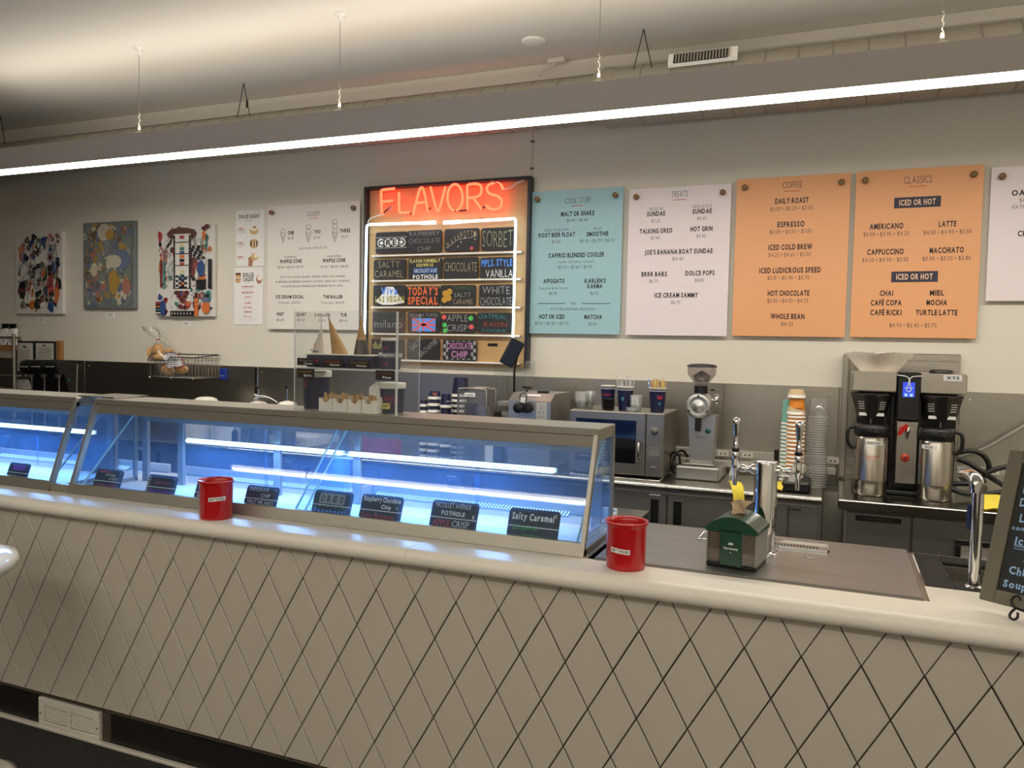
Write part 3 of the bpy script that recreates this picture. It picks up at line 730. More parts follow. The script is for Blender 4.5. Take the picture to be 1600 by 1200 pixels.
obj('counter_top', MB().box(CX0, 3.1, CY, WY-.014, .845, .8905, .004), mat('dark_polished_steel', (150, 146, 138), .2, 1., var=.06, scale=12), rc)
obj('counter_body', MB().box(CX0+.03, 3.05, CY+.05, WY-.02, FL+.08, .843), STEELD, rc)
fx = [CX0+.04, at(1424, 830, CY+.03).x, 1.62, 2.4]
for a, b in zip(fx[:-1], fx[1:]):
    obj('door', MB().box(a+.003, b-.003, CY+.03, CY+.048, FL+.1, .832, .003), mat('dim_door_steel', (128, 125, 118), .4, .8, var=.05, scale=6), rc)
a = at(1337, 808, CY+.028); b = at(1408, 815, CY+.028)
pl = obj('name_plate', MB().box(a.x, b.x, CY+.022, CY+.03, b.z-.012, a.z+.012, .001), BLACK, rc)
obj('plate_text', MB().text('CONTINENTAL', ((a.x+b.x)/2, CY+.0215, (a.z+b.z)/2), (b.x-a.x)*.7, .012, 'r'), INKG, pl)
# white notice in a black frame on the coffee counter's front
a = at(1493, 842, CY+.02); fr = thing('framed_notice', 'pale panel in a thick black frame low behind the chrome faucet', 'frame', (a.x+.17, CY+.02, .55))
obj('frame_bar', MB().box(a.x, a.x+.34, CY+.008, CY+.029, a.z-.025, a.z, .002), BLACK, fr); obj('frame_bar', MB().box(a.x, a.x+.022, CY+.008, CY+.029, a.z-.30, a.z-.025, .002), BLACK, fr)
obj('notice_sheet', MB().box(a.x+.022, a.x+.34, CY+.02, CY+.029, a.z-.30, a.z-.025), mat('grey_notice', (176, 170, 162), .6), fr)
# outlet raceway along the splash
rw = thing('outlet_raceway', 'long metal outlet strip with sockets fixed on the backsplash', 'power strip', (0, WY-.03, .96))
obj('raceway_body', MB().box(-1.2, 2.8, WY-.045, WY-.013, .962, 1.004, .003), mat('raceway_grey', (176, 172, 164), .4, .5), rw)
for px in (1130, 1168, 1302, 1500, 1552):
    c = at(px, 703, WY-.046)
    s_ = obj('socket', MB().box(c.x-.032, c.x+.032, WY-.047, WY-.044, .968, .998, .001), mat('socket_white', (205, 200, 190), .4), rw)
    for q in (-.012, .012): obj('socket_slot', MB().box(c.x+q-.004, c.x+q+.004, WY-.0485, WY-.0465, .978, .988), BLACK, s_)
o = obj('splash_ledge', MB().box(-1.3, .02, WY-.07, WY-.013, .905, .945, .004), mat('pale_ledge', (190, 184, 172), .35)); tag(o, 'pale horizontal ledge below the outlet strip', 'ledge')
# ------------------------------------------------------------------ menu boards on the back wall
BYP = 4.85                                           # plane of the boards' faces
def board(name, label, cat, corners, m, org, sc, texts, knobs=True, extra=None, Y=BYP):
    P = [at(*c, Y) for c in corners]
    x0 = (P[0].x+P[3].x)/2; x1 = (P[1].x+P[2].x)/2; z1 = (P[0].z+P[1].z)/2; z0 = (P[2].z+P[3].z)/2
    t = thing(name, label, cat, ((x0+x1)/2, Y, z0))
    obj('board_sheet', MB().box(x0, x1, Y, Y+.006, z0, z1, .001), m, t)
    if knobs:
        ks = knobs if knobs is not True else (0, 1)
        for k in ks:
            kx = x0+.048 if k == 0 else x1-.048
            kn = obj('standoff_knob', MB().lathe((kx, Y-.001, z1-.052), [(.014, 0), (.017, .002), (.017, .022), (.015, .026), (.001, .027)], 20, (0, -1, 0)), BROWNWOOD, t)
            obj('standoff_stem', MB().cyl((kx, WY-.0015, z1-.052), .008, WY-Y-.0075, 10, (0, -1, 0)), BLACK, kn)
        for kx in (x0+.048, x1-.048): obj('spacer', MB().cyl((kx, WY-.0015, z0+.05), .008, WY-Y-.0075, 10, (0, -1, 0)), BLACK, t)
    for q in texts:
        mb = MB(); st, cx, cy, w_, h_, m_, k_ = q[:7]
        c = at(org[0]+cx/sc, org[1]+cy/sc, Y); u = mpp(c)/sc
        # true width on the plane: the distance between the two pixel ends
        a = at(org[0]+(cx-w_/2)/sc, org[1]+cy/sc, Y); b = at(org[0]+(cx+w_/2)/sc, org[1]+cy/sc, Y)
        c.y = Y-.0012
        mb.use(m_)
        if st == '_': mb.quad(a.x, b.x, c.z-.002, c.z+.002, Y-.001)
        elif st[0] == '#':
            mb.use(mat('navy_block', (46, 44, 62), .6)); ux = (b.x-a.x)*.64; mb.quad(c.x-ux, c.x+ux, c.z-u*h_, c.z+u*h_, Y-.001)
            mb.use(m_); mb.text(st[1:], c-Vector((0, .0006, 0)), b.x-a.x, h_*u, k_)
        else: mb.text(st, c, b.x-a.x, h_*u, k_)
        obj('printed_underline' if st == '_' else 'lettering', mb, None, t)
    if extra: mb = MB(); extra(mb, x0, x1, z0, z1, Y, org, sc); obj('printed_picture', mb, None, t)
    return t
ORG5 = (1140, 250); S5 = 3.478
OR = mat('orange_card', (226, 162, 112), .5)
CRM = mat('cream_ink', (226, 190, 160), .6); UL = mat('underline_red', (200, 92, 62), .6)
B, T_, R_ = 'b', 't', 'r'
board('menu_board', 'orange menu board headed COFFEE', 'menu board', [(1152, 281), (1330, 269), (1320, 527), (1143, 525)], OR, ORG5, S5, [
 ('COFFEE', 341, 135, 105, 34, INKG, R_), ('_', 340, 169, 85, 0, UL, R_),
 ('DAILY ROAST', 338, 221, 182, 27, INK, B), ('$3.00 • $3.25 • $3.50', 335, 263, 230, 21, INKG, R_),
 ('ESPRESSO', 333, 349, 147, 27, INK, B), ('$3.00 • $3.50 • $3.85', 331, 388, 228, 21, INKG, R_),
 ('ICED COLD BREW', 329, 473, 238, 27, INK, B), ('$4.25 • $4.65 • $5.00', 325, 514, 228, 21, INKG, R_),
 ('ICED LUDICROUS SPEED', 326, 599, 334, 27, INK, B), ('$5.15 • $5.40 • $5.70', 319, 640, 228, 21, INKG, R_),
 ('HOT CHOCOLATE', 319, 724, 226, 27, INK, B), ('$3.95 • $4.50 • $4.75', 315, 765, 222, 21, INKG, R_),
 ('WHOLE BEAN', 314, 850, 183, 27, INK, B), ('$16.25', 312, 890, 66, 21, INKG, R_)])
board('menu_board', 'orange menu board headed CLASSICS', 'menu board', [(1338, 268), (1537, 257), (1527, 529), (1328, 527)], OR, ORG5, S5, [
 ('CLASSICS', 1024, 107, 153, 38, INKG, R_), ('_', 1023, 143, 95, 0, UL, R_),
 ('#ICED OR HOT', 1020, 229, 198, 29, CRM, B),
 ('AMERICANO', 852, 360, 183, 28, INK, B), ('$3.50 • $3.95 • $4.25', 850, 402, 248, 22, INKG, R_),
 ('LATTE', 1184, 347, 95, 28, INK, B), ('$4.50 • $4.90 • $5.50', 1183, 391, 260, 22, INKG, R_),
 ('CAPPUCCINO', 846, 499, 198, 28, INK, B), ('$4.50 • $4.90 • $5.50', 845, 542, 250, 22, INKG, R_),
 ('MACCHIATO', 1179, 490, 186, 28, INK, B), ('$3.00 • $3.55 • $3.85', 1178, 534, 262, 22, INKG, R_),
 ('#ICED OR HOT', 1004, 634, 198, 29, CRM, B),
 ('CHAI', 852, 724, 72, 27, INK, B), ('MIEL', 1127, 722, 78, 27, INK, B), ('CAFÉ COPA', 850, 776, 168, 27, INK, B), ('MOCHA', 1126, 775, 112, 27, INK, B),
 ('CAFÉ RICKI', 849, 829, 170, 27, INK, B), ('TURTLE LATTE', 1124, 829, 226, 27, INK, B), ('$4.95 • $5.45 • $5.75', 995, 898, 256, 22, INKG, R_)])
PINKB = mat('pale_pink_card', (226, 214, 216), .5)
board('menu_board', 'pale menu board cut off by the right edge of the photo', 'menu board', [(1547.5, 261), (1745, 251), (1738, 472), (1542, 468.5)], PINKB, ORG5, S5, [
 ('OATMILK', 1640, 175, 215, 28, INK, B), ('$4.50 • $4.90', 1655, 216, 160, 22, INKG, R_), ('EXTRA SHOT', 1630, 252, 190, 20, INKB, R_), ('CHAI', 1610, 399, 90, 28, INK, B)])
O4 = (820, 280); S4 = 4.8
BLUEC = mat('pale_blue_card', (152, 190, 198), .5)
board('menu_board', 'pale blue menu board headed COOL STUFF', 'menu board', [(832.5, 299), (976.5, 292.5), (966, 523), (822.5, 521)], BLUEC, O4, S4, [
 ('COOL STUFF', 398, 160, 190, 42, INKG, R_), ('_', 395, 199, 92, 0, UL, R_),
 ('MALT OR SHAKE', 396, 258, 248, 32, INK, B), ('$8.40 • $9.40', 393, 307, 155, 24, INKG, R_),
 ('BUILD YOUR OWN', 240, 381, 175, 20, INKG, R_), ('ROOT BEER FLOAT', 240, 418, 272, 30, INK, B), ('$7.60', 236, 469, 62, 24, INKG, R_),
 ('FRUIT', 547, 371, 62, 20, INKG, R_), ('SMOOTHIE', 545, 410, 165, 30, INK, B), ('$5.30 • $5.70 • $6.05', 543, 460, 258, 24, INKG, R_),
 ('CAFFRIO BLENDED COOLER', 384, 569, 418, 31, INK, B), ('Vanilla, Chocolate, Caramel', 381, 618, 265, 18, INKG, R_), ('$4.70 • $5.60 • $5.90', 377, 659, 252, 24, INKG, R_),
 ('AFFOGATO', 219, 764, 158, 30, INK, B), ('Espresso & Ice Cream', 216, 816, 212, 18, INKG, R_), ('$6.95', 213, 856, 60, 23, INKG, R_),
 ("KARLEN'S", 528, 762, 158, 30, INK, B), ('KARMA', 525, 803, 112, 29, INK, B), ('$6.55', 522, 854, 62, 23, INKG, R_),
 ('TEA', 361, 932, 42, 22, INKG, R_), ('_', 198, 932, 205, 0, INKB, R_), ('_', 535, 932, 215, 0, INKB, R_),
 ('ROTATING SEASONAL SELECTIONS', 359, 974, 330, 19, INKB, R_),
 ('HOT OR ICED', 203, 1031, 190, 30, INK, B), ('$3.15 • $3.35 • $3.70', 202, 1081, 250, 23, INKG, R_), ('MATCHA', 513, 1033, 132, 30, INK, B), ('$5.60', 508, 1085, 60, 23, INKG, R_)])
board('menu_board', 'pale pink menu board headed TREATS', 'menu board', [(984.5, 294), (1144, 288), (1134.5, 525), (976, 524)], PINKB, O4, S4, [
 ('TREATS', 1162, 112, 125, 44, INKG, R_), ('_', 1161, 154, 105, 0, UL, R_),
 ('REGULAR', 986, 222, 102, 22, INKG, R_), ('SUNDAE', 985, 259, 136, 32, INK, B), ('$7.25', 982, 313, 65, 24, INKG, R_),
 ('RIDICULOUS', 1332, 202, 142, 23, INKG, R_), ('SUNDAE', 1330, 240, 144, 33, INK, B), ('$9.45', 1328, 294, 68, 25, INKG, R_),
 ('TALKING OREO', 983, 388, 245, 32, INK, B), ('$7.40', 979, 441, 66, 24, INKG, R_), ('HOT GRIN', 1325, 372, 165, 33, INK, B), ('$7.40', 1323, 426, 68, 25, INKG, R_),
 ("JOE'S BANANA BOAT SUNDAE", 1150, 543, 508, 33, INK, B), ('$13.40', 1148, 597, 82, 25, INKG, R_),
 ('BRRR BARS', 970, 712, 190, 32, INK, B), ('$6.70', 966, 764, 64, 25, INKG, R_), ('DOLCE POPS', 1313, 704, 218, 33, INK, B), ('$4.85', 1310, 757, 68, 25, INKG, R_),
 ('ICE CREAM SAMMY', 1135, 870, 325, 33, INK, B), ('$6.70', 1131, 924, 66, 25, INKG, R_)])
O2 = (350, 300); S2 = 5.4545
def cones(mb, x0, x1, z0, z1, Y, org, sc):
    mb.use(INKG)
    for cx, top, n_, sx in ((503, 312, 1, 21), (720, 285, 2, 21), (945, 242, 3, 22)):
        def q(x, y): p = at(org[0]+x/sc, org[1]+y/sc, Y); p.y = Y-.0012; return p
        bot = top+118 if n_ == 1 else (430 if n_ == 2 else 424); rim = bot-78
        for i in range(n_):
            cyy = rim-12-i*38; r = sx-1
            pts = [q(cx+r*math.cos(math.radians(a)), cyy-22*math.sin(math.radians(a))) for a in range(-20, 201, 22)]
            mb.tube(pts, .0012, 4)
            mb.tube([q(cx-sx, cyy+8), q(cx-sx/2, cyy+13), q(cx, cyy+7), q(cx+sx/2, cyy+13), q(cx+sx, cyy+8)], .001, 4)
        mb.tube([q(cx-sx, rim), q(cx-2, bot), q(cx+2, bot), q(cx+sx, rim), q(cx-sx, rim)], .0012, 4)
        mb.tube([q(cx-sx*.6, rim+10), q(cx+sx*.3, rim+52)], .0008, 4); mb.tube([q(cx+sx*.6, rim+10), q(cx-sx*.3, rim+52)], .0008, 4)
board('menu_board', 'off-white menu board headed SCOOPS with small cone drawings', 'menu board', [(419, 320), (564, 315.6), (559, 516), (416, 514)], mat('offwhite_card', (222, 216, 208), .5), O2, S2, [
 ('SCOOPS', 762, 187, 108, 36, INKG, R_), ('_', 762, 223, 80, 0, UL, R_),
 ('ONE', 570, 347, 52, 28, INK, B), ('$5.35', 569, 393, 50, 20, INKG, R_), ('TWO', 795, 339, 56, 28, INK, B), ('$7.50', 793, 388, 52, 20, INKG, R_), ('THREE', 1032, 329, 88, 29, INK, B), ('$9.50', 1031, 380, 52, 20, INKG, R_),
 ('IN A SUGAR CONE OR CUP', 760, 477, 232, 18, INKG, R_),
 ('HOMEMADE', 569, 555, 100, 16, INKG, R_), ('WAFFLE CONE', 568, 590, 184, 29, INK, B), ('$8.50 • $8.60 • $9.95', 567, 640, 215, 20, INKG, R_),
 ('HAND DIPPED', 940, 548, 122, 16, INKG, R_), ('WAFFLE CONE', 938, 583, 192, 29, INK, B), ('$7.50 • $8.60 • $10.85', 943, 635, 236, 20, INKG, R_),
 ('TOP IT: HOT FUDGE, CARAMEL, WHIPPED CREAM, STRAWBERRIES,', 752, 722, 556, 15, INKB, R_),
 ('BLUEBERRIES, RASPBERRIES, BANANA, COCONUT, MIXED NUTS, ALMONDS,', 752, 762, 632, 15, INKB, R_),
 ('WALNUTS, PECANS, SPRINKLES, BUTTERFINGER, HEATH, OREO', 748, 802, 525, 15, INKB, R_),
 ('ICE CREAM SOCIAL', 560, 893, 236, 27, INK, B), ('6 Scoops • $24.00', 558, 942, 180, 19, INKG, R_), ('THE BALLER', 929, 893, 164, 27, INK, B), ('12 Scoops • $44.00', 928, 943, 196, 19, INKG, R_),
 ('PINT', 481, 1042, 60, 27, INK, B), ('$11.85', 480, 1090, 62, 20, INKG, R_), ('QUART', 660, 1044, 84, 27, INK, B), ('$15.65', 658, 1090, 66, 20, INKG, R_),
 ('½ GALLON', 838, 1046, 132, 27, INK, B), ('$28.20', 836, 1095, 64, 20, INKG, R_), ('TUB', 1020, 1048, 54, 27, INK, B), ('$79.00', 1018, 1097, 66, 20, INKG, R_)], extra=cones)

# two small paper posters
PR = mat('poster_red', (190, 58, 48), .6); BUN = mat('bun_tan', (206, 168, 112), .6); BRN = mat('chocolate_brown', (96, 58, 36), .6); CREAMY = mat('cream_white', (236, 228, 210), .6)
SKIN = mat('printed_skin', (168, 118, 92), .6)
def buns(mb, x0, x1, z0, z1, Y, org, sc):
    def q(x, y): p = at(org[0]+x/sc, org[1]+y/sc, Y); p.y = Y-.0012; return p
    X, Z = Vector((1, 0, 0)), Vector((0, 0, 1)); u = mpp(q(256, 320))/sc
    def bl(m_, x, y, rx, rz, k): mb.use(m_); c = q(x, y); c.y -= .0002*k; blob(mb, c, X, Z, rx*u, rz*u, 18)
    bl(BUN, 256, 327, 46, 36, 0); bl(CREAMY, 256, 308, 40, 26, 1); bl(mat('berry', (150, 110, 110), .6), 262, 300, 18, 8, 2)
    bl(BUN, 256, 440, 46, 40, 0)
    for i in range(3): bl(BRN, 232+i*24, 440, 8, 30, 1)
    bl(CREAMY, 250, 436, 4, 34, 2); bl(CREAMY, 272, 440, 4, 32, 2)
    mb.use(SKIN); mb.add([q(208, 560), q(236, 545), q(250, 580), q(240, 632), q(206, 632), q(210, 600)], [(0, 1, 2, 3, 4, 5)])
    bl(BUN, 262, 552, 40, 30, 1); bl(CREAMY, 275, 542, 24, 20, 2)
board('paper_poster', 'upper DOLCE CALDO paper poster with three step pictures', 'poster', [(369.5, 329), (413, 328), (412, 416), (367.5, 416)], PAPER, O2, S2, [
 ('DOLCE CALDO', 215, 207, 170, 27, INK, B), ('HOT SWEET', 212, 240, 60, 10, INKG, R_),
 ('STEP 1', 145, 317, 50, 18, PR, B), ('SANDWICH', 152, 333, 62, 8, INKG, R_), ('OF ICE CREAM', 156, 345, 72, 8, INKG, R_),
 ('STEP 2', 142, 436, 50, 18, PR, B), ('HOT PRESS', 146, 453, 56, 8, INKG, R_), ('AND SEAL', 138, 466, 40, 8, INKG, R_),
 ('STEP 3', 140, 556, 50, 18, PR, B), ('EAT', 126, 575, 20, 8, INKG, R_)], knobs=False, extra=buns, Y=WY-.004)
def buns2(mb, x0, x1, z0, z1, Y, org, sc):
    def q(x, y): p = at(org[0]+x/sc, org[1]+y/sc, Y); p.y = Y-.0012; return p
    X, Z = Vector((1, 0, 0)), Vector((0, 0, 1)); u = mpp(q(120, 720))/sc
    def bl(m_, x, y, rx, rz, k): mb.use(m_); c = q(x, y); c.y -= .0002*k; blob(mb, c, X, Z, rx*u, rz*u, 16)
    bl(BRN, 122, 700, 32, 12, 0); bl(BUN, 122, 720, 32, 12, 1); bl(SKIN, 122, 742, 30, 10, 0); bl(BUN, 120, 762, 30, 14, 1); bl(CREAMY, 126, 735, 20, 5, 2)
    bl(SKIN, 300, 742, 30, 40, 0); bl(CREAMY, 305, 728, 26, 26, 1)
board('paper_poster', 'lower DOLCE CALDO paper poster with red flavour names', 'poster', [(367, 419), (411.5, 418.5), (410, 507.5), (364.5, 507)], PAPER, O2, S2, [
 ('DOLCE', 208, 706, 90, 30, INK, B), ('CALDO', 207, 744, 88, 30, INK, B), ('HOT SWEET', 205, 770, 30, 6, INKG, R_)]+
 [(s_, 203, y, w_, 11, PR, B) for s_, y, w_ in (('RASPBERRY BURST', 807, 104), ('MINT PERFECT PIE', 857, 98), ('CLASSICO', 895, 52), ('CARAMEL', 944, 54), ('SALTY MISO', 984, 68), ('THE MELTED', 1022, 70), ('TRY ALL 3', 1060, 66))]+
 [('-- - --- -- - -- --- - --', 203, y, w_, 5, INKG, B) for y, w_ in ((821, 122), (833, 76), (870, 104), (909, 116), (920, 50), (959, 152), (998, 150), (1036, 160), (1076, 182), (1087, 130), (1098, 80))], knobs=False, extra=buns2, Y=WY-.004)

# ------------------------------------------------------------------ paintings
def painting(label, px, pal, ground, n, seed, stripes, extra=None, small=1.):
    rnd = random.Random(seed); Y = 4.845
    P = [at(*c, Y) for c in px]; x0 = (P[0].x+P[3].x)/2; x1 = (P[1].x+P[2].x)/2; z1 = (P[0].z+P[1].z)/2; z0 = (P[2].z+P[3].z)/2
    t = thing('canvas_painting', label, 'painting', ((x0+x1)/2, Y, z0))
    obj('canvas', MB().box(x0, x1, Y, WY-.002, z0, z1, .003), ground, t)
    mb = MB(); W_, H_ = x1-x0, z1-z0; k = 0
    def lay(): 
        nonlocal k; k += 1; return Y-.0008-.00002*k
    for i in range(n):
        mb.use(rnd.choice(pal)); y = lay(); r1 = rnd.uniform(.025, .085)*W_/.6*small; r2 = r1*rnd.uniform(.7, 2.2) if rnd.random() < .6 else r1
        cx = rnd.uniform(x0+r1*1.2, x1-r1*1.2); cz = rnd.uniform(z0+r2*1.2, z1-r2*1.2); a = rnd.uniform(-.5, .5); kind = rnd.random(); pts = []
        m = 12 if kind < .55 else rnd.choice((3, 4, 4, 5))
        for j in range(m):
            th = 6.283*j/m+a; w_ = 1+.18*math.sin(3*th+i) if m == 12 else 1
            pts.append((max(x0+.004, min(x1-.004, cx+r1*w_*math.cos(th))), y, max(z0+.004, min(z1-.004, cz+r2*w_*math.sin(th)))))
        mb.add(pts, [tuple(range(m))])
        if rnd.random() < .35:
            mb.use(rnd.choice(pal)); y = lay(); mb.add([((p[0]-cx)*.5+cx, y, (p[2]-cz)*.5+cz) for p in pts], [tuple(range(m))])
    for i in range(stripes):
        mb.use(rnd.choice(pal)); cx = rnd.uniform(x0+.08, x1-.08); cz = rnd.uniform(z0+.1, z1-.1); pts = []
        a = rnd.uniform(0, 6); r = rnd.uniform(.02, .07)
        for j in range(9): pts.append((max(x0+.01, min(x1-.01, cx+r*math.cos(a+j*.7))), lay(), max(z0+.01, min(z1-.01, cz+r*1.4*math.sin(a+j*.7)))))
        mb.tube(pts, .0016, 3)
    if extra: extra(mb, x0, x1, z0, z1, lay)
    obj('painted_shapes', mb, None, t)
    c = Vector(((x0+x1)/2-.02, WY-.001, z0-.055))
    tg = obj('caption_card', MB().box(c.x-.045, c.x+.045, c.y-.003, c.y, c.z-.022, c.z+.022), PAPER)
    tag(tg, 'tiny white caption card below the %s painting' % {3: 'leftmost black and white', 5: 'muted blue and ochre', 9: 'bold patterned right-hand'}[seed], 'card')
    bl = MB().use(INKG)
    for i in range(3): bl.box(c.x-.03+i*.004, c.x+.03-i*.006, c.y-.0036, c.y-.003, c.z+.008-i*.009, c.z+.011-i*.009)
    o = obj('caption_lines', bl, None); o.parent = tg; o.data.transform(Matrix.Translation(-ROOT[tg.name]))
def pc(n, c): return mat('paint_'+n, c, .55)
pw, pk, pr_, pb, pt, po, pm, pg_ = pc('white', (214, 210, 204)), pc('black', (22, 22, 26)), pc('red', (170, 60, 60)), pc('blue', (44, 74, 128)), pc('teal', (60, 128, 120)), pc('orange', (204, 110, 52)), pc('maroon', (112, 50, 52)), pc('green', (48, 72, 58))
painting('leftmost canvas, black and white shapes with red and blue patches', [(24.5, 367), (98, 358.5), (98, 490), (25, 491)], [pw, pk, pk, pw, pr_, pb, pg_, pc('olive', (110, 100, 76)), pc('orange', 0), pw, pw, pc('paleg', (150, 148, 142)), pc('brick', (120, 60, 56))], pw, 190, 3, 50, small=.62)
dm = [pc('slate', (112, 118, 120)), pc('ochre', (168, 134, 66)), pc('sage', (112, 124, 112)), pc('bone', (190, 182, 160)), pc('steelblue', (98, 110, 134)), pc('umber', (108, 86, 62)), pc('rose', (166, 110, 96)), pc('greyb', (126, 130, 128)), pc('slate', 0), pc('sage', 0)]
def big(mb, x0, x1, z0, z1, lay):
    X, Z = Vector((1, 0, 0)), Vector((0, 0, 1)); W_, H_ = x1-x0, z1-z0
    for m_, u, v, rx, rz in ((pc('steelblue', 0), .78, .56, .16, .12), (pc('bone', 0), .64, .54, .13, .075), (pc('bone', 0), .44, .88, .13, .10), (pc('bone', 0), .24, .45, .07, .08), (pc('ochre', 0), .62, .30, .09, .14), (pc('ochre', 0), .55, .85, .08, .06), (pc('rose', 0), .86, .25, .08, .09)):
        mb.use(m_); blob(mb, Vector((x0+u*W_, lay(), z0+v*H_)), X, Z, rx*W_, rz*H_, 16)
painting('middle canvas of muted blue, ochre and grey brushwork', [(129.5, 348), (211.5, 345), (209.5, 482), (130, 482)], dm, pc('slate', 0), 330, 5, 10, big, small=.6)
def tower(mb, x0, x1, z0, z1, lay):
    W_, H_ = x1-x0, z1-z0
    def r(u0, u1, v0, v1, m_): mb.use(m_); y = lay(); mb.add([(x0+u0*W_, y, z0+v0*H_), (x0+u1*W_, y, z0+v0*H_), (x0+u1*W_, y, z0+v1*H_), (x0+u0*W_, y, z0+v1*H_)], [(0, 1, 2, 3)])
    X, Z = Vector((1, 0, 0)), Vector((0, 0, 1))
    mb.use(pc('brownarch', (92, 58, 44))); blob(mb, Vector((x0+.46*W_, lay(), z0+.90*H_)), X, Z, .26*W_, .07*H_, 16)
    r(.32, .62, .28, .90, pw)
    cols = [pk, pw, pt, po, pr_, pc('cream', (214, 196, 150)), pb]
    for i in range(14):
        v = .30+i*.042; r(.32, .35, v, v+.04, pk); r(.59, .62, v, v+.04, pk); r(.43, .51, v, v+.036, cols[(i*3) % 7])
        if i % 3 == 0: r(.33, .61, v, v+.010, pk)
    for i in range(6):
        for j in range(4):
            if (i+j) % 2: r(.36+j*.05, .41+j*.05, .30+i*.025, .325+i*.025, pk)
    for i in range(5):
        for j in range(4):
            if (i+j) % 2: r(.60+j*.045+i*.02, .645+j*.045+i*.02, .74-i*.03, .77-i*.03, pk)
    r(.26, .68, .005, .06, pk); r(.08, .12, .32, .62, pm); r(.14, .17, .34, .60, pt); r(.69, .75, .0, .26, po); r(.70, .74, .2, .26, pk)
    r(.92, .98, .30, .62, pk); r(.72, .88, .30, .40, pk); r(.0, .10, .02, .16, pk)
    for i in range(4): r(.0, .10, .03+i*.035, .045+i*.035, cols[i+1])
    for k_, (u, v) in enumerate(((.42, .22), (.52, .22), (.38, .26), (.55, .26), (.47, .18), (.44, .11), (.52, .10), (.9, .97), (.85, .95))):
        mb.use(pm); blob(mb, Vector((x0+u*W_, lay(), z0+v*H_)), X, Z, .045*W_, .024*H_, 10); mb.use(pk); blob(mb, Vector((x0+u*W_, lay(), z0+v*H_)), X, Z, .02*W_, .011*H_, 8)
    mb.use(pb); blob(mb, Vector((x0+.80*W_, lay(), z0+.52*H_)), X, Z, .06*W_, .09*H_, 12); blob(mb, Vector((x0+.13*W_, lay(), z0+.09*H_)), X, Z, .05*W_, .09*H_, 12)
    mb.use(po); blob(mb, Vector((x0+.88*W_, lay(), z0+.10*H_)), X, Z, .07*W_, .07*H_, 12); mb.use(pc('steelblue', 0)); blob(mb, Vector((x0+.88*W_, lay(), z0+.18*H_)), X, Z, .07*W_, .03*H_, 12)
    mb.use(pw)
    for i in range(7): blob(mb, Vector((x0+(.29+i*.055)*W_, lay(), z0+.032*H_)), X, Z, .012*W_, .012*H_, 6)
painting('right-hand canvas with a patterned black and white tower and bright shapes', [(245, 354), (334, 348.5), (334.5, 494), (245, 495)], [pw, pk, pr_, pt, po, pm, pb, pw, pw, pw, pc('dusty', (150, 110, 100))], pw, 110, 9, 44, tower, small=.55)

# ------------------------------------------------------------------ the FLAVORS neon sign
O3 = (560, 260); S3 = 3.75
def f3(x, y, Y): return at(O3[0]+x/S3, O3[1]+y/S3, Y)
FYF = 4.812
SX0, SX1, SZ0, SZ1 = -3.135, -1.872, 1.455, 2.702
fs_ = thing('neon_flavor_sign', 'black framed wooden flavour board with red neon FLAVORS lettering', 'neon sign', ((SX0+SX1)/2, WY, SZ0))
FR = mat('dark_frame', (24, 24, 36), .4)
obj('backing', MB().box(SX0+.01, SX1-.01, 4.862, WY-.002, SZ0, SZ1-.01), mat('light_plywood', (186, 148, 100), .5, var=.08, scale=5, stretch=(1, 1, 8)), fs_)
obj('frame_side', MB().box(SX0, SX0+.020, FYF, WY-.002, SZ0, SZ1, .003), FR, fs_); obj('frame_side', MB().box(SX1-.022, SX1, FYF, WY-.002, SZ0, SZ1, .003), FR, fs_)
obj('frame_top', MB().box(SX0+.022, SX1-.022, FYF, WY-.002, SZ1-.020, SZ1, .003), FR, fs_)
NEON = emis('red_neon', (1.0, .042, .018), 9); NW = emis('white_neon', (.70, .93, 1.0), 5)
NY = 4.800
def smooth(pts, it=2):
    for _ in range(it):
        q = [pts[0]]
        for a, b in zip(pts[:-1], pts[1:]): q += [a*.75+b*.25, a*.25+b*.75]
        pts = q+[pts[-1]]
    return pts
def sm(l): return smooth([f3(x, y, NY) for x, y in l])
ell = [(566+45*math.cos(math.radians(a)), 182-78*math.sin(math.radians(a))) for a in range(-80, 262, 20)]
letters = [[[(138, 275), (133, 160), (134, 140), (150, 136), (212, 130)], [(136, 208), (200, 200)]],
 [[(238, 152), (238, 255), (242, 271), (262, 271), (300, 268)]],
 [[(318, 290), (356, 138), (370, 120), (384, 138), (407, 265)], [(337, 214), (386, 211)]],
 [[(423, 120), (455, 250), (466, 265), (476, 250), (510, 118)]],
 [ell], [[(640, 255), (637, 120), (640, 106), (690, 100), (722, 112), (720, 165), (690, 180), (648, 185)], [(672, 182), (720, 250)]],
 [[(848, 135), (835, 103), (800, 94), (758, 108), (750, 140), (770, 162), (815, 172), (842, 196), (836, 240), (795, 255), (757, 243), (748, 225)]]]
for L in letters:
    mb = MB()
    for st in L: mb.tube(sm(st), .0085, 8)
    obj('neon_letter', mb, NEON, fs_)
GT = mat('blacked_glass', (40, 20, 20), .3)
for a, b in (((150, 270), (190, 235)), ((300, 268), (318, 288)), ((407, 262), (423, 240)), ((566, 262), (640, 256)), ((720, 250), (745, 232))):
    obj('blackout_tube', MB().tube([f3(*a, NY+.015), f3(*b, NY+.015)], .006, 6), GT, fs_)
for a, b in (((178, 262), (200, 225)), ((780, 88), (830, 105))): obj('electrode_cap', MB().tube([f3(*a, NY), f3(*b, NY)], .009, 8), mat('pink_cap', (214, 150, 140), .5), fs_)
obj('lead_wire', MB().tube(smooth([f3(150, 282, NY), f3(100, 290, NY), f3(66, 305, NY), f3(55, 330, NY)]), .004, 6), WHITEP, fs_)
obj('lead_wire', MB().tube(smooth([f3(850, 135, NY), f3(890, 128, NY), f3(930, 95, NY), f3(968, 82, NY)]), .004, 6), WHITEP, fs_)
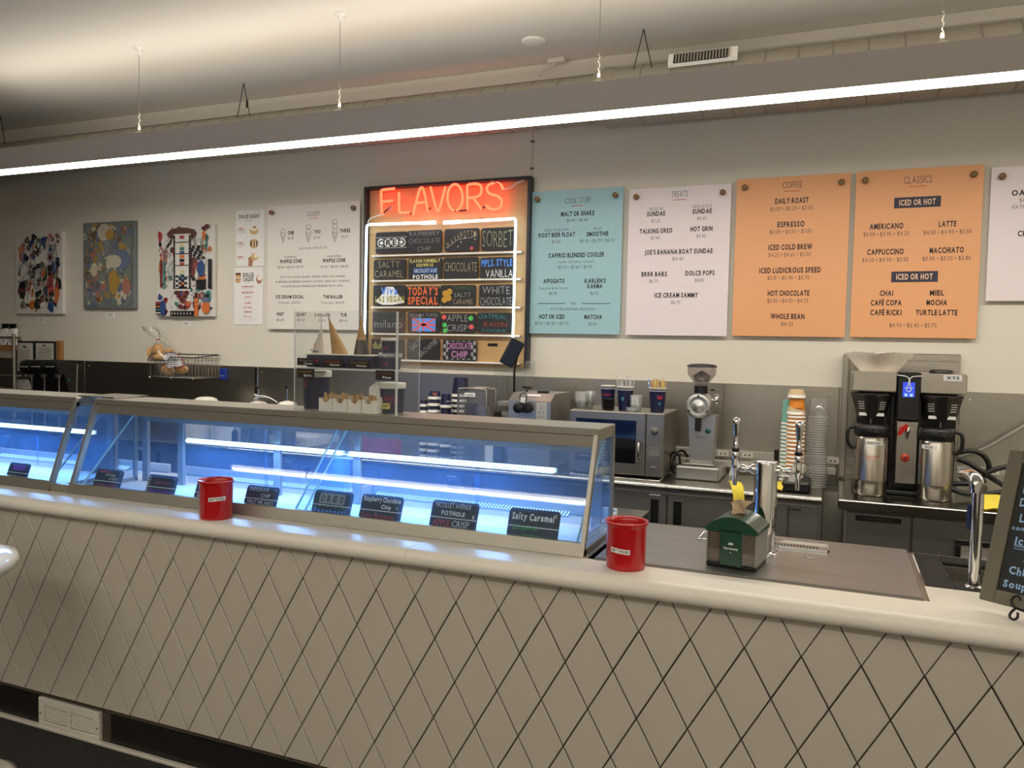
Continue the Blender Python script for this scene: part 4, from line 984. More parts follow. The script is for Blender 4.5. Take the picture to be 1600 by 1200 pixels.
obj('border_tube', MB().tube(smooth([f3(452, 328, NY), f3(75, 340, NY), f3(50, 343, NY), f3(48, 375, NY), f3(36, 985, NY)], 2), .0085, 8), NW, fs_)
obj('border_tube', MB().tube(smooth([f3(500, 330, NY), f3(895, 307, NY), f3(920, 304, NY), f3(922, 340, NY), f3(905, 1035, NY)], 2), .0085, 8), NW, fs_)
for a, b in (((370, 332), (452, 328)), ((500, 330), (600, 324))): obj('border_tube', MB().tube([f3(*a, NY+.001), f3(*b, NY+.001)], .012, 8), NW, fs_)
for x, y in ((318, 330), (683, 315), (72, 395), (938, 415), (715, 300), (930, 790)):
    obj('tube_support', MB().tube([f3(x, y, 4.862), f3(x, y, NY)], .006, 8), glass('support_glass', (.9, .9, .9), 1.2, haze=.2), fs_)
ledges = [(510, 85, 912), (663, 80, 912), (822, 80, 912), (983, 75, 900), (1140, 75, 905)]
for y, xa, xb in ledges:
    a = f3(xa, y+8, 4.84); b = f3(xb, y-4 if y < 800 else y+8, 4.84); z = (f3(300, y+2, 4.84).z + f3(800, y-2 if y < 700 else y+2, 4.84).z)/2
    l = obj('ledge', MB().box(SX0+.06, SX1-.06, 4.828, 4.862, z-.010, z+.002, .002), WHITEP, fs_)
    for xx in (SX0+.09, (SX0+SX1)/2, SX1-.09): obj('ledge_screw', MB().lathe((xx, 4.828, z-.004), [(.003, 0), (.002, .002)], 8, (0, -1, 0)), BLACK, l)
obj('label_slot', MB().box(f3(760, 1040, 4.86).x, f3(815, 1040, 4.86).x, 4.856, 4.862, f3(780, 1052, 4.86).z, f3(780, 1037, 4.86).z), BLACK, fs_)
def fcard(x0, y0, x1, y1, label, lines, deco=None):
    Y = 4.842; a = f3(x0, y0, Y); b = f3(x1, y1, Y); w_ = b.x-a.x; h = a.z-b.z; c = Vector(((a.x+b.x)/2, Y, (a.z+b.z)/2)); X, Z = Vector((1, 0, 0)), Vector((0, 0, 1))
    t = thing('chalk_flavor_card', label, 'sign', (c.x, Y, b.z))
    obj('card_board', MB().prism(rrect(c, w_, h, .014, X, Z), (0, .006, 0)), CARD, t)
    mb = MB(); c2 = c-Vector((0, .0012, 0))
    if deco: deco(mb, c2, X, Z, w_, h)
    for (s_, u, v, ww, hh_, m_, k_) in lines:
        mb.use(m_); mb.text(s_, c2-Vector((0, .0012, 0))+X*(u*w_)+Z*(v*h), ww*w_, hh_*h, k_, X, Z, 0, .035)
    obj('chalk_lettering', mb, None, t); return t
TANC = chalk('tan', (160, 150, 120))
def oreo(mb, c, X, Z, w_, h):
    mb.use(CGY)
    for v in (.24, -.24): mb.quad(c.x-w_*.48, c.x+w_*.48, c.z+v*h-.003, c.z+v*h+.003, c.y-.0002)
    mb.use(CW)
    for i in range(4): blob(mb, c-Vector((0, .0004, 0))+X*((-.33+.22*i)*w_), X, Z, .115*w_, .2*h, 12)
fcard(102, 388, 287, 506, 'chalk card reading OREO in a white banded strip', [('OREO', 0, 0, .84, .26, INK, B)], oreo)
fcard(290, 378, 486, 503, 'chalk card reading RASPBERRY CHOCOLATE CHIP', [('RASPBERRY', 0, .34, .88, .19, CGY, T_), ('CHOCOLATE', 0, .03, .92, .22, CGY, T_), ('CHIP', 0, -.32, .4, .2, CGY, T_)])
def pav(mb, c, X, Z, w_, h):
    mb.use(CR); blob(mb, c+X*.3*w_-Z*.38*h, X, Z, .05*w_, .07*h); mb.use(CW)
    for u, v in ((-.1, -.3), (.1, .1), (.38, .0), (-.02, -.1)): blob(mb, c+X*u*w_+Z*v*h, X, Z, .018*w_, .022*h, 8); mb.quad(c.x+u*w_+.002, c.x+u*w_+.003, c.z+v*h, c.z+v*h+.012, c.y-.0003)
    mb.tube([c+X*(-.45*w_)-Z*.35*h, c-X*.1*w_+Z*.02*h, c+X*.3*w_+Z*.1*h, c+X*.46*w_+Z*.2*h], .0012, 3)
    mb.use(TANC)
    for i, ch in enumerate('PAVAROTTI'):
        a = (i-4)/4; u = a*.38; v = .28-.22*(a-.5)**2; q = math.atan(-.4*(a-.5)); XX = Vector((math.cos(q), 0, math.sin(q))); ZZ = Vector((-math.sin(q), 0, math.cos(q)))
        mb.text(ch, c-Vector((0, .0008, 0))+X*u*w_+Z*v*h, w_*.07, h*.24, R_, XX, ZZ)
fcard(506, 368, 705, 494, 'chalk card reading PAVAROTTI with little music notes', [], pav)
fcard(721, 362, 912, 489, 'chalk card reading SORBET in tall outlined letters', [('SORBET', 0, 0, .92, .72, chalk('olive', (150, 156, 124)), T_)])
fcard(90, 548, 278, 660, 'chalk card reading SALTY CARAMEL in pale letters', [('SALTY', -.02, .25, .66, .32, TANC, R_), ('CARAMEL', -.02, -.24, .88, .34, TANC, R_)])
def nic(mb, c, X, Z, w_, h): mb.use(mat('chalk_blockblue', (50, 90, 150), .8)); mb.quad(c.x-.34*w_, c.x+.38*w_, c.z-.22*h, c.z+.04*h, c.y-.0004)
fcard(293, 540, 488, 660, 'chalk card reading FLAVOR FORMERLY KNOWN AS NICOLLET AVE POTHOLE', [('FLAVOR FORMERLY', 0, .37, .9, .15, CYL, B), ('KNOWN AS', 0, .17, .5, .14, CYL, B), ('NICOLLET AVE', .02, -.09, .66, .16, CW, R_), ('POTHOLE', .02, -.38, .74, .18, CW, B)], nic)
fcard(500, 535, 700, 658, 'chalk card reading CHOCOLATE across its middle', [('CHOCOLATE', 0, .05, .94, .42, TANC, R_)])
fcard(714, 535, 908, 656, 'chalk card reading MPLS. STYLE VANILLA in blue and white', [('MPLS. STYLE', 0, .24, .92, .3, CB, B), ('VANILLA', .08, -.26, .8, .36, CW, R_)])
def viva(mb, c, X, Z, w_, h): mb.use(CW); mb.add([c+X*w_*u+Z*h*v for u, v in ((-.44, -.3), (-.2, .1), (-.1, .42), (.12, .42), (.25, .1), (.47, -.35), (.1, -.45), (-.2, -.45))], [tuple(range(8))])
fcard(88, 697, 276, 817, 'chalk card with white star reading Viva LAS VEGAN', [('Viva', 0, .22, .5, .34, CB, B), ('LAS VEGAN', .02, -.18, .9, .28, chalk('darkyellow', (150, 140, 60)), B)], viva)
fcard(282, 703, 475, 817, "chalk card reading TODAY'S SPECIAL in orange", [("TODAY'S", 0, .25, .9, .38, CO, B), ('SPECIAL', 0, -.24, .9, .36, CO, B)])
def pump(mb, c, X, Z, w_, h):
    for u, v, r in ((-.36, .1, .14), (-.24, .18, .13), (-.38, -.2, .12), (-.26, -.12, .14)):
        mb.use(chalk('pumpkin', (196, 150, 50))); c = c-Vector((0, .0001, 0)); blob(mb, c+X*u*w_+Z*v*h, X, Z, .085*w_, .15*h)
        mb.use(chalk('pumpdark', (120, 90, 30)))
        for q in (-.03, .03): mb.quad(c.x+(u+q)*w_, c.x+(u+q)*w_+.001, c.z+(v-.1)*h, c.z+(v+.1)*h, c.y-.0005)
fcard(482, 696, 684, 818, 'chalk card reading PUMPKIN SALTY CARAMEL beside drawn pumpkins', [('PUMPKIN', .16, .34, .56, .2, chalk('darkgreen', (70, 100, 60)), R_), ('SALTY', .14, .03, .48, .22, CGY, R_), ('CARAMEL', .16, -.3, .58, .24, TANC, R_)], pump)
fcard(708, 694, 906, 820, 'chalk card reading WHITE CHOCOLATE in pale outline letters', [('WHITE', 0, .24, .8, .34, CGY, R_), ('CHOCOLATE', 0, -.26, .92, .36, CGY, R_)])
fcard(84, 848, 272, 975, 'chalk card reading milano behind the clear display stand', [('milano', 0, -.1, .86, .34, CGY, R_)])
def jack(mb, c, X, Z, w_, h):
    mb.use(CB); mb.quad(c.x-.36*w_, c.x+.36*w_, c.z-.44*h, c.z+.2*h, c.y-.0002)
    mb.use(CR)
    for q in ((-.34, -.42, .34, .18), (-.34, .18, .34, -.42), (-.36, -.12, .36, -.12), (0, -.44, 0, .2)):
        a = c+X*q[0]*w_+Z*q[1]*h; b = c+X*q[2]*w_+Z*q[3]*h; d = (b-a).normalized(); n_ = Vector((-d.z, 0, d.x))*.006; e = Vector((0, .0006, 0)); mb.add([a-n_-e, b-n_-e, b+n_-e, a+n_-e], [(0, 1, 2, 3)])
fcard(289, 853, 479, 975, 'chalk card with a red and blue crossed flag drawing', [('ENGLISH TOFFEE', 0, .34, .86, .16, CGY, R_)], jack)
def appl(mb, c, X, Z, w_, h):
    for m_, u, v in ((CG, -.4, -.1), (CR, .38, -.18), (CG, .36, .25), (CR, -.42, .3), (CG, -.38, -.38)): mb.use(m_); blob(mb, c+X*u*w_+Z*v*h, X, Z, .07*w_, .12*h)
fcard(487, 860, 686, 978, 'chalk card reading APPLE CRISP with drawn apples', [('APPLE', -.03, .25, .6, .34, CGY, R_), ('CRISP', -.03, -.24, .6, .34, CGY, R_)], appl)
fcard(695, 856, 897, 978, 'chalk card reading OATMEAL RAISIN COOKIE in teal and red', [('OATMEAL', -.05, .3, .78, .22, chalk('teal', (60, 140, 140)), R_), ('RAISIN', .04, -.08, .66, .24, chalk('dullred', (150, 70, 60)), R_), ('COOKIE', 0, -.38, .7, .14, chalk('teal', 0), R_)])
fcard(76, 1010, 268, 1130, 'chalk card reading dulce behind the pint tubs', [('dulce', -.2, .2, .5, .36, CYL, R_)])
fcard(285, 1010, 475, 1135, 'chalk card reading SALTY BROWNIE in slanting letters', [])
kids = [o for o in COL.objects if o.get('label') == 'chalk card reading SALTY BROWNIE in slanting letters'][0]
c = Vector((kids.location.x, 4.8400, kids.location.z+.095)); mb = MB().use(CGY)
a = .75; XX = Vector((math.cos(a), 0, math.sin(a))); ZZ = Vector((-math.sin(a), 0, math.cos(a))); mb.text('SALTY', c+Vector((-.052, 0, .016)), .12, .038, R_, XX, ZZ, 0, .04)
a = .7; XX = Vector((math.cos(a), 0, math.sin(a))); ZZ = Vector((-math.sin(a), 0, math.cos(a))); mb.text('BROWNIE', c+Vector((.040, 0, -.012)), .17, .036, R_, XX, ZZ, 0, .04)
obj('chalk_lettering', mb, None, kids)
def chk(mb, c, X, Z, w_, h):
    for i in range(5):
        for j in range(12):
            if (i+j) % 2: mb.use(CGY); mb.quad(c.x-.48*w_+j*.08*w_, c.x-.48*w_+(j+1)*.08*w_, c.z-.45*h+i*.18*h, c.z-.45*h+(i+1)*.18*h, c.y-.0002)
    mb.use(CARD); mb.quad(c.x-.34*w_, c.x+.34*w_, c.z-.4*h, c.z+.42*h, c.y-.0005)
fcard(495, 1014, 692, 1141, 'chalk card reading CHOCOLATE CHIP on a checkered border', [('CHOCOLATE', 0, .2, .74, .28, chalk('mauve', (180, 120, 170)), B), ('CHIP', 0, -.2, .48, .28, chalk('mauve', 0), B)], chk)
# ------------------------------------------------------------------ back counter equipment, left to right from the microwave
def fz(org, sc): return lambda x, y, Y: at(org[0]+x/sc, org[1]+y/sc, Y)
q6 = fz((860, 560), 5.3333)
MW = mat('microwave_steel', (146, 141, 131), .34, .85, var=.05, scale=10, stretch=(1, 6, 6))
MX0, MX1, MY0, MY1, MZ0, MZ1 = -1.385, -.851, 4.25, 4.64, .902, 1.250
t = thing('microwave', 'stainless commercial microwave with dial, carrying paper cups on top', 'microwave', ((MX0+MX1)/2, 4.45, .88))
obj('casing', MB().box(MX0, MX1, MY0+.012, MY1, MZ0, MZ1, .004), MW, t)
dx1 = q6(795, 600, MY0).x
dr = obj('door', MB().box(MX0, dx1-.002, MY0-.006, MY0+.012, MZ0+.004, MZ1-.002, .004), MW, t)
wa = q6(215, 475, MY0-.007); wb = q6(707, 880, MY0-.007)
obj('door_window', MB().box(wa.x, wb.x, MY0-.009, MY0-.005, wb.z, wa.z-.012, .002), mat('oven_glass', (8, 9, 11), .06), dr)
hx = q6(745, 780, MY0).x; h0 = q6(745, 850, MY0).z; h1 = q6(745, 703, MY0).z
obj('door_handle', MB().tube([(hx, MY0-.006, h1), (hx, MY0-.034, h1), (hx, MY0-.034, h0), (hx, MY0-.006, h0)], .006, 8), mat('handle_steel', (170, 164, 150), .25, 1.), dr)
obj('control_panel', MB().box(dx1+.002, MX1, MY0-.004, MY0+.012, MZ0+.004, MZ1-.002, .003), MW, t)
dc = q6(868, 608, MY0-.004)
obj('timer_dial', MB().lathe((dc.x, MY0-.004, dc.z), [(.021, 0), (.020, .012), (.016, .016), (.001, .016)], 24, (0, -1, 0)), mat('dial_grey', (120, 116, 108), .3, .6), t)
mb = MB().use(PAPER)
for i in range(21):
    a = math.radians(-130+i*13); r0, r1 = .026, .031
    c0 = Vector((dc.x+r0*math.sin(a), MY0-.0048, dc.z+r0*math.cos(a))); c1 = Vector((dc.x+r1*math.sin(a), MY0-.0048, dc.z+r1*math.cos(a))); mb.tube([c0, c1], .0007, 3)
for y, w_ in ((745, 60), (770, 90), (782, 86), (795, 90), (808, 84)):
    c = q6(862, y, MY0-.005); mb.text('POWER 1000' if y > 750 else 'COOK TIME', c, w_/5.33*mpp(c)*1.1, .0042, R_)
c = q6(857, 903, MY0-.005); mb.text('amana', c, .03, .006, B); obj('panel_print', mb, None, t)
c = q6(262, 823, MY0-.0095); mb = MB().use(PAPER).text('Amana', c+Vector((.02, 0, .012)), .05, .008, R_); obj('window_print', mb, None, dr)
for sx in (MX0+.03, MX1-.03):
    for sy in (MY0+.04, MY1-.04): obj('foot', MB().cyl((sx, sy, .88), .012, .022, 12), BLACK, t)
obj('wire_stand', MB().tube([(MX0+.01, MY0+.002, .884), (MX1-.02, MY0+.002, .884), (MX1-.02, MY1, .884)], .004, 6), CHROME, t)

RIM = mat('cup_rim_white', (226, 222, 214), .4)
def cup_mesh(bm_, rt, rb, h, c, m_body, m_rim, band=True, inv=False, openc=True):
    x, y, z = c
    pr = [(rb, 0), (rt, h)] if not inv else [(rt, 0), (rb, h)]
    return pr
def paper_cup(x, y, z, rt, rb, h, label, m_body, group=None, print_=None, band=True):
    t = thing('paper_cup', label, 'cup', (x, y, z), group)
    obj('cup_wall', MB().lathe((x, y, z), [(rb, 0), (rt, h*.86)], 28, cap1=False), m_body, t)
    obj('cup_rim', MB().lathe((x, y, z), [(rt, h*.86), (rt*1.01, h*.975), (rt*1.06, h*.985), (rt*1.06, h), (rt*.98, h), (rt*.97, h*.9), (rb*.95, .004), (.001, .004)], 28, cap0=False, cap1=False), RIM, t)
    if band: obj('cup_band', MB().lathe((x, y, z), [(rt*1.003, h*.885), (rt*1.012, h*.93)], 28, cap0=False, cap1=False), NAVY, t)
    if print_: 
        for st, m_, dz, w_, hh_, da in print_:
            mb = MB(); tmp = MB().text(st, (0, 0, 0), w_, hh_, B); mb.use(m_)
            zc = h*dz; r = rb+(rt-rb)*dz/.86; r += .0012; am = math.radians(-90+da)+math.atan2(0-x, y)
            mb.add([(x+(r+.05*(v.z)*0)*math.cos(am+v.x/r), y+r*math.sin(am+v.x/r), z+zc+v.z) for v in tmp.v], tmp.f); obj('cup_print', mb, None, t)
    return t
# cups and lids standing on the microwave
CREDM = mat('print_red', (200, 40, 60), .5); CTEAL = mat('print_teal', (70, 150, 180), .5)
def on_mw(px, Y): p = at(px, 620, Y); return p.x
cups = []
for (px, Y, rt, lab, pr) in ((950, 4.42, .042, 'left navy paper cup on the microwave, with red lettering', [('Sebastian', CREDM, .62, .05, .010, -12)]),
        (977, 4.36, .046, 'navy paper cup on the microwave holding clear straws', [('8', CTEAL, .5, .012, .020, -20)]),
        (1027.5, 4.37, .047, 'navy paper cup on the microwave holding wooden stirrers', [('Seb', CREDM, .62, .030, .020, 18), ('o', CTEAL, .38, .014, .016, 16)])):
    paper_cup(on_mw(px, Y), Y, 1.250, rt, rt*.76, .135, lab, NAVY, print_=pr)
rn = random.Random(5)
STRAW = glass('clear_straw', (.93, .94, .95), 1.3, haze=.45, hazecol=(.95, .95, .95))
sx = on_mw(978, 4.36)
for i in range(16):
    a = rn.uniform(0, 6.28); r0 = rn.uniform(.002, .022); r1 = r0+rn.uniform(.004, .05); h = rn.uniform(.165, .20)
    b = rn.uniform(-.3, .3)
    p0 = Vector((sx+r0*math.cos(a), 4.36+r0*math.sin(a), 1.256)); p1 = Vector((sx+(r0+.035*rn.random())*math.cos(a)*1.0+ (rn.random()-.5)*.03, 4.36+(r0+.02*rn.random())*math.sin(a), 1.25+h))
    o = obj('drinking_straw', MB().tube([p0, p1], .0032, 7), STRAW); tag(o, 'clear drinking straw in the middle navy cup on the microwave', 'straw', 'clear straws in a navy cup')
sx = on_mw(1027.5, 4.37)
stm = [SPOONW, mat('pale_stick', (214, 190, 140), .6), mat('yellow_stick', (216, 200, 96), .6)]
for i in range(20):
    a = rn.uniform(0, 6.28); r0 = rn.uniform(.0, .024); h = rn.uniform(.160, .19)
    p0 = Vector((sx+r0*.8*math.cos(a), 4.37+r0*.8*math.sin(a), 1.258)); p1 = Vector((sx+(r0*1.5+.01)*math.cos(a)+(rn.random()-.4)*.02, 4.37+(r0+.006)*math.sin(a), 1.25+h))
    d = (p1-p0)*.5
    o = obj('wooden_stirrer', MB().obox((p0+p1)/2, (.0028, 0, 0), (0, .0010, 0), d), stm[i % 3 if i < 9 else 0]); tag(o, 'thin wooden stirrer in the right-hand navy cup on the microwave', 'stirrer', 'wooden stirrers in a navy cup')
p0 = Vector((sx-.03, 4.36, 1.30)); p1 = Vector((sx-.052, 4.36, 1.428)); mb = MB()
for i in range(10): mb.use(CB if i % 2 else PAPER); mb.cyl(p0.lerp(p1, i/10), .0042, (p1-p0).length/10, 8, p1-p0)
o = obj('striped_straw', mb, None); tag(o, 'blue and white striped straw at the left of the stirrers', 'straw')
def stack_bowls(px, Y, z, r, n, label_t, group, m_, name, rb=.7, h=.03, step=.008, deep=True):
    x = on_mw(px, Y)
    for i in range(n):
        zz = z+i*step
        o = obj(name, MB().lathe((x, Y, zz), [(r*rb, 0), (r*.92, h*.7), (r, h), (r*1.02, h), (r*.9, h*.66), (r*rb*.95, .002), (.001, .002)], 24, cap1=False), m_)
        tag(o, ordn(n-1-i)+' '+label_t, 'bowl' if name == 'clear_bowl' else 'lid', group)
stack_bowls(909, 4.42, 1.252, .040, 6, 'clear bowl of the left stack at the back of the microwave', 'clear bowls on the microwave', CUPCLEAR, 'clear_bowl', .6, .045, .009)
stack_bowls(922, 4.46, 1.252, .034, 7, 'clear bowl of the stack just left of the navy cups', 'clear bowls beside the navy cups', CUPCLEAR, 'clear_bowl', .6, .045, .008)
stack_bowls(951, 4.30, 1.252, .036, 7, 'black plastic lid of the stack before the left navy cup', 'black lids on the microwave', BLACK, 'black_cup_lid', .75, .012, .0085)
stack_bowls(994, 4.33, 1.252, .034, 6, 'clear dome lid of the tall stack between the navy cups', 'clear dome lids stacked on the microwave', CUPCLEAR, 'clear_cup_lid', .8, .04, .010)
stack_bowls(987, 4.29, 1.252, .030, 2, 'clear lid of the low pair at the front of the microwave', 'low pair of clear lids', CUPCLEAR, 'clear_cup_lid', .8, .014, .008)

# coffee grinder
GR = mat('grinder_silver', (176, 174, 168), .30, .75, var=.03, scale=20); GY = 4.38
t = thing('coffee_grinder', 'silver commercial coffee grinder with round face and clear hopper', 'coffee grinder', (-.69, 4.48, .88))
def q(x, y, Y=GY): return q6(x, y, Y)
xa, xb = q(1040, 950).x, q(1405, 950).x; zb = q(1200, 905).z
obj('base', MB().box(xa, xb, GY, GY+.30, .882, zb, .008), GR, t)
obj('catch_plate', MB().box(xa+.03, xb-.03, GY+.02, GY+.20, zb, zb+.016, .004), STEEL, t)
b0 = q(1165, 865, GY+.08); b1 = q(1342, 865, GY+.08); t0 = q(1150, 470, GY+.08); t1 = q(1382, 470, GY+.08)
mb = MB(); mb.prism([(b0.x, GY+.08, zb), (b1.x, GY+.08, zb), (t1.x, GY+.08, t0.z), (t0.x, GY+.08, t0.z)], (0, .13, 0)); obj('body', mb, GR, t)
hc = q(1225, 400, GY+.02); R0 = 108/5.333*mpp(hc)
obj('grinding_head', MB().lathe((hc.x, GY+.14, hc.z), [(R0*.98, -.04), (R0*1.0, .06), (R0*.98, .085), (R0*.9, .095)], 36, (0, -1, 0)), GR, t)
fc2 = obj('face_disc', MB().lathe((hc.x, GY+.046, hc.z), [(R0*.92, 0), (R0*.90, .006), (R0*.66, .008), (R0*.62, .004), (R0*.44, .004), (R0*.40, .014), (R0*.18, .016), (R0*.16, .022), (.001, .022)], 36, (0, -1, 0)), mat('face_silver', (180, 180, 178), .35, .6), t)
for a in (90, 210, 330): obj('face_bolt', MB().cyl((hc.x+R0*.78*math.cos(math.radians(a)), GY+.040, hc.z+R0*.78*math.sin(math.radians(a))), .006, .004, 10, (0, -1, 0)), BLACK, fc2)
obj('neck', MB().cyl((hc.x+.004, GY+.10, hc.z+R0*.95), .037, q(1240, 225, GY+.1).z-hc.z-R0*.95, 24), BLACK, t)
z0 = q(1240, 225, GY+.1).z; z1 = q(1240, 72, GY+.1).z; hr = 120/5.333*mpp(hc)
obj('hopper', MB().lathe((hc.x+.006, GY+.10, z0), [(.036, 0), (.040, .012), (hr*.78, (z1-z0)*.42), (hr*.97, (z1-z0)*.6), (hr, z1-z0)], 32, cap0=False, cap1=False), glass('hopper_plastic', (.80, .76, .76), 1.4, haze=.25, hazecol=(.7, .66, .66)), t)
obj('bean_cone', MB().lathe((hc.x+.006, GY+.10, z0+.02), [(.034, 0), (.050, .035), (.004, .062)], 24), mat('inner_guard', (110, 100, 98), .5), t)
obj('hopper_lid', MB().lathe((hc.x+.006, GY+.10, z1), [(hr*1.03, 0), (hr*1.04, .008), (hr*.8, .016), (hr*.3, .020), (.001, .020)], 32), BLACK, t)
k = q(1330, 345, GY+.1)
obj('adjuster', MB().lathe((k.x, GY+.12, k.z), [(.012, 0), (.012, .022), (.030, .024), (.031, .042), (.027, .045), (.001, .045)], 20, (1, 0, 0)), CHROME, t)
obj('lever_tab', MB().box(k.x, k.x+.02, GY+.10, GY+.12, k.z+.05, k.z+.06, .002), BLACK, t)
c = q(1230, 560, GY+.07); obj('spout', MB().box(c.x-.014, c.x+.016, GY+.05, GY+.082, c.z-.030, c.z+.05, .004), BLACK, t)
c = q(1312, 605, GY+.078); obj('power_button', MB().lathe((c.x, GY+.08, c.z), [(.016, 0), (.015, .005), (.001, .006)], 20, (0, -1, 0)), mat('teal_button', (20, 84, 84), .3), t)
mb = MB().use(INKG); c = q(1252, 655, GY+.079); mb.text('MAHLKONIG', c, .05, .006, B); c = q(1252, 670, GY+.079); mb.text('SERIES GUATEMALA', c, .07, .005, R_); obj('body_print', mb, None, t)
o = obj('power_cord', MB().tube(smooth([Vector(v) for v in ((-.80, 4.50, .885), (-.84, 4.48, .90), (-.86, 4.46, .98), (-.83, 4.44, 1.03), (-.80, 4.44, 1.02), (-.79, 4.44, .95), (-.80, 4.46, .90), (-.84, 4.5, .94), (-.84, 4.52, 1.0), (-.80, 4.55, 1.03), (-.78, 4.6, .98))]), .007, 7), BLACK); tag(o, 'coiled black power cord between microwave and grinder', 'cord')
c = atz(1144, 744, .88); o = obj('white_adapter', MB().prism([(c.x-.02, c.y, .881), (c.x+.025, c.y, .881), (c.x+.018, c.y, .94), (c.x-.004, c.y, .95)], (0, .05, 0)), WHITEP); tag(o, 'small white plug adapter standing right of the grinder', 'adapter')

# wedge-topped steel blender base with black knob
q5 = fz((640, 560), 6.154)
t = thing('steel_dispenser', 'wedge-topped stainless machine with a black knob left of the microwave', 'machine', (-1.64, 4.45, .88))
a = q5(955, 400, 4.3); b = q5(1358, 400, 4.3); z = a.z; zt = q5(1040, 335, 4.36).z
mb = MB(); xs0, xs1 = a.x, b.x
mb.prism([(xs0, 4.30, .89), (xs0, 4.30, z), (xs0, 4.37, z+.042), (xs0, 4.66, z+.042), (xs0, 4.66, .89)], (xs1-xs0, 0, 0)); obj('casing', mb, mat('satin_steel', (186, 182, 172), .32, .85), t)
c = q5(1075, 470, 4.30); kb = obj('knob', MB().lathe((c.x, 4.30, c.z), [(.030, 0), (.032, .02), (.032, .055), (.027, .060), (.001, .060)], 24, (0, -1, 0)), BLACK, t)
obj('knob_ring', MB().lathe((c.x+.045, 4.30, c.z), [(.030, 0), (.030, .03), (.024, .032)], 24, (0, -1, 0)), BLACKM, t)
c = q5(1270, 510, 4.30); kp = obj('control_plate', MB().box(c.x-.032, c.x+.032, 4.295, 4.30, c.z-.055, c.z+.050, .001), mat('plate_grey', (176, 174, 170), .4), t)
mb = MB().use(INKG)
for u, v, r in ((0, .025, .011), (-.012, -.005, .005), (.012, -.005, .005), (-.012, -.03, .005), (.012, -.03, .005)): mb.tube([Vector((c.x+u+r*math.cos(k_*.785), 4.2945, c.z+v+r*math.sin(k_*.785))) for k_ in range(8)], .0008, 3, True)
obj('plate_print', mb, None, kp)
c = q5(1090, 390, 4.24); obj('hanging_tag', MB().box(c.x-.014, c.x+.014, 4.235, 4.24, c.z-.02, c.z+.008, .001), PAPER, kb)
obj('tag_ring', MB().tube([Vector((c.x+.022*math.cos(k_*.52), 4.245, c.z+.008+.026*math.sin(k_*.52))) for k_ in range(12)], .003, 6, True), BLACK, kb)
c = q5(1115, 290, 4.42); obj('top_lever', MB().tube([(c.x, 4.42, z+.04), (c.x+.02, 4.42, c.z), (c.x-.02, 4.42, c.z+.01), (c.x+.04, 4.42, c.z+.008)], .006, 8), BLACK, t)
c = q5(1290, 325, 4.42); obj('top_pad', MB().box(c.x-.035, c.x+.03, 4.40, 4.44, z+.042, z+.056, .003), BLACK, t)
mb = MB().use(PAPER); c = q5(1205, 352, 4.36); mb.prism([(c.x-.04, 4.34, z+.0255), (c.x+.04, 4.34, z+.0255), (c.x+.04, 4.352, z+.033), (c.x-.04, 4.352, z+.033)], (0, -.001, .002)); obj('caution_label', mb, None, t)
# tall clear bin with a black tablet on top
t = thing('acrylic_bin', 'tall clear acrylic bin in front of the backsplash, black tablet leaning on it', 'bin', (-1.98, 4.75, .88))
a = q5(803, 560, 4.67); b = q5(1100, 560, 4.67); zt = q5(900, 110, 4.67).z
mb = MB(); mb.box(a.x, b.x, 4.67, 4.674, .885, zt); obj('bin_front', mb, CLEAR, t)
obj('bin_side', MB().box(a.x, a.x+.004, 4.674, 4.84, .885, zt+.06), CLEAR, t); obj('bin_side', MB().box(b.x-.004, b.x, 4.674, 4.84, .885, zt+.06), CLEAR, t); obj('bin_back', MB().box(a.x, b.x, 4.84, 4.844, .885, zt+.06), CLEAR, t)
mb = MB()
for i in range(5): mb.box(a.x+.02, b.x-.02, 4.69, 4.82, .93+.07*i, .96+.07*i, .003)
obj('folded_sleeves', mb, mat('grey_sleeves', (150, 146, 142), .6), t)
c = q5(985, -55, 4.42)
R_m = Matrix.Translation(c) @ Matrix.Rotation(math.radians(-62), 4, 'Y') @ Matrix.Rotation(math.radians(20), 4, 'X')
t2 = thing('tablet', 'black tablet propped diagonally by the lower right of the neon sign', 'tablet', tuple(c))
mb = MB(); mb.M = R_m; obj('tablet_body', mb.box(-.085, .085, -.012, .012, -.045, .045, .006), BLACK, t2)
mb = MB(); mb.M = R_m; obj('tablet_screen', mb.box(-.072, .072, -.014, -.012, -.036, .036, .001), mat('tablet_glass', (30, 31, 34), .35), t2)
xa_ = min(c.x-.04, xs0-.03)
obj('stand_arm', MB().tube([(c.x, 4.436, c.z), (c.x, 4.50, c.z-.03), (xa_, 4.56, c.z-.12), (xa_, 4.58, .89)], .007, 8), BLACK, t2); obj('stand_base', MB().cyl((xa_, 4.58, .8805), .05, .012, 20), BLACK, t2)
# black scoop rest
a = q5(825, 550, 4.40); o = obj('black_wedge', MB().prism([(a.x-.05, 4.38, .885), (a.x+.055, 4.38, .885), (a.x+.045, 4.38, 1.10), (a.x+.020, 4.38, 1.20), (a.x, 4.38, 1.20), (a.x-.03, 4.38, 1.02)], (0, .06, 0)), BLACKM); tag(o, 'tall black plastic wedge stand left of the wedge-topped machine', 'stand')
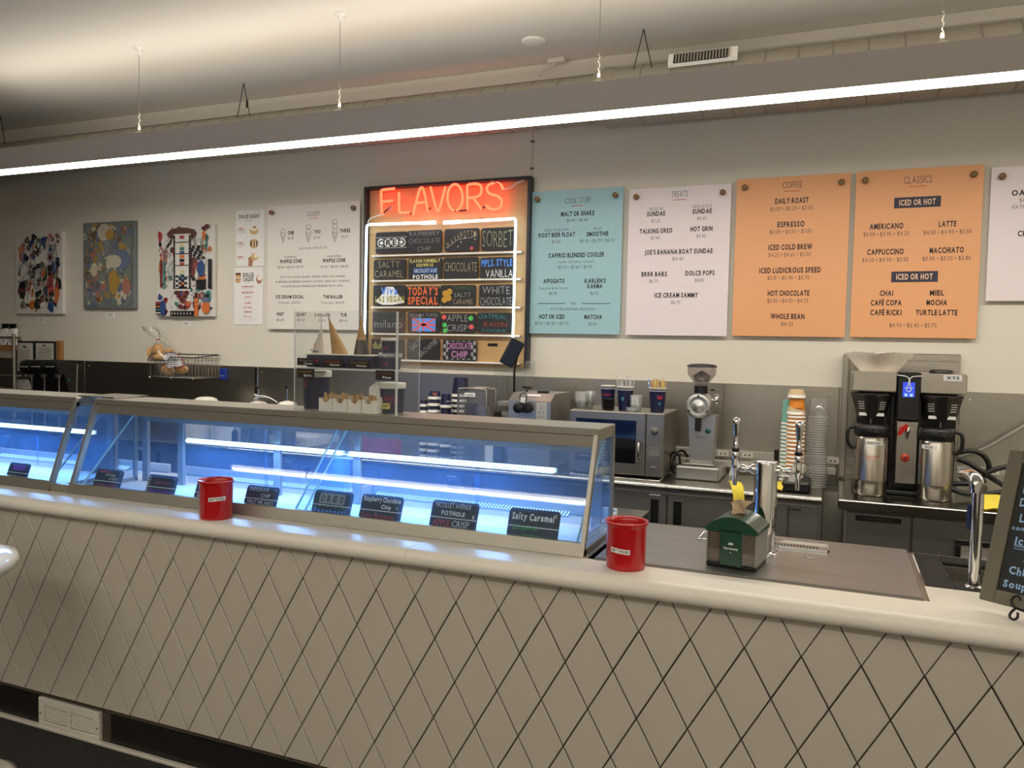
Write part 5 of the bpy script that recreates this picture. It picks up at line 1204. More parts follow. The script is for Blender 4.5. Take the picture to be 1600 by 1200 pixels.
# clear rounded dispenser box
t = thing('clear_dispenser_box', 'rounded clear dispenser with metal frame in front of the navy cup stacks', 'dispenser', (-2.25, 4.36, .88))
a = q5(462, 545, 4.33); b = q5(735, 545, 4.33); zt = q5(600, 290, 4.33).z; fx_ = (a.x, b.x)
P_ = smooth([Vector((a.x, 4.33, .885)), Vector((a.x, 4.33, zt-.02)), Vector((a.x+.01, 4.33, zt)), Vector((b.x-.01, 4.33, zt)), Vector((b.x, 4.33, zt-.02)), Vector((b.x, 4.33, .885))], 1)
obj('front_hoop', MB().tube(P_, .006, 7), STEEL, t); obj('rear_hoop', MB().tube([p+Vector((0, .14, 0)) for p in P_], .006, 7), STEEL, t)
obj('cover', MB().box(a.x+.004, b.x-.004, 4.334, 4.466, zt-.006, zt+.002, .002), glass('smoke_top', (.7, .68, .66), 1.3, haze=.3), t)
obj('front_pane', MB().box(a.x+.006, b.x-.006, 4.330, 4.334, .90, zt-.01), glass('smoke_front', (.80, .80, .82), 1.3, haze=.12), t)
c = q5(575, 352, 4.32); nl = obj('name_strip', MB().box(c.x-.035, c.x+.035, 4.322, 4.328, c.z-.012, c.z+.012, .002), PAPER, t); obj('strip_text', MB().text('GLUTEN FREE', (c.x, 4.3215, c.z), .05, .008, B), INKG, nl)
obj('dark_packets', MB().box(a.x+.02, (a.x+b.x)/2, 4.37, 4.43, .885, zt-.09, .01), NAVY, t); obj('clear_packets', MB().box((a.x+b.x)/2+.01, b.x-.02, 4.36, 4.44, .885, zt-.11, .01), CUPCLEAR, t)
# navy paper cup stacks, upside down: one cup showing its side, the rest only their rims
def inv_stack(pxa, pxb, ytop, yrim, ybot, n, Y, which, kind='navy', mbody=None, print_=None, z_min=.8805):
    c = at((pxa+pxb)/2, yrim, Y); r = (pxb-pxa)/2*mpp(c); zt = at((pxa+pxb)/2, ytop, Y).z; zr = c.z
    h = zt-zr; step = (zr-z_min)/max(1, n); rb = r*.80
    for i in range(n, -1, -1):
        z = z_min+i*step if i < n else zr
        top = i == n
        lab = '%s cup of the %s' % (ordn(n-i), which)
        tt = thing('paper_cup', lab, 'cup', (c.x, Y, z), which if True else None)
        hh_ = h if top else step*1.0
        rr = r+(rb-r)*(hh_/h)
        obj('cup_rim', MB().lathe((c.x, Y, z), [(r*.97, 0), (r*1.04, .001), (r*1.04, .007), (r, .008), (r*.995, min(step*.62, .02))], 24, cap0=False, cap1=False), RIM, tt)
        obj('cup_wall', MB().lathe((c.x, Y, z), [(r*.99, min(step*.62, .02)), (rr*.985, hh_)], 24, cap0=False, cap1=top), mbody or NAVY, tt)
        if top and print_:
            mb = MB().use(print_[1]); tmp = MB().text(print_[0], (0, 0, 0), print_[2], print_[3], B); rz = r+(rb-r)*.5+.002; am = math.radians(-90)+math.atan2(-c.x, Y)*1+print_[4]
            mb.add([(c.x+rz*math.cos(am+v.x/rz), Y+rz*math.sin(am+v.x/rz), z+h*.5+v.z) for v in tmp.v], tmp.f); obj('cup_print', mb, None, tt)
inv_stack(656, 669, 625, 635.5, 0, 8, 4.42, 'smallest navy paper cup stack at the left')
inv_stack(669, 689, 611, 624, 0, 9, 4.42, 'navy paper cup stack with an orange print', print_=('Y', mat('print_orange', (220, 110, 50), .5), .03, .03, 0))
inv_stack(688, 706, 615.5, 637, 0, 4, 4.40, 'third navy paper cup stack from the left', print_=('ooo', mat('print_pale', (200, 205, 215), .5), .03, .010, .4))
inv_stack(706, 733, 590, 620, 0, 12, 4.50, 'tallest navy paper cup stack behind the clear dispenser')
# hot cups on the counter end
q7 = fz((1120, 540), 3.3333)
inv_stack(1231.5, 1258, 608.5, 622, 0, 1, 4.42, 'tan paper cup group', mbody=mat('tan_paper', (196, 172, 132), .5), z_min=at(1245, 654, 4.42).z+.02)
OCU = mat('orange_paper', (226, 136, 40), .5)
inv_stack(1231, 1257.5, 622, 653, 0, 16, 4.42, 'tall orange paper cup stack on the counter end', mbody=OCU, print_=('SEBJOES', INKG, .035, .006, .3), z_min=.915)
inv_stack(1221, 1240, 625, 663, 0, 15, 4.46, 'teal paper cup stack behind the orange one', mbody=mat('teal_paper', (120, 176, 160), .5), z_min=.91)
c = at(1277, 690, 4.52); r = 15*mpp(c)
for i in range(30):
    z = .882+i*.0128
    o = obj('clear_cup', MB().lathe((c.x+.004*math.sin(i*.25), 4.52, z), [(r*1.00, 0.004), (r*.93, .0125)] if i < 29 else [(r*1.0, .004), (r*.72, .10), (.001, .10)], 22, cap0=False, cap1=False), CUPCLEAR)
    tag(o, '%s cup down the tall clear cup stack left of the brewer' % ordn(29-i), 'cup', 'clear cups in the tall stack')
    obj('cup_rim', MB().lathe((c.x+.004*math.sin(i*.25), 4.52, z), [(r*1.0, 0), (r*1.07, .001), (r*1.07, .004), (r*1.0, .005)], 22, cap0=False, cap1=False), glass('clear_rim', (.95, .95, .95), 2., haze=.7, hazecol=(.85, .84, .82)), o)
t = thing('cup_holder', 'black holder with a bent steel plate under the orange cups', 'holder', (-.2, 4.38, .88))
a = at(1222, 757, 4.30); b = at(1266, 757, 4.30)
obj('holder_base', MB().box(a.x, b.x, 4.26, 4.50, .882, .935, .010), BLACK, t)
a = at(1236, 722, 4.30); b = at(1255, 722, 4.30)
obj('steel_plate', MB().prism([(a.x-.01, 4.28, .935), (b.x-.012, 4.28, .935), (b.x+.008, 4.33, 1.02), (a.x+.008, 4.33, 1.02)], (0, .003, .001)), STEEL, t)
o = obj('black_pen_holder', MB().box(at(1213, 720, 4.6).x-.012, at(1213, 720, 4.6).x+.012, 4.58, 4.62, .882, at(1213, 702, 4.6).z, .003), BLACK); tag(o, 'thin black upright holder standing against the outlet strip', 'holder')
# yellow cloths
YEL = mat('yellow_cloth', (226, 204, 70), .85, var=.12, scale=30, bump=.4)
def cloth(pts, w_, label, seed):
    rn = random.Random(seed); mb = MB(); n = len(pts); m = 6; vs = []
    for i, p in enumerate(pts):
        for j in range(m):
            u = j/(m-1)-.5
            vs.append((p[0]+u*w_+rn.uniform(-.004, .004), p[1]+rn.uniform(-.006, .006), p[2]+rn.uniform(0, .012)))
    mb.add(vs, [(i*m+j, i*m+j+1, i*m+m+j+1, i*m+m+j) for i in range(n-1) for j in range(m-1)], True)
    lo = [(v[0], v[1]+.001, v[2]-.004) for v in vs]; mb.add(lo, [(i*m+j, i*m+m+j, i*m+m+j+1, i*m+j+1) for i in range(n-1) for j in range(m-1)], True)
    o = obj('yellow_cloth', mb, YEL); tag(o, label, 'cloth')
x = atz(1160, 752, .885).x
cloth([(x-.03, 4.34, .890), (x-.02, 4.30, .905), (x-.01, 4.25, .893), (x, 4.21, .902), (x+.005, 4.180, .896), (x+.012, 4.165, .86), (x+.022, 4.160, .80)], .06, 'yellow cleaning cloth hanging over the counter edge behind the tap tower', 1)
x = atz(1211, 760, .885).x
cloth([(x-.01, 4.40, .888), (x+.01, 4.36, .915), (x-.01, 4.32, .895), (x+.01, 4.28, .91), (x, 4.23, .89)], .09, 'yellow cleaning cloth lying on the counter right of the tap tower', 2)
x = atz(1547, 788, .895).x
cloth([(x+.03, 4.36, .90), (x+.02, 4.30, .935), (x, 4.25, .91), (x-.005, 4.19, .93), (x-.01, 4.12, .90)], .11, 'yellow cloth crumpled on the coffee counter beside the chalkboard', 3)

# ------------------------------------------------------------------ coffee brewer
BR = 4.38
t = thing('coffee_brewer', 'twin stainless coffee brewer with black tower and blue display', 'coffee machine', (.33, 4.5, .8905))
BST = mat('brewer_steel', (196, 191, 182), .28, 1., var=.06, scale=18, stretch=(1, 8, 8)); DK = mat('brewer_black', (24, 24, 25), .3)
zt = q7(800, 137, BR).z
def X7(x, Y=BR, y=400): return q7(x, y, Y).x
zl = q7(820, 240, BR).z; zr_ = q7(1180, 268, BR).z
obj('side_housing', MB().box(X7(705, y=190), X7(941, y=190), BR, 4.70, zl, zt, .005), BST, t)
rh = obj('side_housing', MB().box(X7(1059, y=200), X7(1305, y=210), BR, 4.70, zl, zt, .005), BST, t)
ct = obj('tower', MB().box(X7(941, y=250), X7(1059, y=250), BR-.012, 4.70, q7(1000, 387, BR).z, zt+.004, .005), DK, t)
a = q7(970, 190, BR-.013); b = q7(1030, 270, BR-.013)
obj('display', MB().box(a.x, b.x, BR-.015, BR-.012, b.z, a.z, .001), emis('display_blue', (.06, .10, .75), 1.0), ct)
mb = MB().use(emis('display_icon', (.35, .55, 1.0), 1.2)); xm = (a.x+b.x)/2
for u in (-.012, .012): mb.box(xm+u-.007, xm+u+.007, BR-.0165, BR-.015, b.z+.004, b.z+.018)
mb.box(xm-.02, xm+.02, BR-.0165, BR-.015, a.z-.03, a.z-.027); obj('display_icons', mb, None, ct)
c = q7(1000, 210, BR-.02); obj('string_loop', MB().tube(smooth([Vector((c.x-.055, BR-.02, c.z+.052)), Vector((c.x, BR-.022, c.z+.046)), Vector((c.x, BR-.022, c.z+.01)), Vector((c.x-.014, BR-.022, c.z-.02)), Vector((c.x, BR-.022, c.z-.032)), Vector((c.x+.014, BR-.022, c.z-.02)), Vector((c.x+.002, BR-.022, c.z+.012)), Vector((c.x+.004, BR-.022, c.z+.046)), Vector((c.x+.055, BR-.02, c.z+.05))]), .0022, 5), PAPER, ct)
c = q7(1229, 171, BR-.001); bd = obj('badge', MB().box(c.x-.040, c.x+.040, BR-.004, BR, c.z-.016, c.z+.016, .003), mat('badge_silver', (205, 205, 208), .3), t)
obj('badge_text', MB().text('XTS', (c.x, BR-.0046, c.z+.002), .055, .013, B), INK, bd)
col = obj('water_column', MB().box(X7(930, y=560), X7(1043, y=560), BR-.004, 4.66, q7(990, 720, BR).z, q7(990, 393, BR).z, .004), BST, t)
obj('rear_body', MB().box(X7(730, 4.5), X7(1250, 4.5), 4.52, 4.68, .905, zl, .004), DK, t)
obj('base_tray', MB().box(X7(720), X7(1240), BR+.005, 4.70, .892, .912, .004), DK, t)
for xx in (880, 915, 1062): obj('support_rod', MB().box(X7(xx)-.006, X7(xx)+.006, BR+.06, BR+.08, .91, zl, .002), DK, t)
c = q7(965, 440, BR-.03); obj('faucet_handle', MB().prism([(c.x-.020, BR-.04, c.z-.024), (c.x-.008, BR-.04, c.z-.028), (c.x+.03, BR-.04, c.z+.02), (c.x+.015, BR-.04, c.z+.032), (c.x-.008, BR-.04, c.z+.014)], (0, .02, 0)), RED, col)
c = q7(994, 440, BR-.02); obj('water_spigot', MB().lathe((c.x, BR-.022, c.z-.045), [(.005, 0), (.006, .02), (.010, .03), (.012, .05), (.004, .06)], 12), CHROME, col)
c = q7(980, 585, BR-.005); rb_ = obj('round_badge', MB().lathe((c.x, BR-.004, c.z), [(.021, 0), (.021, .002), (.001, .003)], 24, (0, -1, 0)), mat('badge_red', (190, 62, 30), .4), col)
obj('badge_mark', MB().text('W', (c.x, BR-.0075, c.z), .018, .014, B), INK, rb_)
for xc, y0, y1, w0, w1 in ((808, 247, 374, 97, 68), (1170, 258, 392, 100, 74)):
    c0 = q7(xc, y0, BR+.07); c1 = q7(xc, y1, BR+.07); u = mpp(c0)/3.333
    bk = obj('brew_basket', MB().lathe((c0.x, BR+.075, c1.z), [(w1*u*.8, 0), (w1*u, .006), (w0*u, c0.z-c1.z-.014), (w0*u*1.05, c0.z-c1.z-.012), (w0*u*1.05, c0.z-c1.z)], 32), mat('basket_brown', (66, 60, 56), .25), t)
    yy = BR+.075-w0*u-.006
    mb = MB(); h = c0.z-c1.z; mb.prism([(c0.x-.018, yy, c0.z-.004), (c0.x+.018, yy, c0.z-.004), (c0.x+.015, yy+.022, c1.z), (c0.x-.015, yy+.022, c1.z)], (0, .02, 0)); obj('basket_handle', mb, BLACK, bk)
    mb = MB().use(PAPER)
    for sgn in (-1, 1):
        for i in range(4):
            a_ = -math.pi/2+sgn*(.62); rr = (w0-(w0-w1)*(.32+i*.09))*u+.002; cx = c0.x; z_ = c0.z-h*(.34+i*.09)
            for k_ in range(3): 
                aa = a_+(k_-1)*.13; mb.box(cx+rr*math.cos(aa)-.004, cx+rr*math.cos(aa)+.004, BR+.075+rr*math.sin(aa)-.001, BR+.075+rr*math.sin(aa), z_-.0012, z_+.0012)
        rr = (w1+6)*u+.003; aa = -math.pi/2+sgn*.55; mb.box(c0.x+rr*math.cos(aa)-.018, c0.x+rr*math.cos(aa)+.018, BR+.075+rr*math.sin(aa)-.002, BR+.075+rr*math.sin(aa)-.001, c1.z+.012, c1.z+.028)
    obj('basket_print', mb, None, bk)
    obj('drip_nozzle', MB().cyl((c0.x, BR+.05, c1.z-.05), .004, .05, 8), mat('nozzle_grey', (150, 150, 150), .4), bk)
tp = obj('top_cap', MB().lathe((X7(1165, 4.55, 135), 4.52, zt+.0), [(.055, 0), (.055, .012), (.045, .018), (.001, .018)], 20), BLACK, t)
# two insulated servers
for (xc, xh, yt, yl, yb, lab, word, hs) in ((801, 80, 465, 410, 775, 'left insulated coffee server with a DARK ROAST strip and red script', 'DARK ROAST', -1), (1140, 80, 488, 430, 805, 'right insulated coffee server with a DECAF strip', 'DECAF', 1)):
    Y = BR-.03; c = q7(xc, 600, Y); u = mpp(c)/3.333; r = xh*u; zt_ = q7(xc, yt+6, Y).z; zl_ = q7(xc, yl, Y).z
    s_ = thing('coffee_server', lab, 'coffee server', (c.x, Y, .8915))
    SV = mat('server_steel', (190, 184, 174), .24, 1., var=.04, scale=8, stretch=(14, 14, .4))
    obj('body', MB().lathe((c.x, Y, .893), [(r*.96, 0), (r, .008), (r, .07), (r*1.004, .072), (r*1.004, .075), (r, .077), (r, zt_-.893-.012), (r*.94, zt_-.893)], 40), SV, s_)
    obj('lid', MB().lathe((c.x, Y, zt_), [(r*.97, 0), (r*1.06, .010), (r*1.06, zl_-zt_-.012), (r*.98, zl_-zt_), (.001, zl_-zt_)], 36), BLACK, s_)
    hx = c.x+hs*r
    obj('handle', MB().tube(smooth([Vector((hx, Y, zl_-.015)), Vector((hx+hs*.035, Y-.01, zl_-.02)), Vector((hx+hs*.035, Y-.01, zl_-.10)), Vector((hx+hs*.005, Y, zl_-.125))]), .009, 8), BLACK, s_)
    obj('pour_lip', MB().box(c.x+.0, c.x+.035, Y-r*1.06-.008, Y-r, zl_-.035, zl_-.008, .004), mat('lip_dark', (46, 46, 48), .2), s_)
    am = -math.pi/2+math.atan2(-c.x, Y); a0_ = am-(.25 if hs < 0 else .95); n = 8; zz = q7(xc, 498 if hs < 0 else 524, Y).z; vs = []; span = 1.0
    a0_ = am-.30 if hs < 0 else am-.95
    for i in range(n+1):
        aa = a0_+span*i/n; vs += [(c.x+(r+.0015)*math.cos(aa), Y+(r+.0015)*math.sin(aa), zz-.010), (c.x+(r+.0015)*math.cos(aa), Y+(r+.0015)*math.sin(aa), zz+.010)]
    ls = obj('label_strip', MB().add(vs, [(2*i, 2*i+2, 2*i+3, 2*i+1) for i in range(n)], True), PAPER, s_)
    tmp = MB().text(word, (0, 0, 0), .065 if hs < 0 else .035, .010, B); ac = a0_+span/2
    obj('strip_text', MB().add([(c.x+(r+.002)*math.cos(ac+v.x/r), Y+(r+.002)*math.sin(ac+v.x/r), zz+v.z) for v in tmp.v], tmp.f), INK, ls)
    if hs < 0:
        zz = q7(xc, 572, Y).z; mb = MB()
        for wd, hh_, dz, s2 in (('Sebastian', .018, .005, .062), ("Joe's", .014, -.012, .035)):
            tmp = MB().text(wd, (0, 0, 0), s2, hh_, R_, slant=.2); mb.add([(c.x+(r+.0012)*math.cos(am+.1+v.x/r), Y+(r+.0012)*math.sin(am+.1+v.x/r), zz+dz+v.z+v.x*.1) for v in tmp.v], tmp.f)
        obj('red_script', mb, mat('script_red', (200, 70, 44), .5), s_)
# fluted paper filters
def thinmat(name, rgb):
    m = bpy.data.materials.new(name); m.use_nodes = True; nt = m.node_tree; N_ = nt.nodes; N_.remove(N_['Principled BSDF'])
    d = N_.new('ShaderNodeBsdfDiffuse'); t_ = N_.new('ShaderNodeBsdfTranslucent'); x_ = N_.new('ShaderNodeMixShader'); x_.inputs[0].default_value = .5
    for q_ in (d, t_): q_.inputs[0].default_value = (*lin(rgb), 1)
    nt.links.new(d.outputs[0], x_.inputs[1]); nt.links.new(t_.outputs[0], x_.inputs[2]); nt.links.new(x_.outputs[0], N_['Material Output'].inputs[0]); return m
c = q7(842, 135, 4.50); u = mpp(c)/3.333; zb = zt+.001; zt2 = q7(842, 38, 4.50).z
mb = MB(); n = 72; m = 6; vs = []
for j in range(m+1):
    v = j/m
    for i in range(n):
        a = 6.2832*i/n; r = (88+62*v**.9)*u + (.004+.012*v)*(1 if i % 2 else -1)*v; vs.append((c.x+r*math.cos(a), 4.50+r*.9*math.sin(a), zb+(zt2-zb)*v+.004*math.sin(a*5+1)*v+.003*math.sin(i*2.7)*v))
fs = [(j*n+i, j*n+(i+1) % n, (j+1)*n+(i+1) % n, (j+1)*n+i) for j in range(m) for i in range(n)]
mb.add(vs, fs, True); mb.add(vs[:n], [tuple(range(n-1, -1, -1))])
t = thing('coffee_filter_stack', 'stack of fluted white paper filters on top of the brewer', 'coffee filters', (c.x, 4.5, zb))
FIL = thinmat('filter_paper', (252, 249, 240)); obj('outer_filter', mb, FIL, t)
vs2 = [(c.x+(v[0]-c.x)*.95, 4.5+(v[1]-4.5)*.95, v[2]-.004) for v in vs]; mb = MB(); mb.add(vs2, [tuple(reversed(f)) for f in fs], True); obj('inner_filters', mb, FIL, t)
# tall steel guard panel behind the brewer
t = thing('steel_guard', 'tall stainless guard panel on the wall behind the coffee brewer', 'wall panel', (.34, WY-.03, .9))
a = q7(690, 35, WY-.03); b = q7(1272, 47, WY-.03)
obj('guard_sheet', MB().box(a.x, b.x, WY-.030, WY-.013, .905, a.z, .003), mat('guard_steel', (176, 172, 163), .3, .9, var=.05, scale=8, stretch=(8, 8, .7)), t)
obj('guard_hem', MB().box(a.x+.01, b.x-.01, WY-.036, WY-.030, a.z-.040, a.z-.032, .002), CHROME, t)
obj('guard_fold', MB().box(a.x-.030, a.x, WY-.075, WY-.013, .905, a.z-.01, .003), mat('guard_steel', 0), t); obj('guard_fold', MB().box(b.x-.045, b.x, WY-.07, WY-.036, .905, q7(1250, 400, WY).z, .003), mat('guard_steel', 0), t)
# hoses and conduit
def h7(l, Y): return smooth([q7(x, y, Y) for x, y in l])
for l, Y, lab in (([(1252, 560), (1300, 548), (1350, 550), (1395, 575), (1420, 620), (1415, 660), (1380, 690)], 4.62, 'upper black hose arching out of the brewer at right'),
        ([(1252, 590), (1310, 610), (1370, 650), (1430, 690), (1510, 740)], 4.60, 'straight black hose sloping down behind the chalkboard'),
        ([(1400, 665), (1460, 640), (1530, 628)], 4.56, 'short black hose crossing towards the chalkboard'),
        ([(1212, 722), (1270, 718), (1330, 722), (1400, 700)], 4.45, 'black hose lying along the coffee counter by the right server'),
        ([(1212, 740), (1260, 765), (1330, 778), (1420, 772), (1500, 760)], 4.42, 'lowest black hose curving on the coffee counter')):
    o = obj('black_hose', MB().tube(h7(l, Y), .013, 9), BLACK); tag(o, lab, 'hose')
o = obj('grey_conduit', MB().tube(h7([(1255, 580), (1330, 560), (1400, 535), (1500, 478), (1640, 395)], 4.80), .009, 8), mat('conduit_grey', (150, 146, 138), .5)); tag(o, 'thin grey conduit rising to the right above the black hoses', 'conduit')
# ------------------------------------------------------------------ sink, bar mats, chrome faucet at the right of the bar
sk = thing('bar_sink', 'stainless sink basin under black bar mats at the right of the bar', 'sink', (.8, 2.8, .70))
obj('basin_floor', MB().box(.262, 1.6, 2.59, 3.03, .70, .71), STEEL, sk)
obj('basin_wall', MB().box(.262, 1.6, 3.02, 3.03, .71, .915), STEEL, sk); obj('basin_wall', MB().box(.262, .270, 2.59, 3.02, .71, .915), STEEL, sk); obj('basin_wall', MB().box(.262, 1.6, 2.586, 2.592, .71, .915), STEEL, sk)
obj('inner_ledge', MB().box(.34, 1.6, 2.92, 2.93, .80, .905), mat('satin_steel', 0), sk)
def bar_mat(x0, x1, y0, y1, label):
    t = thing('bar_mat', label, 'bar mat', ((x0+x1)/2, (y0+y1)/2, .905)); z0, z1 = .905, .916; mb = MB()
    nx = max(2, round((x1-x0)/.020)); ny = max(2, round((y1-y0)/.020))
    for i in range(nx+1): xx = x0+(x1-x0)*i/nx; mb.box(max(x0, xx-.0035), min(x1, xx+.0035), y0, y1, z0, z1-.002)
    for j in range(ny+1): yy = y0+(y1-y0)*j/ny; mb.box(x0, x1, max(y0, yy-.006), min(y1, yy+.006), z0+.001, z1)
    obj('rubber_lattice', mb, mat('mat_rubber', (26, 25, 25), .6), t, kind='stuff')
bar_mat(.266, .345, 2.60, 3.02, 'black perforated bar mat along the right edge of the steel deck')
bar_mat(.347, .62, 2.93, 3.02, 'black perforated bar mat strip behind the chrome faucet')
bar_mat(.347, .47, 2.60, 2.70, 'black perforated bar mat at the foot of the chrome faucet')
bar_mat(.625, 1.2, 2.60, 3.02, 'black perforated bar mat hidden behind the chalkboard')
o = obj('white_mat_clip', MB().box(.2615, .2650, 2.75, 2.98, .905, .920, .001), WHITEP); tag(o, 'pale strip between the steel deck and the black bar mat', 'strip')
fb = at(1521, 918, 2.66); ft = at(1517, 757, 2.66); fx0 = fb.x
t = thing('chrome_faucet', 'thick upright chrome faucet with rounded head beside the chalkboard', 'faucet', (fx0, 2.66, .90))
obj('faucet_column', MB().lathe((fx0, 2.66, .905), [(.0165, 0), (.0165, ft.z-.905-.01)], 28), CHROME, t)
obj('faucet_base', MB().lathe((fx0, 2.66, .905), [(.024, 0), (.024, .012), (.018, .016)], 24), CHROME, t)
hz = ft.z-.01
obj('faucet_head', MB().tube(smooth([Vector((fx0-.004, 2.66, hz-.012)), Vector((fx0-.004, 2.66, hz+.012)), Vector((fx0-.006, 2.672, hz+.026)), Vector((fx0-.014, 2.71, hz+.030)), Vector((fx0-.022, 2.76, hz+.022))]), .02, 16, rs=None), CHROME, t)
obj('head_cap', MB().lathe((fx0+.003, 2.635, hz+.004), [(.0165, 0), (.0165, .016), (.012, .022), (.001, .022)], 20, (0, 1, 0)), CHROME, t)
bt = obj('blue_tie', MB().box(fx0-.026, fx0-.016, 2.66, 2.668, .985+.1, 1.16, .002), mat('blue_rubber', (30, 40, 90), .5), t)

# ------------------------------------------------------------------ easel chalkboard
ang, al = math.radians(58), math.radians(20)
D = Vector((math.sin(ang), -math.cos(ang), 0)); NB = Vector((math.cos(ang), math.sin(ang), 0)); UPV = Vector((0, 0, math.cos(al)))+NB*math.sin(al); NF = D.cross(UPV); NF = -NF if NF.y > 0 else NF
B0 = at(1531, 936, 2.42); WB, HB, FW = .34, .42, .036
t = thing('easel_chalkboard', 'framed chalkboard of handwritten specials on a black scroll easel', 'chalkboard', tuple(B0))
GF = mat('greywood_frame', (104, 98, 82), .6, var=.12, scale=14)
def P3(u, v, n=0): return B0+D*u+UPV*v+NF*n
def slab(u0, u1, v0, v1, n0, n1, mb=None): 
    mb = mb or MB(); c = P3((u0+u1)/2, (v0+v1)/2, (n0+n1)/2); return mb.obox(c, D*((u1-u0)/2), UPV*((v1-v0)/2), NF*((n1-n0)/2), .002)
obj('frame_stile', slab(0, FW, 0, HB, -.008, .008), GF, t); obj('frame_stile', slab(WB-FW, WB, 0, HB, -.008, .008), GF, t)
obj('frame_rail', slab(FW, WB-FW, 0, FW, -.008, .008), GF, t); obj('frame_rail', slab(FW, WB-FW, HB-FW, HB, -.008, .008), GF, t)
obj('slate', slab(FW, WB-FW, FW, HB-FW, -.006, .001), mat('slate_black', (26, 27, 30), .6), t)
mb = MB().use(chalk('paleblue', (150, 185, 225)))
for s_, u, v, w_, h_ in (('Soup', .04, .022, .055, .022), ('Chili', .045, .058, .05, .024), ('of the day', .15, .022, .10, .02), ('Hot', .072, .095, .045, .024), ('Cocoa', .16, .095, .08, .022), ('Iced Tea', .075, .138, .11, .024), ('contains nuts', .055, .172, .12, .014), ('Light', .050, .200, .06, .026), ('Decaf', .048, .242, .07, .026), ('Dark Roast', .075, .282, .12, .028), ('Coffee', .09, .335, .12, .03)):
    uc = FW+u; mb.text(s_, P3(max(uc, FW+w_/2+.006), FW+v, .0025), w_, h_*.8, B, D, UPV, 0, .05)
for v in (.122, .126, .116): mb.tube([P3(FW+.02, FW+v, .002), P3(FW+.10, FW+v+.002, .002)], .0012, 3)
obj('chalk_writing', mb, None, t)
IRON = mat('wrought_iron', (16, 14, 14), .4, .3)
def pz(px, py, n=.03):
    d = _fw + (px-800)/FPX*_r - (py-600)/FPX*_u; pl = B0+NF*n; return CP+d*((pl-CP).dot(NF)/d.dot(NF))
s1 = [(1595, 938), (1590, 929), (1580, 935), (1581, 946), (1587, 950), (1600, 955), (1620, 958)]
s2 = [(1587, 950), (1578, 958), (1577, 965), (1585, 969), (1591, 964), (1590, 957)]
es = thing('scroll_easel', 'black wrought iron scroll easel holding the chalkboard', 'easel', (B0.x+.1, B0.y-.05, .92))
obj('scroll', MB().tube(smooth([pz(*p) for p in s1]), .0032, 7), IRON, es); obj('scroll', MB().tube(smooth([pz(*p) for p in s2]), .0032, 7), IRON, es)
obj('easel_leg', MB().tube([pz(1600, 955), P3(.10, .0, -.02), P3(.12, .44, -.02)], .0035, 7), IRON, es)
obj('easel_leg', MB().tube([P3(.12, .42, -.02), P3(.16, .36, -.05), Vector(P3(.2, 0, -.20)).xy.to_3d()+Vector((0, 0, .924))], .0035, 7), IRON, es)

# ------------------------------------------------------------------ white stool at the far left edge
sc_ = Vector((-2.965, 1.86, .712))
t = thing('white_stool', 'glossy white pedestal stool cut off by the left edge of the photo', 'stool', (sc_.x, sc_.y, FL))
GW = mat('gloss_white', (232, 228, 218), .12, coat=.5)
obj('seat', MB().lathe(tuple(sc_), [(.05, -.02), (.13, -.012), (.185, .008), (.212, .034), (.218, .056), (.208, .078), (.176, .088), (.12, .083), (.05, .076), (.001, .075)], 48), GW, t)
obj('pedestal', MB().lathe((sc_.x, sc_.y, FL+.03), [(.06, 0), (.030, .05), (.026, .3), (.03, .70), (.05, .78)], 24), CHROME, t)
obj('base', MB().lathe((sc_.x, sc_.y, FL), [(.20, 0), (.205, .010), (.18, .022), (.07, .036), (.05, .05)], 48), GW, t)

# ------------------------------------------------------------------ acrylic stand with cones and tubs on top of the case
qa = fz((440, 480), 6.668); ZT = 1.3265
def A(x, y, Y): return qa(x, y, Y)
FYs = 2.60; a = A(135, 500, FYs); b = A(1205, 500, FYs); SXa, SXb = a.x, b.x; ZTT = A(700, 45, FYs).z; BYs = 2.775
t = thing('acrylic_display_stand', 'clear acrylic stand of sample cones and tubs on the glass case', 'display stand', ((SXa+SXb)/2, 2.69, ZT))
th = .005
obj('front_pane', MB().box(SXa, SXb, FYs, FYs+th, ZT, ZTT), CLEAR, t); obj('side_pane', MB().box(SXa, SXa+th, FYs+th, BYs, ZT, ZTT), CLEAR, t); obj('side_pane', MB().box(SXb-th, SXb, FYs+th, BYs, ZT, ZTT), CLEAR, t)
obj('pane_edge', MB().box(SXb-th-.001, SXb+.001, FYs-.001, FYs+.004, ZT, ZTT), mat('acrylic_edge', (206, 212, 212), .2), t); obj('pane_edge', MB().box(SXa-.001, SXa+.002, FYs-.001, FYs+.002, ZT, ZTT), mat('acrylic_edge', 0), t)
ED = MATS['acrylic_edge']
for xx in (SXa, SXb-.002): obj('pane_edge', MB().box(xx, xx+.002, BYs-.002, BYs, ZT, ZTT), ED, t)
obj('pane_edge', MB().box(SXa, SXb, FYs-.0005, FYs+.002, ZTT-.001, ZTT), ED, t)
zs = A(600, 640, FYs).z
obj('shelf', MB().box(SXa+th, SXb-th, FYs+th, BYs, zs-.005, zs), CLEAR, t); obj('shelf_edge', MB().box(SXa+th, SXb-th, FYs+.003, FYs+.006, zs-.006, zs+.001), ED, t)
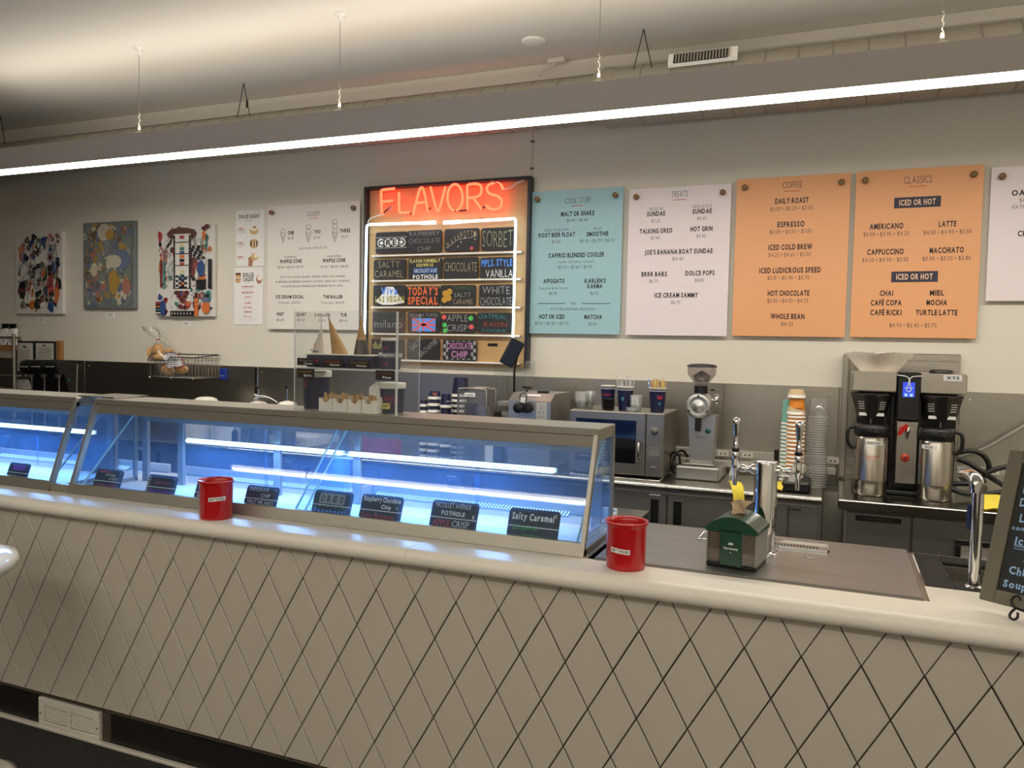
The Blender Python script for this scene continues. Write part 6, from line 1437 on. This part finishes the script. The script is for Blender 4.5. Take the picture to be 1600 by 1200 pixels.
# cone rack of two navy pint boxes with one white tray
zc_ = A(600, 487, FYs+.07).z
c0, c1 = A(262, 500, FYs+.04).x, A(950, 500, FYs+.04).x
t = thing('cone_rack', 'navy and white rack of sample cones on the acrylic shelf', 'rack', ((c0+c1)/2, 2.66, zs))
half = (c0+c1)/2
obj('rack_box', MB().box(c0, half-.002, FYs+.035, FYs+.135, zs+.0005, zc_-.006, .004), NAVY, t); obj('rack_box', MB().box(half+.002, c1, FYs+.035, FYs+.135, zs+.0005, zc_-.006, .004), NAVY, t)
obj('rack_tray', MB().box(c0-.004, c1+.004, FYs+.030, FYs+.140, zc_-.006, zc_, .002), WHITEP, t)
mb = MB().use(CREDM).text('Seb', (c0+.05, FYs+.0345, (zs+zc_)/2), .022, .016, B); obj('box_print', mb, None, t)
def cone(xa, ya, xb0, xb1, yb, label, m_, low=None, paper=None):
    Y = FYs+.085; tip = A(xa, ya, Y); ba = A(xb0, yb, Y); bb = A(xb1, yb, Y); c = Vector(((ba.x+bb.x)/2, Y, zc_+.0005)); r = (bb.x-ba.x)/2
    tt = thing('sample_cone', label, 'cone', tuple(c)); n = 22; m = 8; h = tip.z-c.z; mb = MB(); vs = []
    for j in range(m+1):
        v = j/m; cc = c.lerp(Vector((tip.x, Y, tip.z)), v); rr = max(.0015, r*(1-v))
        for i in range(n): a_ = 6.2832*i/n; vs.append((cc.x+rr*math.cos(a_), cc.y+rr*math.sin(a_), cc.z))
    fs = [(j*n+i, j*n+(i+1) % n, (j+1)*n+(i+1) % n, (j+1)*n+i) for j in range(m) for i in range(n)]
    mb.add(vs, fs, True); mb.add(vs[:n], [tuple(range(n-1, -1, -1))]); obj('cone_shell', mb, m_, tt)
    if low:
        mb = MB(); k = low[0]; v2 = []
        for j in range(2):
            v = k*j; cc = c.lerp(Vector((tip.x, Y, tip.z)), v); rr = r*(1-v)+.0012
            for i in range(n): a_ = 6.2832*i/n; v2.append((cc.x+rr*math.cos(a_), cc.y+rr*math.sin(a_), cc.z))
        mb.add(v2, [(i, (i+1) % n, n+(i+1) % n, n+i) for i in range(n)], True); obj('chocolate_dip', mb, low[1], tt)
    if paper:
        mb = MB(); mb.use(CREDM).text('IC', (c.x-.006, Y-r*.66, c.z+h*.28), .012, .014, B); mb.use(NAVY).text('Team', (c.x, Y-r-.001, c.z+h*.08), r*1.5, .010, B); obj('sleeve_print', mb, None, tt)
WAF = mat('waffle_gold', (176, 136, 76), .6, var=.18, scale=60, bump=.4)
cone(418, 178, 328, 440, 470, 'short pale paper-sleeved cone at the left of the acrylic stand', mat('sleeve_paper', (206, 196, 184), .6), paper=True)
cone(484, 88, 538, 682, 478, 'tall leaning golden waffle cone in the acrylic stand', WAF)
cone(828, 80, 766, 902, 480, 'waffle cone with dark chocolate dipped rim in the acrylic stand', WAF, low=(.36, mat('dark_choc', (54, 34, 28), .3)))
# tubs
def tub(xa, xb, yt, yb, Y, z0, label, lidh, print_=None, clearlid=False, dz=None, mlid=None):
    p = A((xa+xb)/2, yb, Y); u = mpp(p)/6.668; r = (xb-xa)/2*u; zt = A((xa+xb)/2, yt, Y).z; h = zt-z0; p = A((xa+xb)/2, yb, Y+r)
    tt = thing('ice_cream_tub', label, 'tub', (p.x, Y+r, z0)); yc = Y+r
    obj('tub_wall', MB().lathe((p.x, yc, z0), [(r*.86, 0), (r*.95, h-lidh)], 32), NAVY, tt)
    obj('tub_lid', MB().lathe((p.x, yc, z0+h-lidh), [(r*1.0, -.006), (r*1.03, 0), (r*1.03, lidh-.003), (r*.98, lidh), (.001, lidh)], 32), mlid or WHITEP, tt)
    if print_:
        mb = MB(); am = -math.pi/2+math.atan2(-p.x, yc)+print_[0]; mb.use(mat('tub_red', (196, 36, 56), .5))
        for wd, zz, w_, hh_ in print_[1]:
            rr = r*.86+(r*.09)*(zz/h)+.0035; tmp = MB().text(wd, (0, 0, 0), w_, hh_, R_, slant=.25); mb.add([(p.x+rr*math.cos(am+v.x/rr), yc+rr*math.sin(am+v.x/rr), z0+zz+v.z+v.x*.12) for v in tmp.v], tmp.f)
        obj('tub_print', mb, None, tt)
    return tt, p.x, yc, r
tub(1035, 1205, 318, 458, FYs+.072, A(1100, 500, FYs+.07).z+.004, 'smallest navy tub, topmost at the right of the acrylic stand', .006, (-.5, [('Seb', .022, .020, .016)]))
tub(1008, 1255, 478, 638, FYs+.060, zs+.0005, 'navy tub with a clear lid under the smallest tub', .014, (-.5, [("Seb", .024, .022, .016)]), mlid=CUPCLEAR)
tub(212, 516, 665, 1052, FYs+.074, ZT+.0006, 'large navy quart tub at the lower left of the acrylic stand', .020, (-.85, [('S', .10, .02, .03)]))
tt, px_, yc_, r_ = tub(1012, 1290, 793, 1092, FYs+.066, ZT+.0006, 'navy pint tub with red script and a yellow PINT tag', .016, (-.12, [('Sebastian', .062, .062, .016), ("Joe's", .045, .036, .013)]))
yt_ = yc_-r_-.003; c = A(1084, 1031, yt_); tg = obj('yellow_tag', MB().box(c.x-.018, c.x+.018, yt_, yt_+.0015, c.z-.011, c.z+.011), mat('tag_yellow', (216, 208, 110), .6), tt)
obj('tag_text', MB().text('PINT', (c.x, yt_-.0006, c.z), .026, .010, B), INK, tg)
# hand-lettered tags
def tagc(x0, y0, x1, y1, l1, l2, label, c1, Y=None, z=None):
    Y = Y or FYs-.004; a = A(x0, y0, Y); b = A(x1, y1, Y); c = (a+b)/2; w_ = b.x-a.x; h = a.z-b.z
    t = thing('shelf_tag', label, 'tag', (c.x, Y, b.z)); obj('tag_board', MB().box(a.x, b.x, Y, Y+.003, b.z, a.z, .001), mat('tag_brown', (36, 28, 26), .5), t)
    mb = MB().use(c1).text(l1, (c.x, Y-.0006, c.z+h*.2), w_*.72, h*.2, R_, jit=.04); mb.use(CW).text(l2, (c.x+w_*.12, Y-.0006, c.z-h*.22), w_*.45, h*.22, B, jit=.03); obj('tag_lettering', mb, None, t)
tagc(160, 527, 350, 610, 'Sugar', 'Cones', 'upper left tag reading Sugar Cones', CGY)
tagc(420, 540, 636, 625, 'Handmade', 'Cones', 'middle tag reading Handmade Cones', CO)
tagc(690, 550, 920, 635, 'Choc. Dipped', 'Cones', 'right tag reading Choc. Dipped Cones', chalk('gold', (200, 150, 60)))
tagc(160, 635, 340, 740, 'hand packed', 'Quarts', 'tag reading hand packed Quarts at the lower left', chalk('gold', 0))
tagc(978, 655, 1172, 765, 'hand packed', 'Pints', 'tag reading hand packed Pints at the lower right', chalk('rust', (150, 80, 50)))
# four white spoon boxes
rn = random.Random(11)
for k, (xa, xb, yt, yb) in enumerate(((385, 530, 918, 1062), (531, 686, 930, 1070), (688, 830, 942, 1076), (833, 972, 950, 1084))):
    Y = 2.60+.012; a = A(xa, yt, Y); b = A(xb, yb, Y); x0, x1 = a.x+.001, b.x-.001; h = .052; w_ = x1-x0; dp = .058
    nm = ['first', 'second', 'third', 'fourth'][k]
    t = thing('spoon_box', '%s from the left of the four white spoon boxes' % nm, 'box', ((x0+x1)/2, Y, ZT))
    z0, z1 = ZT+.0005, ZT+.0005+h; cx = (x0+x1)/2; r = w_*.27; pts = [(x0, Y, z0), (x1, Y, z0), (x1, Y, z1), (cx+r, Y, z1)]+[(cx+r*math.cos(math.radians(-aa)), Y, z1-.002+r*.9*math.sin(math.radians(-aa))) for aa in range(10, 180, 20)]+[(cx-r, Y, z1), (x0, Y, z1)]
    # front built as three convex pieces around the scoop
    mb = MB(); mb.box(x0, cx-r, Y, Y+.003, z0, z1); mb.box(cx+r, x1, Y, Y+.003, z0, z1); n = 10; prev = None
    for i in range(n):
        xa_, xb_ = cx-r+2*r*i/n, cx-r+2*r*(i+1)/n; f = lambda x: z1-r*.95*math.sqrt(max(0, 1-((x-cx)/r)**2)); mb.prism([(xa_, Y, z0), (xb_, Y, z0), (xb_, Y, f(xb_)), (xa_, Y, f(xa_))], (0, .003, 0))
    obj('box_front', mb, WHITEP, t); obj('box_side', MB().box(x0, x0+.003, Y+.003, Y+dp, z0, z1), WHITEP, t); obj('box_side', MB().box(x1-.003, x1, Y+.003, Y+dp, z0, z1), WHITEP, t); obj('box_back', MB().box(x0+.003, x1-.003, Y+dp-.003, Y+dp, z0, z1+.01), WHITEP, t); obj('box_bottom', MB().box(x0+.003, x1-.003, Y+.003, Y+dp-.003, z0, z0+.003), WHITEP, t)
    for i in range(7):
        xx = x0+.008+(w_-.016)*(i+.5)/7+rn.uniform(-.003, .003); yy = Y+.012+rn.uniform(0, .030); hh_ = rn.uniform(.058, .070); ln = rn.uniform(-.012, .012); ww = .0045
        P0 = Vector((xx, yy, z0+.005)); d = Vector((ln, rn.uniform(-.004, .004), hh_)); X = Vector((1, 0, 0)); pts = []
        for (u, v) in ((-ww*.6, 0), (ww*.6, 0), (ww*.7, .45), (ww*1.35, .72), (ww*1.35, .92), (ww*.7, 1), (-ww*.7, 1), (-ww*1.35, .92), (-ww*1.35, .72), (-ww*.7, .45)): pts.append(P0+X*u+d*v)
        o = obj('wooden_spoon', MB().prism(pts, (0, .0012, 0)), SPOONW); tag(o, 'small flat wooden spoon standing in the %s white spoon box' % nm, 'spoon', 'wooden spoons in the %s box' % nm)
a = A(905, 870, 2.74); b = A(1020, 780, 2.74); o = obj('white_packet', MB().prism([(a.x, 2.745, a.z-.03), (b.x, 2.745, a.z-.03), (b.x, 2.745, b.z-.006), (a.x+.03, 2.745, b.z), (a.x, 2.745, a.z+.012)], (0, .004, 0)), PAPER); tag(o, 'white paper packet leaning behind the PINT tub', 'packet')

# ------------------------------------------------------------------ left part of the back wall and counter
BSK = mat('basket_wire', (150, 146, 140), .35, .9)
q8 = fz((215, 500), 12.0)
t = thing('wire_basket', 'wire basket on the back wall holding bagged bread rolls', 'basket', (-4.8, 4.7, 1.30))
F = 4.60; Bk = 4.85
fl, frr = q8(195, 640, F), q8(1085, 640, F); X0, X1 = q8(190, 900, F).x, q8(1075, 900, F).x; z0 = q8(600, 1075, F).z; zt = q8(900, 640, Bk).z; zf = q8(420, 755, F).z
bt_ = MB(); bt_.tube([(X0+.06, F, z0+.0), (X1, F, z0), (X1, Bk, z0), (X0, Bk, z0), (X0, F, z0), (X0+.06, F, z0)], .0035, 6); obj('bottom_frame', bt_, BSK, t)
for i in range(15): xx = X0+(X1-X0)*i/14; obj('wire', MB().tube([(xx, Bk, zt), (xx, Bk, z0), (xx, F, z0), (xx, F, (zf if i < 7 else zf+.05) if i < 9 else zt-.02)], .0018, 5), BSK, t)
for i in range(5): yy = F+(Bk-F)*(i+.5)/5; obj('wire', MB().tube([(X0, yy, zt), (X0, yy, z0), (X1, yy, z0), (X1, yy, zt)], .0018, 5), BSK, t)
for z_ in (zt-.045, zt-.09): obj('wire', MB().tube([(X0, Bk, z_), (X1, Bk, z_), (X1, F, z_)], .0018, 5), BSK, t)
xm_ = X0+(X1-X0)*.44
obj('top_rim', MB().tube([(X0, F, zf), (xm_, F, zf), (xm_+.02, F, zt-.02), (X1, F, zt-.02), (X1, Bk, zt), (X0, Bk, zt), (X0, F+.04, zt), (X0, F, zf)], .004, 6), mat('rim_dark', (50, 46, 46), .4, .6), t)
for xx in (X0+.02, (X0+X1)/2, X1-.02): obj('foot_knob', MB().sphere((xx, F, z0-.006), .007), CHROME, t)
for xx in (X0+.05, X1-.05): obj('wall_hook', MB().tube([(xx, Bk, zt), (xx, WY-.002, zt+.01)], .003, 6), BSK, t)
BRD = mat('bread_crust', (198, 150, 88), .55, var=.18, scale=9); CRB = mat('bread_crumb', (228, 204, 156), .7)
def roll(x, y, Y, rx, ry, tilt, label, cut=True):
    c = q8(x, y, Y); u = mpp(c)/12; t = thing('bread_roll', label, 'bread roll', tuple(c)); M = Matrix.Translation(c) @ Matrix.Rotation(math.radians(tilt), 4, 'Y')
    mb = MB(); mb.M = M; obj('top_half', mb.sphere((0, -.004, 0), 1, 20, 10, sz=ry*u, sx=rx*u, sy=.034), BRD, t)
    mb = MB(); mb.M = M @ Matrix.Rotation(math.radians(8), 4, 'Z'); obj('crumb_edge', mb.sphere((-rx*u*.10, .016, 0), 1, 20, 10, sz=ry*u*1.0, sx=rx*u*1.0, sy=.026), CRB, t)
roll(260, 620, 4.76, 55, 120, -14, 'bread roll at the far left of the basket, behind the tallest one'); roll(390, 560, 4.72, 110, 125, -38, 'tallest bread roll leaning at the top left of the bag'); roll(400, 690, 4.67, 90, 65, -8, 'round bread roll below the tallest one')
roll(600, 580, 4.76, 75, 55, 0, 'small bread roll at the top right of the bag'); roll(560, 940, 4.68, 140, 90, 12, 'large bread roll at the bottom centre of the basket'); roll(825, 930, 4.68, 120, 75, -8, 'bread roll at the bottom right of the bag'); roll(680, 780, 4.73, 160, 90, 5, 'bread roll hidden behind the printed bag label')
BAG = glass('bag_film', (.93, .93, .92), 1.5, haze=.10, rough=.15)
t = thing('bread_bag', 'clear plastic bag of rolls with gathered top and red printed label', 'bag', tuple(q8(520, 1040, 4.70)))
def ring(cx, cy, rx, ry, Y, n=20, wob=.0, seed=0):
    rn = random.Random(seed); c = q8(cx, cy, Y); u = mpp(c)/12; return [c+Vector((rx*u*math.cos(6.283*i/n)*(1+wob*rn.uniform(-1, 1)), ry*math.sin(6.283*i/n)*(1+wob*rn.uniform(-1, 1)), 0)) for i in range(n)]
rings = [ring(640, 1020, 260, .07, 4.70, wob=.04), ring(640, 850, 320, .095, 4.71, wob=.05, seed=1), ring(500, 680, 300, .09, 4.72, wob=.06, seed=2), ring(450, 540, 220, .075, 4.72, wob=.08, seed=3), ring(430, 440, 90, .04, 4.72, wob=.1, seed=4), ring(385, 362, 26, .012, 4.72), ring(330, 290, 100, .03, 4.72, wob=.25, seed=5), ring(260, 190, 150, .045, 4.72, wob=.3, seed=6), ring(220, 130, 120, .05, 4.72, wob=.35, seed=7)]
mb = MB(); n = 20; vs = [p for r in rings for p in r]; mb.add(vs, [(j*n+i, j*n+(i+1) % n, (j+1)*n+(i+1) % n, (j+1)*n+i) for j in range(len(rings)-1) for i in range(n)], True); mb.add(vs[:n], [tuple(range(n-1, -1, -1))]); obj('bag_film', mb, BAG, t)
obj('twist_tie', MB().tube(ring(385, 362, 32, .015, 4.72, 12), .004, 6, True), RED, t)
a = [q8(x, y, 4.615) for x, y in ((455, 665), (560, 612), (690, 620), (850, 730), (860, 865), (560, 915), (520, 800))]
obj('label_edge', MB().prism([v+Vector((0, .001, 0)) for v in a], (0, .001, 0)), mat('label_pink', (176, 70, 80), .5), t)
ctr = sum(a, Vector())/7; obj('label_panel', MB().prism([ctr+(v-ctr)*.93 for v in a], (0, -.001, 0)), PAPER, t)
mb = MB().use(INKB)
mb.lines(ctr.x-.06, ctr.x+.06, ctr.z-.06, ctr.z+.06, 8, ctr.y-.0024)
obj('label_print', mb, None, t)
c = at(349, 584.5, WY-.03); t = thing('blue_switch', 'small blue wall box on the backsplash right of the basket', 'switch', tuple(c))
obj('switch_box', MB().box(c.x-.032, c.x+.028, WY-.04, WY-.012, c.z-.045, c.z+.045, .005), mat('switch_blue', (24, 52, 140), .35), t)
obj('switch_dots', MB().use(PAPER).text('•••', (c.x-.004, WY-.0408, c.z-.012), .035, .012, B), None, t)
# topping pumps, lids and curved spout behind the case
q9 = fz((200, 500), 5.714)
for x, yk, lab in ((1162, 600, 'left topping pump with black knob behind the glass case'), (1423, 598, 'right topping pump with black knob behind the glass case')):
    k = q9(x, yk, 4.30); t = thing('topping_pump', lab, 'pump', (k.x, 4.30, 1.02)); zl = q9(x, 735, 4.30).z
    obj('pump_knob', MB().lathe((k.x, 4.30, k.z-.012), [(.008, 0), (.012, .010), (.021, .014), (.022, .022), (.001, .024)], 20), BLACK, t)
    obj('pump_stem', MB().cyl((k.x, 4.30, zl-.02), .005, k.z-zl+.01, 10), CHROME, t)
    obj('pump_lid', MB().lathe((k.x, 4.30, zl-.02), [(.062, 0), (.062, .010), (.045, .022), (.012, .030)], 28), mat('lid_pale', (220, 216, 206), .3), t)
    obj('pump_jar', MB().cyl((k.x, 4.30, .882), .060, zl-.02-.882, 28), STEEL, t)
    if x < 1300: obj('pump_spout', MB().tube(smooth([q9(1122, 735, 4.27), q9(1118, 690, 4.27), q9(1150, 682, 4.27), q9(1235, 682, 4.27), q9(1330, 735, 4.27)]), .007, 8), CHROME, t)
c = q9(695, 720, 4.62); t = thing('white_bucket', 'white bucket whose round lid shows just above the glass case', 'bucket', (c.x, 4.62, .8805))
obj('bucket', MB().cyl((c.x, 4.62, .8805), .083, c.z-.035-.8805, 28), WHITEP, t); obj('lid_disc', MB().lathe((c.x, 4.62, c.z-.035), [(.085, 0), (.088, .03), (.080, .048), (.05, .062), (.001, .066)], 32), WHITEP, t); obj('lid_rim', MB().lathe((c.x, 4.62, c.z-.035), [(.089, .020), (.093, .024), (.093, .030), (.088, .033)], 32, cap0=False, cap1=False), WHITEP, t)
for xa, xb, yt, lab in ((500, 745, 880, 'left white tub seen through the case glass'), (752, 1010, 890, 'right white tub seen through the case glass')):
    c = q9((xa+xb)/2, yt, 4.30); r = (xb-xa)/2*mpp(c)/5.714; t = thing('white_tub', lab, 'tub', (c.x, 4.30, .88)); zt = c.z+.03
    obj('tub_wall', MB().lathe((c.x, 4.30, .882), [(r*.90, 0), (r*.98, zt-.882-.02)], 32), WHITEP, t); obj('tub_rim', MB().lathe((c.x, 4.30, zt-.024), [(r*.98, 0), (r*1.03, .004), (r*1.03, .016), (r*.96, .02), (r*.9, .005), (.001, .005)], 32, cap0=False), WHITEP, t)
def carton(px0, px1, py0, py1, Y, label, m_, txt=None, d=.18, z0=None):
    a = at(px0, py0, Y); b = at(px1, py1, Y); zb = .8815 if z0 is None else b.z; t = thing('carton', label, 'box', ((a.x+b.x)/2, Y+d/2, zb))
    obj('carton_body', MB().box(a.x, b.x, Y, Y+d, zb, a.z, .003), m_, t); obj('carton_flap', MB().box(a.x+.002, b.x-.002, Y+.002, Y+d-.002, a.z, a.z+.003), m_, t)
    if txt: obj('carton_print', MB().text(txt, ((a.x+b.x)/2, Y-.001, a.z-.03), (b.x-a.x)*.6, .012, R_), INKB, t)
WC = mat('white_carton', (216, 214, 212), .5)
carton(421, 481, 681, 697, 4.42, 'long white carton seen through the middle of the case glass', WC, 'wrapped napkins')
carton(457, 507, 673, 683, 4.62, 'white carton stacked behind the long one in the case view', WC)
carton(553, 604, 676, 697, 4.20, 'red printed carton seen through the case glass', mat('carton_red', (176, 60, 72), .5), 'CONES')
c = at(762, 690, 4.25); o = obj('paper_note', MB().box(c.x-.02, c.x+.03, 4.26, 4.264, .8805, c.z+.05), PAPER); 
t = tag(o, 'white paper note standing behind the case glass', 'note')
for px, lab in ((203, 'steel shelf post seen through the left end of the case'), (236, 'second steel shelf post seen through the case glass')):
    pass
# pitcher and utensils silhouettes on the aisle counter seen through the glass
for k, (px, h, m_, lab) in enumerate(((348, .20, STEEL, 'steel canister standing in the case view'), (356, .17, mat('blue_bottle', (90, 120, 170), .3), 'blue bottle standing in the case view'), (366, .13, BLACK, 'black utensil handle standing in the case view'))):
    c = at(px, 745, 4.28); t = thing(['steel_canister', 'squeeze_bottle', 'utensil_handle'][k], lab, ['canister', 'bottle', 'utensil'][k], (c.x, 4.28, .8815))
    obj('body', MB().lathe((c.x, 4.28, .8815), [(.022, 0), (.023, .004), (.023, h*.7), (.016, h*.8), (.008, h*.86), (.008, h)], 20), m_, t); obj('tip', MB().lathe((c.x, 4.28, .8815+h), [(.009, 0), (.006, .015), (.002, .02)], 12), m_, t)
# steel shelving frame left of centre, behind the left bay
t = thing('shelf_rack', 'steel rack with wooden shelf holding coffee bags at far left', 'shelf rack', (-6.9, 4.55, .88))
q0 = fz((0, 500), 8.5714)
RK = mat('rack_tube', (156, 150, 140), .35, .8)
RF, RB = 4.79, 4.85; ph = q0(185, 200, RF); zb = .882
for xx, yy in ((ph.x, RF), (ph.x-.72, RF)): obj('upright', MB().cyl((xx, yy, zb), .014, ph.z-zb+.01, 12), RK, t)
for yp in (232, 745):
    z_ = q0(90, yp, RF).z
    for yy in (RF, RB): obj('cross_bar', MB().tube([(ph.x-.72, yy, z_), (ph.x, yy, z_)], .009, 8), RK, t)
    obj('side_bar', MB().tube([(ph.x, RF, z_), (ph.x, RB, z_)], .009, 8), RK, t)
zsb = q0(90, 335, RF).z; obj('wood_shelf', MB().box(ph.x-.71, ph.x-.02, RF+.01, RB-.01, zsb-.045, zsb, .003), mat('shelf_wood', (156, 110, 62), .5, var=.15, scale=6, stretch=(1, 6, 1)), t)
obj('wood_shelf', MB().box(ph.x-.71, ph.x-.02, RF+.01, RB-.01, q0(90, 905, RF).z-.02, q0(90, 905, RF).z, .003), RK, t)
for k, xx in enumerate((ph.x-.06, ph.x-.155)):
    zt_ = q0(100, 50, RF+.03).z; t2 = thing('coffee_bag', ['white coffee bag with a black folded top, rightmost on the wooden shelf', 'coffee bag with a black top at the photo edge, left of the other'][k], 'coffee bag', (xx, 4.77, zsb)); h = zt_-zsb; w_ = .042
    mb = MB(); mb.prism([(xx-w_, 4.795, zsb+.001), (xx+w_, 4.795, zsb+.001), (xx+w_, 4.80, zsb+h*.55), (xx+w_*.8, 4.81, zsb+h*.78), (xx-w_*.8, 4.81, zsb+h*.78), (xx-w_, 4.80, zsb+h*.55)], (0, .04, 0)); obj('bag_body', mb, PAPER, t2)
    mb = MB(); mb.prism([(xx-w_*.8, 4.813, zsb+h*.78), (xx+w_*.8, 4.813, zsb+h*.78), (xx+w_, 4.82, zsb+h), (xx-w_, 4.82, zsb+h)], (0, .012, 0)); mb.prism([(xx-w_*1.02, 4.794, zsb+.001), (xx-w_*.7, 4.794, zsb+.001), (xx-w_*.25, 4.809, zsb+h*.78), (xx-w_*.82, 4.809, zsb+h*.78)], (0, .004, 0)); obj('bag_top', mb, BLACK, t2)
    obj('bag_print', MB().text('KA', (xx+.01, 4.7945, zsb+h*.18), .02, .03, B), INK, t2)
def doc(x0, y0, x1, y1, label, n, t0=(.35, .12)):
    Y = WY-.012; a = q0(x0, y0, Y); b = q0(x1, y1, Y); t = thing('framed_document', label, 'frame', ((a.x+b.x)/2, WY, b.z)); f = .018
    mb = MB(); obj('frame', mb.box(a.x, b.x, Y, WY-.001, b.z, a.z, .002), BLACK, t); obj('sheet', MB().box(a.x+f, b.x-f, Y-.002, Y, b.z+f, a.z-f), mat('grey_sheet', (196, 192, 184), .6), t)
    mb = MB().use(INK); cx = (a.x+b.x)/2; h = a.z-b.z; mb.quad(cx-.03, cx+.012, a.z-f-h*.13, a.z-f-h*.085, Y-.0026); mb.quad(cx-.02, cx+.035, a.z-f-h*.155, a.z-f-h*.135, Y-.0026); mb.use(INKG)
    mb.lines(a.x+.035, b.x-.035, b.z+.03, a.z-f-h*.2, n, Y-.0026, n)
    obj('sheet_print', mb, None, t)
doc(216, 277, 462, 715, 'taller black framed document left of the drink dispenser', 12); doc(463, 280, 742, 570, 'shorter black framed document beside the wood strip', 8); doc(208, 768, 440, 955, 'black framed document low behind the drink dispenser', 5)
a = q0(768, 275, WY-.03); b = q0(820, 560, WY-.03); o = obj('wood_batten', MB().box(a.x, b.x, WY-.04, WY-.001, b.z, a.z, .003), mat('shelf_wood', 0)); tag(o, 'short upright wooden batten on the wall beside the documents', 'batten')
# drink dispenser
t = thing('drink_dispenser', 'black three-nozzle drink dispenser on the back counter', 'drink dispenser', (-5.65, 4.4, .88)); DY = 4.25
DB = mat('dispenser_black', (30, 27, 26), .3)
a = q0(450, 575, DY); b = q0(1025, 575, DY); c1_ = q0(975, 950, DY)
hx0 = q0(320, 575, DY).x; hx1 = q0(822, 575, DY).x
mb = MB(); mb.prism([(hx0, DY, a.z), (hx0, DY+.135, a.z), (hx0, DY+.115, .884), (hx0, DY+.07, .884), (hx0, DY+.07, 1.16)], (hx1-hx0, 0, 0)); obj('housing', mb, DB, t)
obj('housing_trim', MB().tube([(hx1+.003, DY+.135, a.z), (hx1+.003, DY+.115, .90)], .005, 6), RK, t)
for x0, x1, nx in ((305, 440, 440), (455, 620, 610), (635, 815, 805)):
    a = q0(x0, 570, DY-.03); b = q0(x1, 690, DY-.03); cx = (a.x+b.x)/2; hd = obj('dispense_head', MB().lathe((a.x, DY-.01, (a.z+b.z)/2), [(.052, 0), (.056, .008), (.056, b.x-a.x-.008), (.052, b.x-a.x)], 24, (1, 0, 0)), BLACK, t)
    obj('head_strip', MB().box(cx-.04, cx+.045, DY-.072, DY-.064, (a.z+b.z)/2+.0, (a.z+b.z)/2+.007), mat('strip_silver', (190, 188, 184), .3, .5), hd)
    c = q0(nx, 740, DY); obj('nozzle', MB().lathe((c.x-.02, DY, c.z-.02), [(.018, 0), (.026, .03), (.032, .05)], 16), mat('nozzle_pale', (120, 118, 114), .3, .5), t)
    obj('straw_tube', MB().cyl((c.x-.012, DY+.0, .90), .006, c.z-.92, 8), mat('nozzle_pale', 0), t)
    c = q0(nx+80, 815, DY+.06); obj('green_lever', MB().prism([(c.x-.035, DY+.055, c.z+.02), (c.x+.035, DY+.055, c.z+.02), (c.x+.02, DY+.055, c.z-.02), (c.x-.01, DY+.055, c.z-.015)], (0, .01, 0)), mat('lever_green', (20, 130, 50), .4), t)
obj('drip_tray', MB().box(-5.98, -5.38, 4.10, 4.36, .882, .90, .004), STEEL, t)
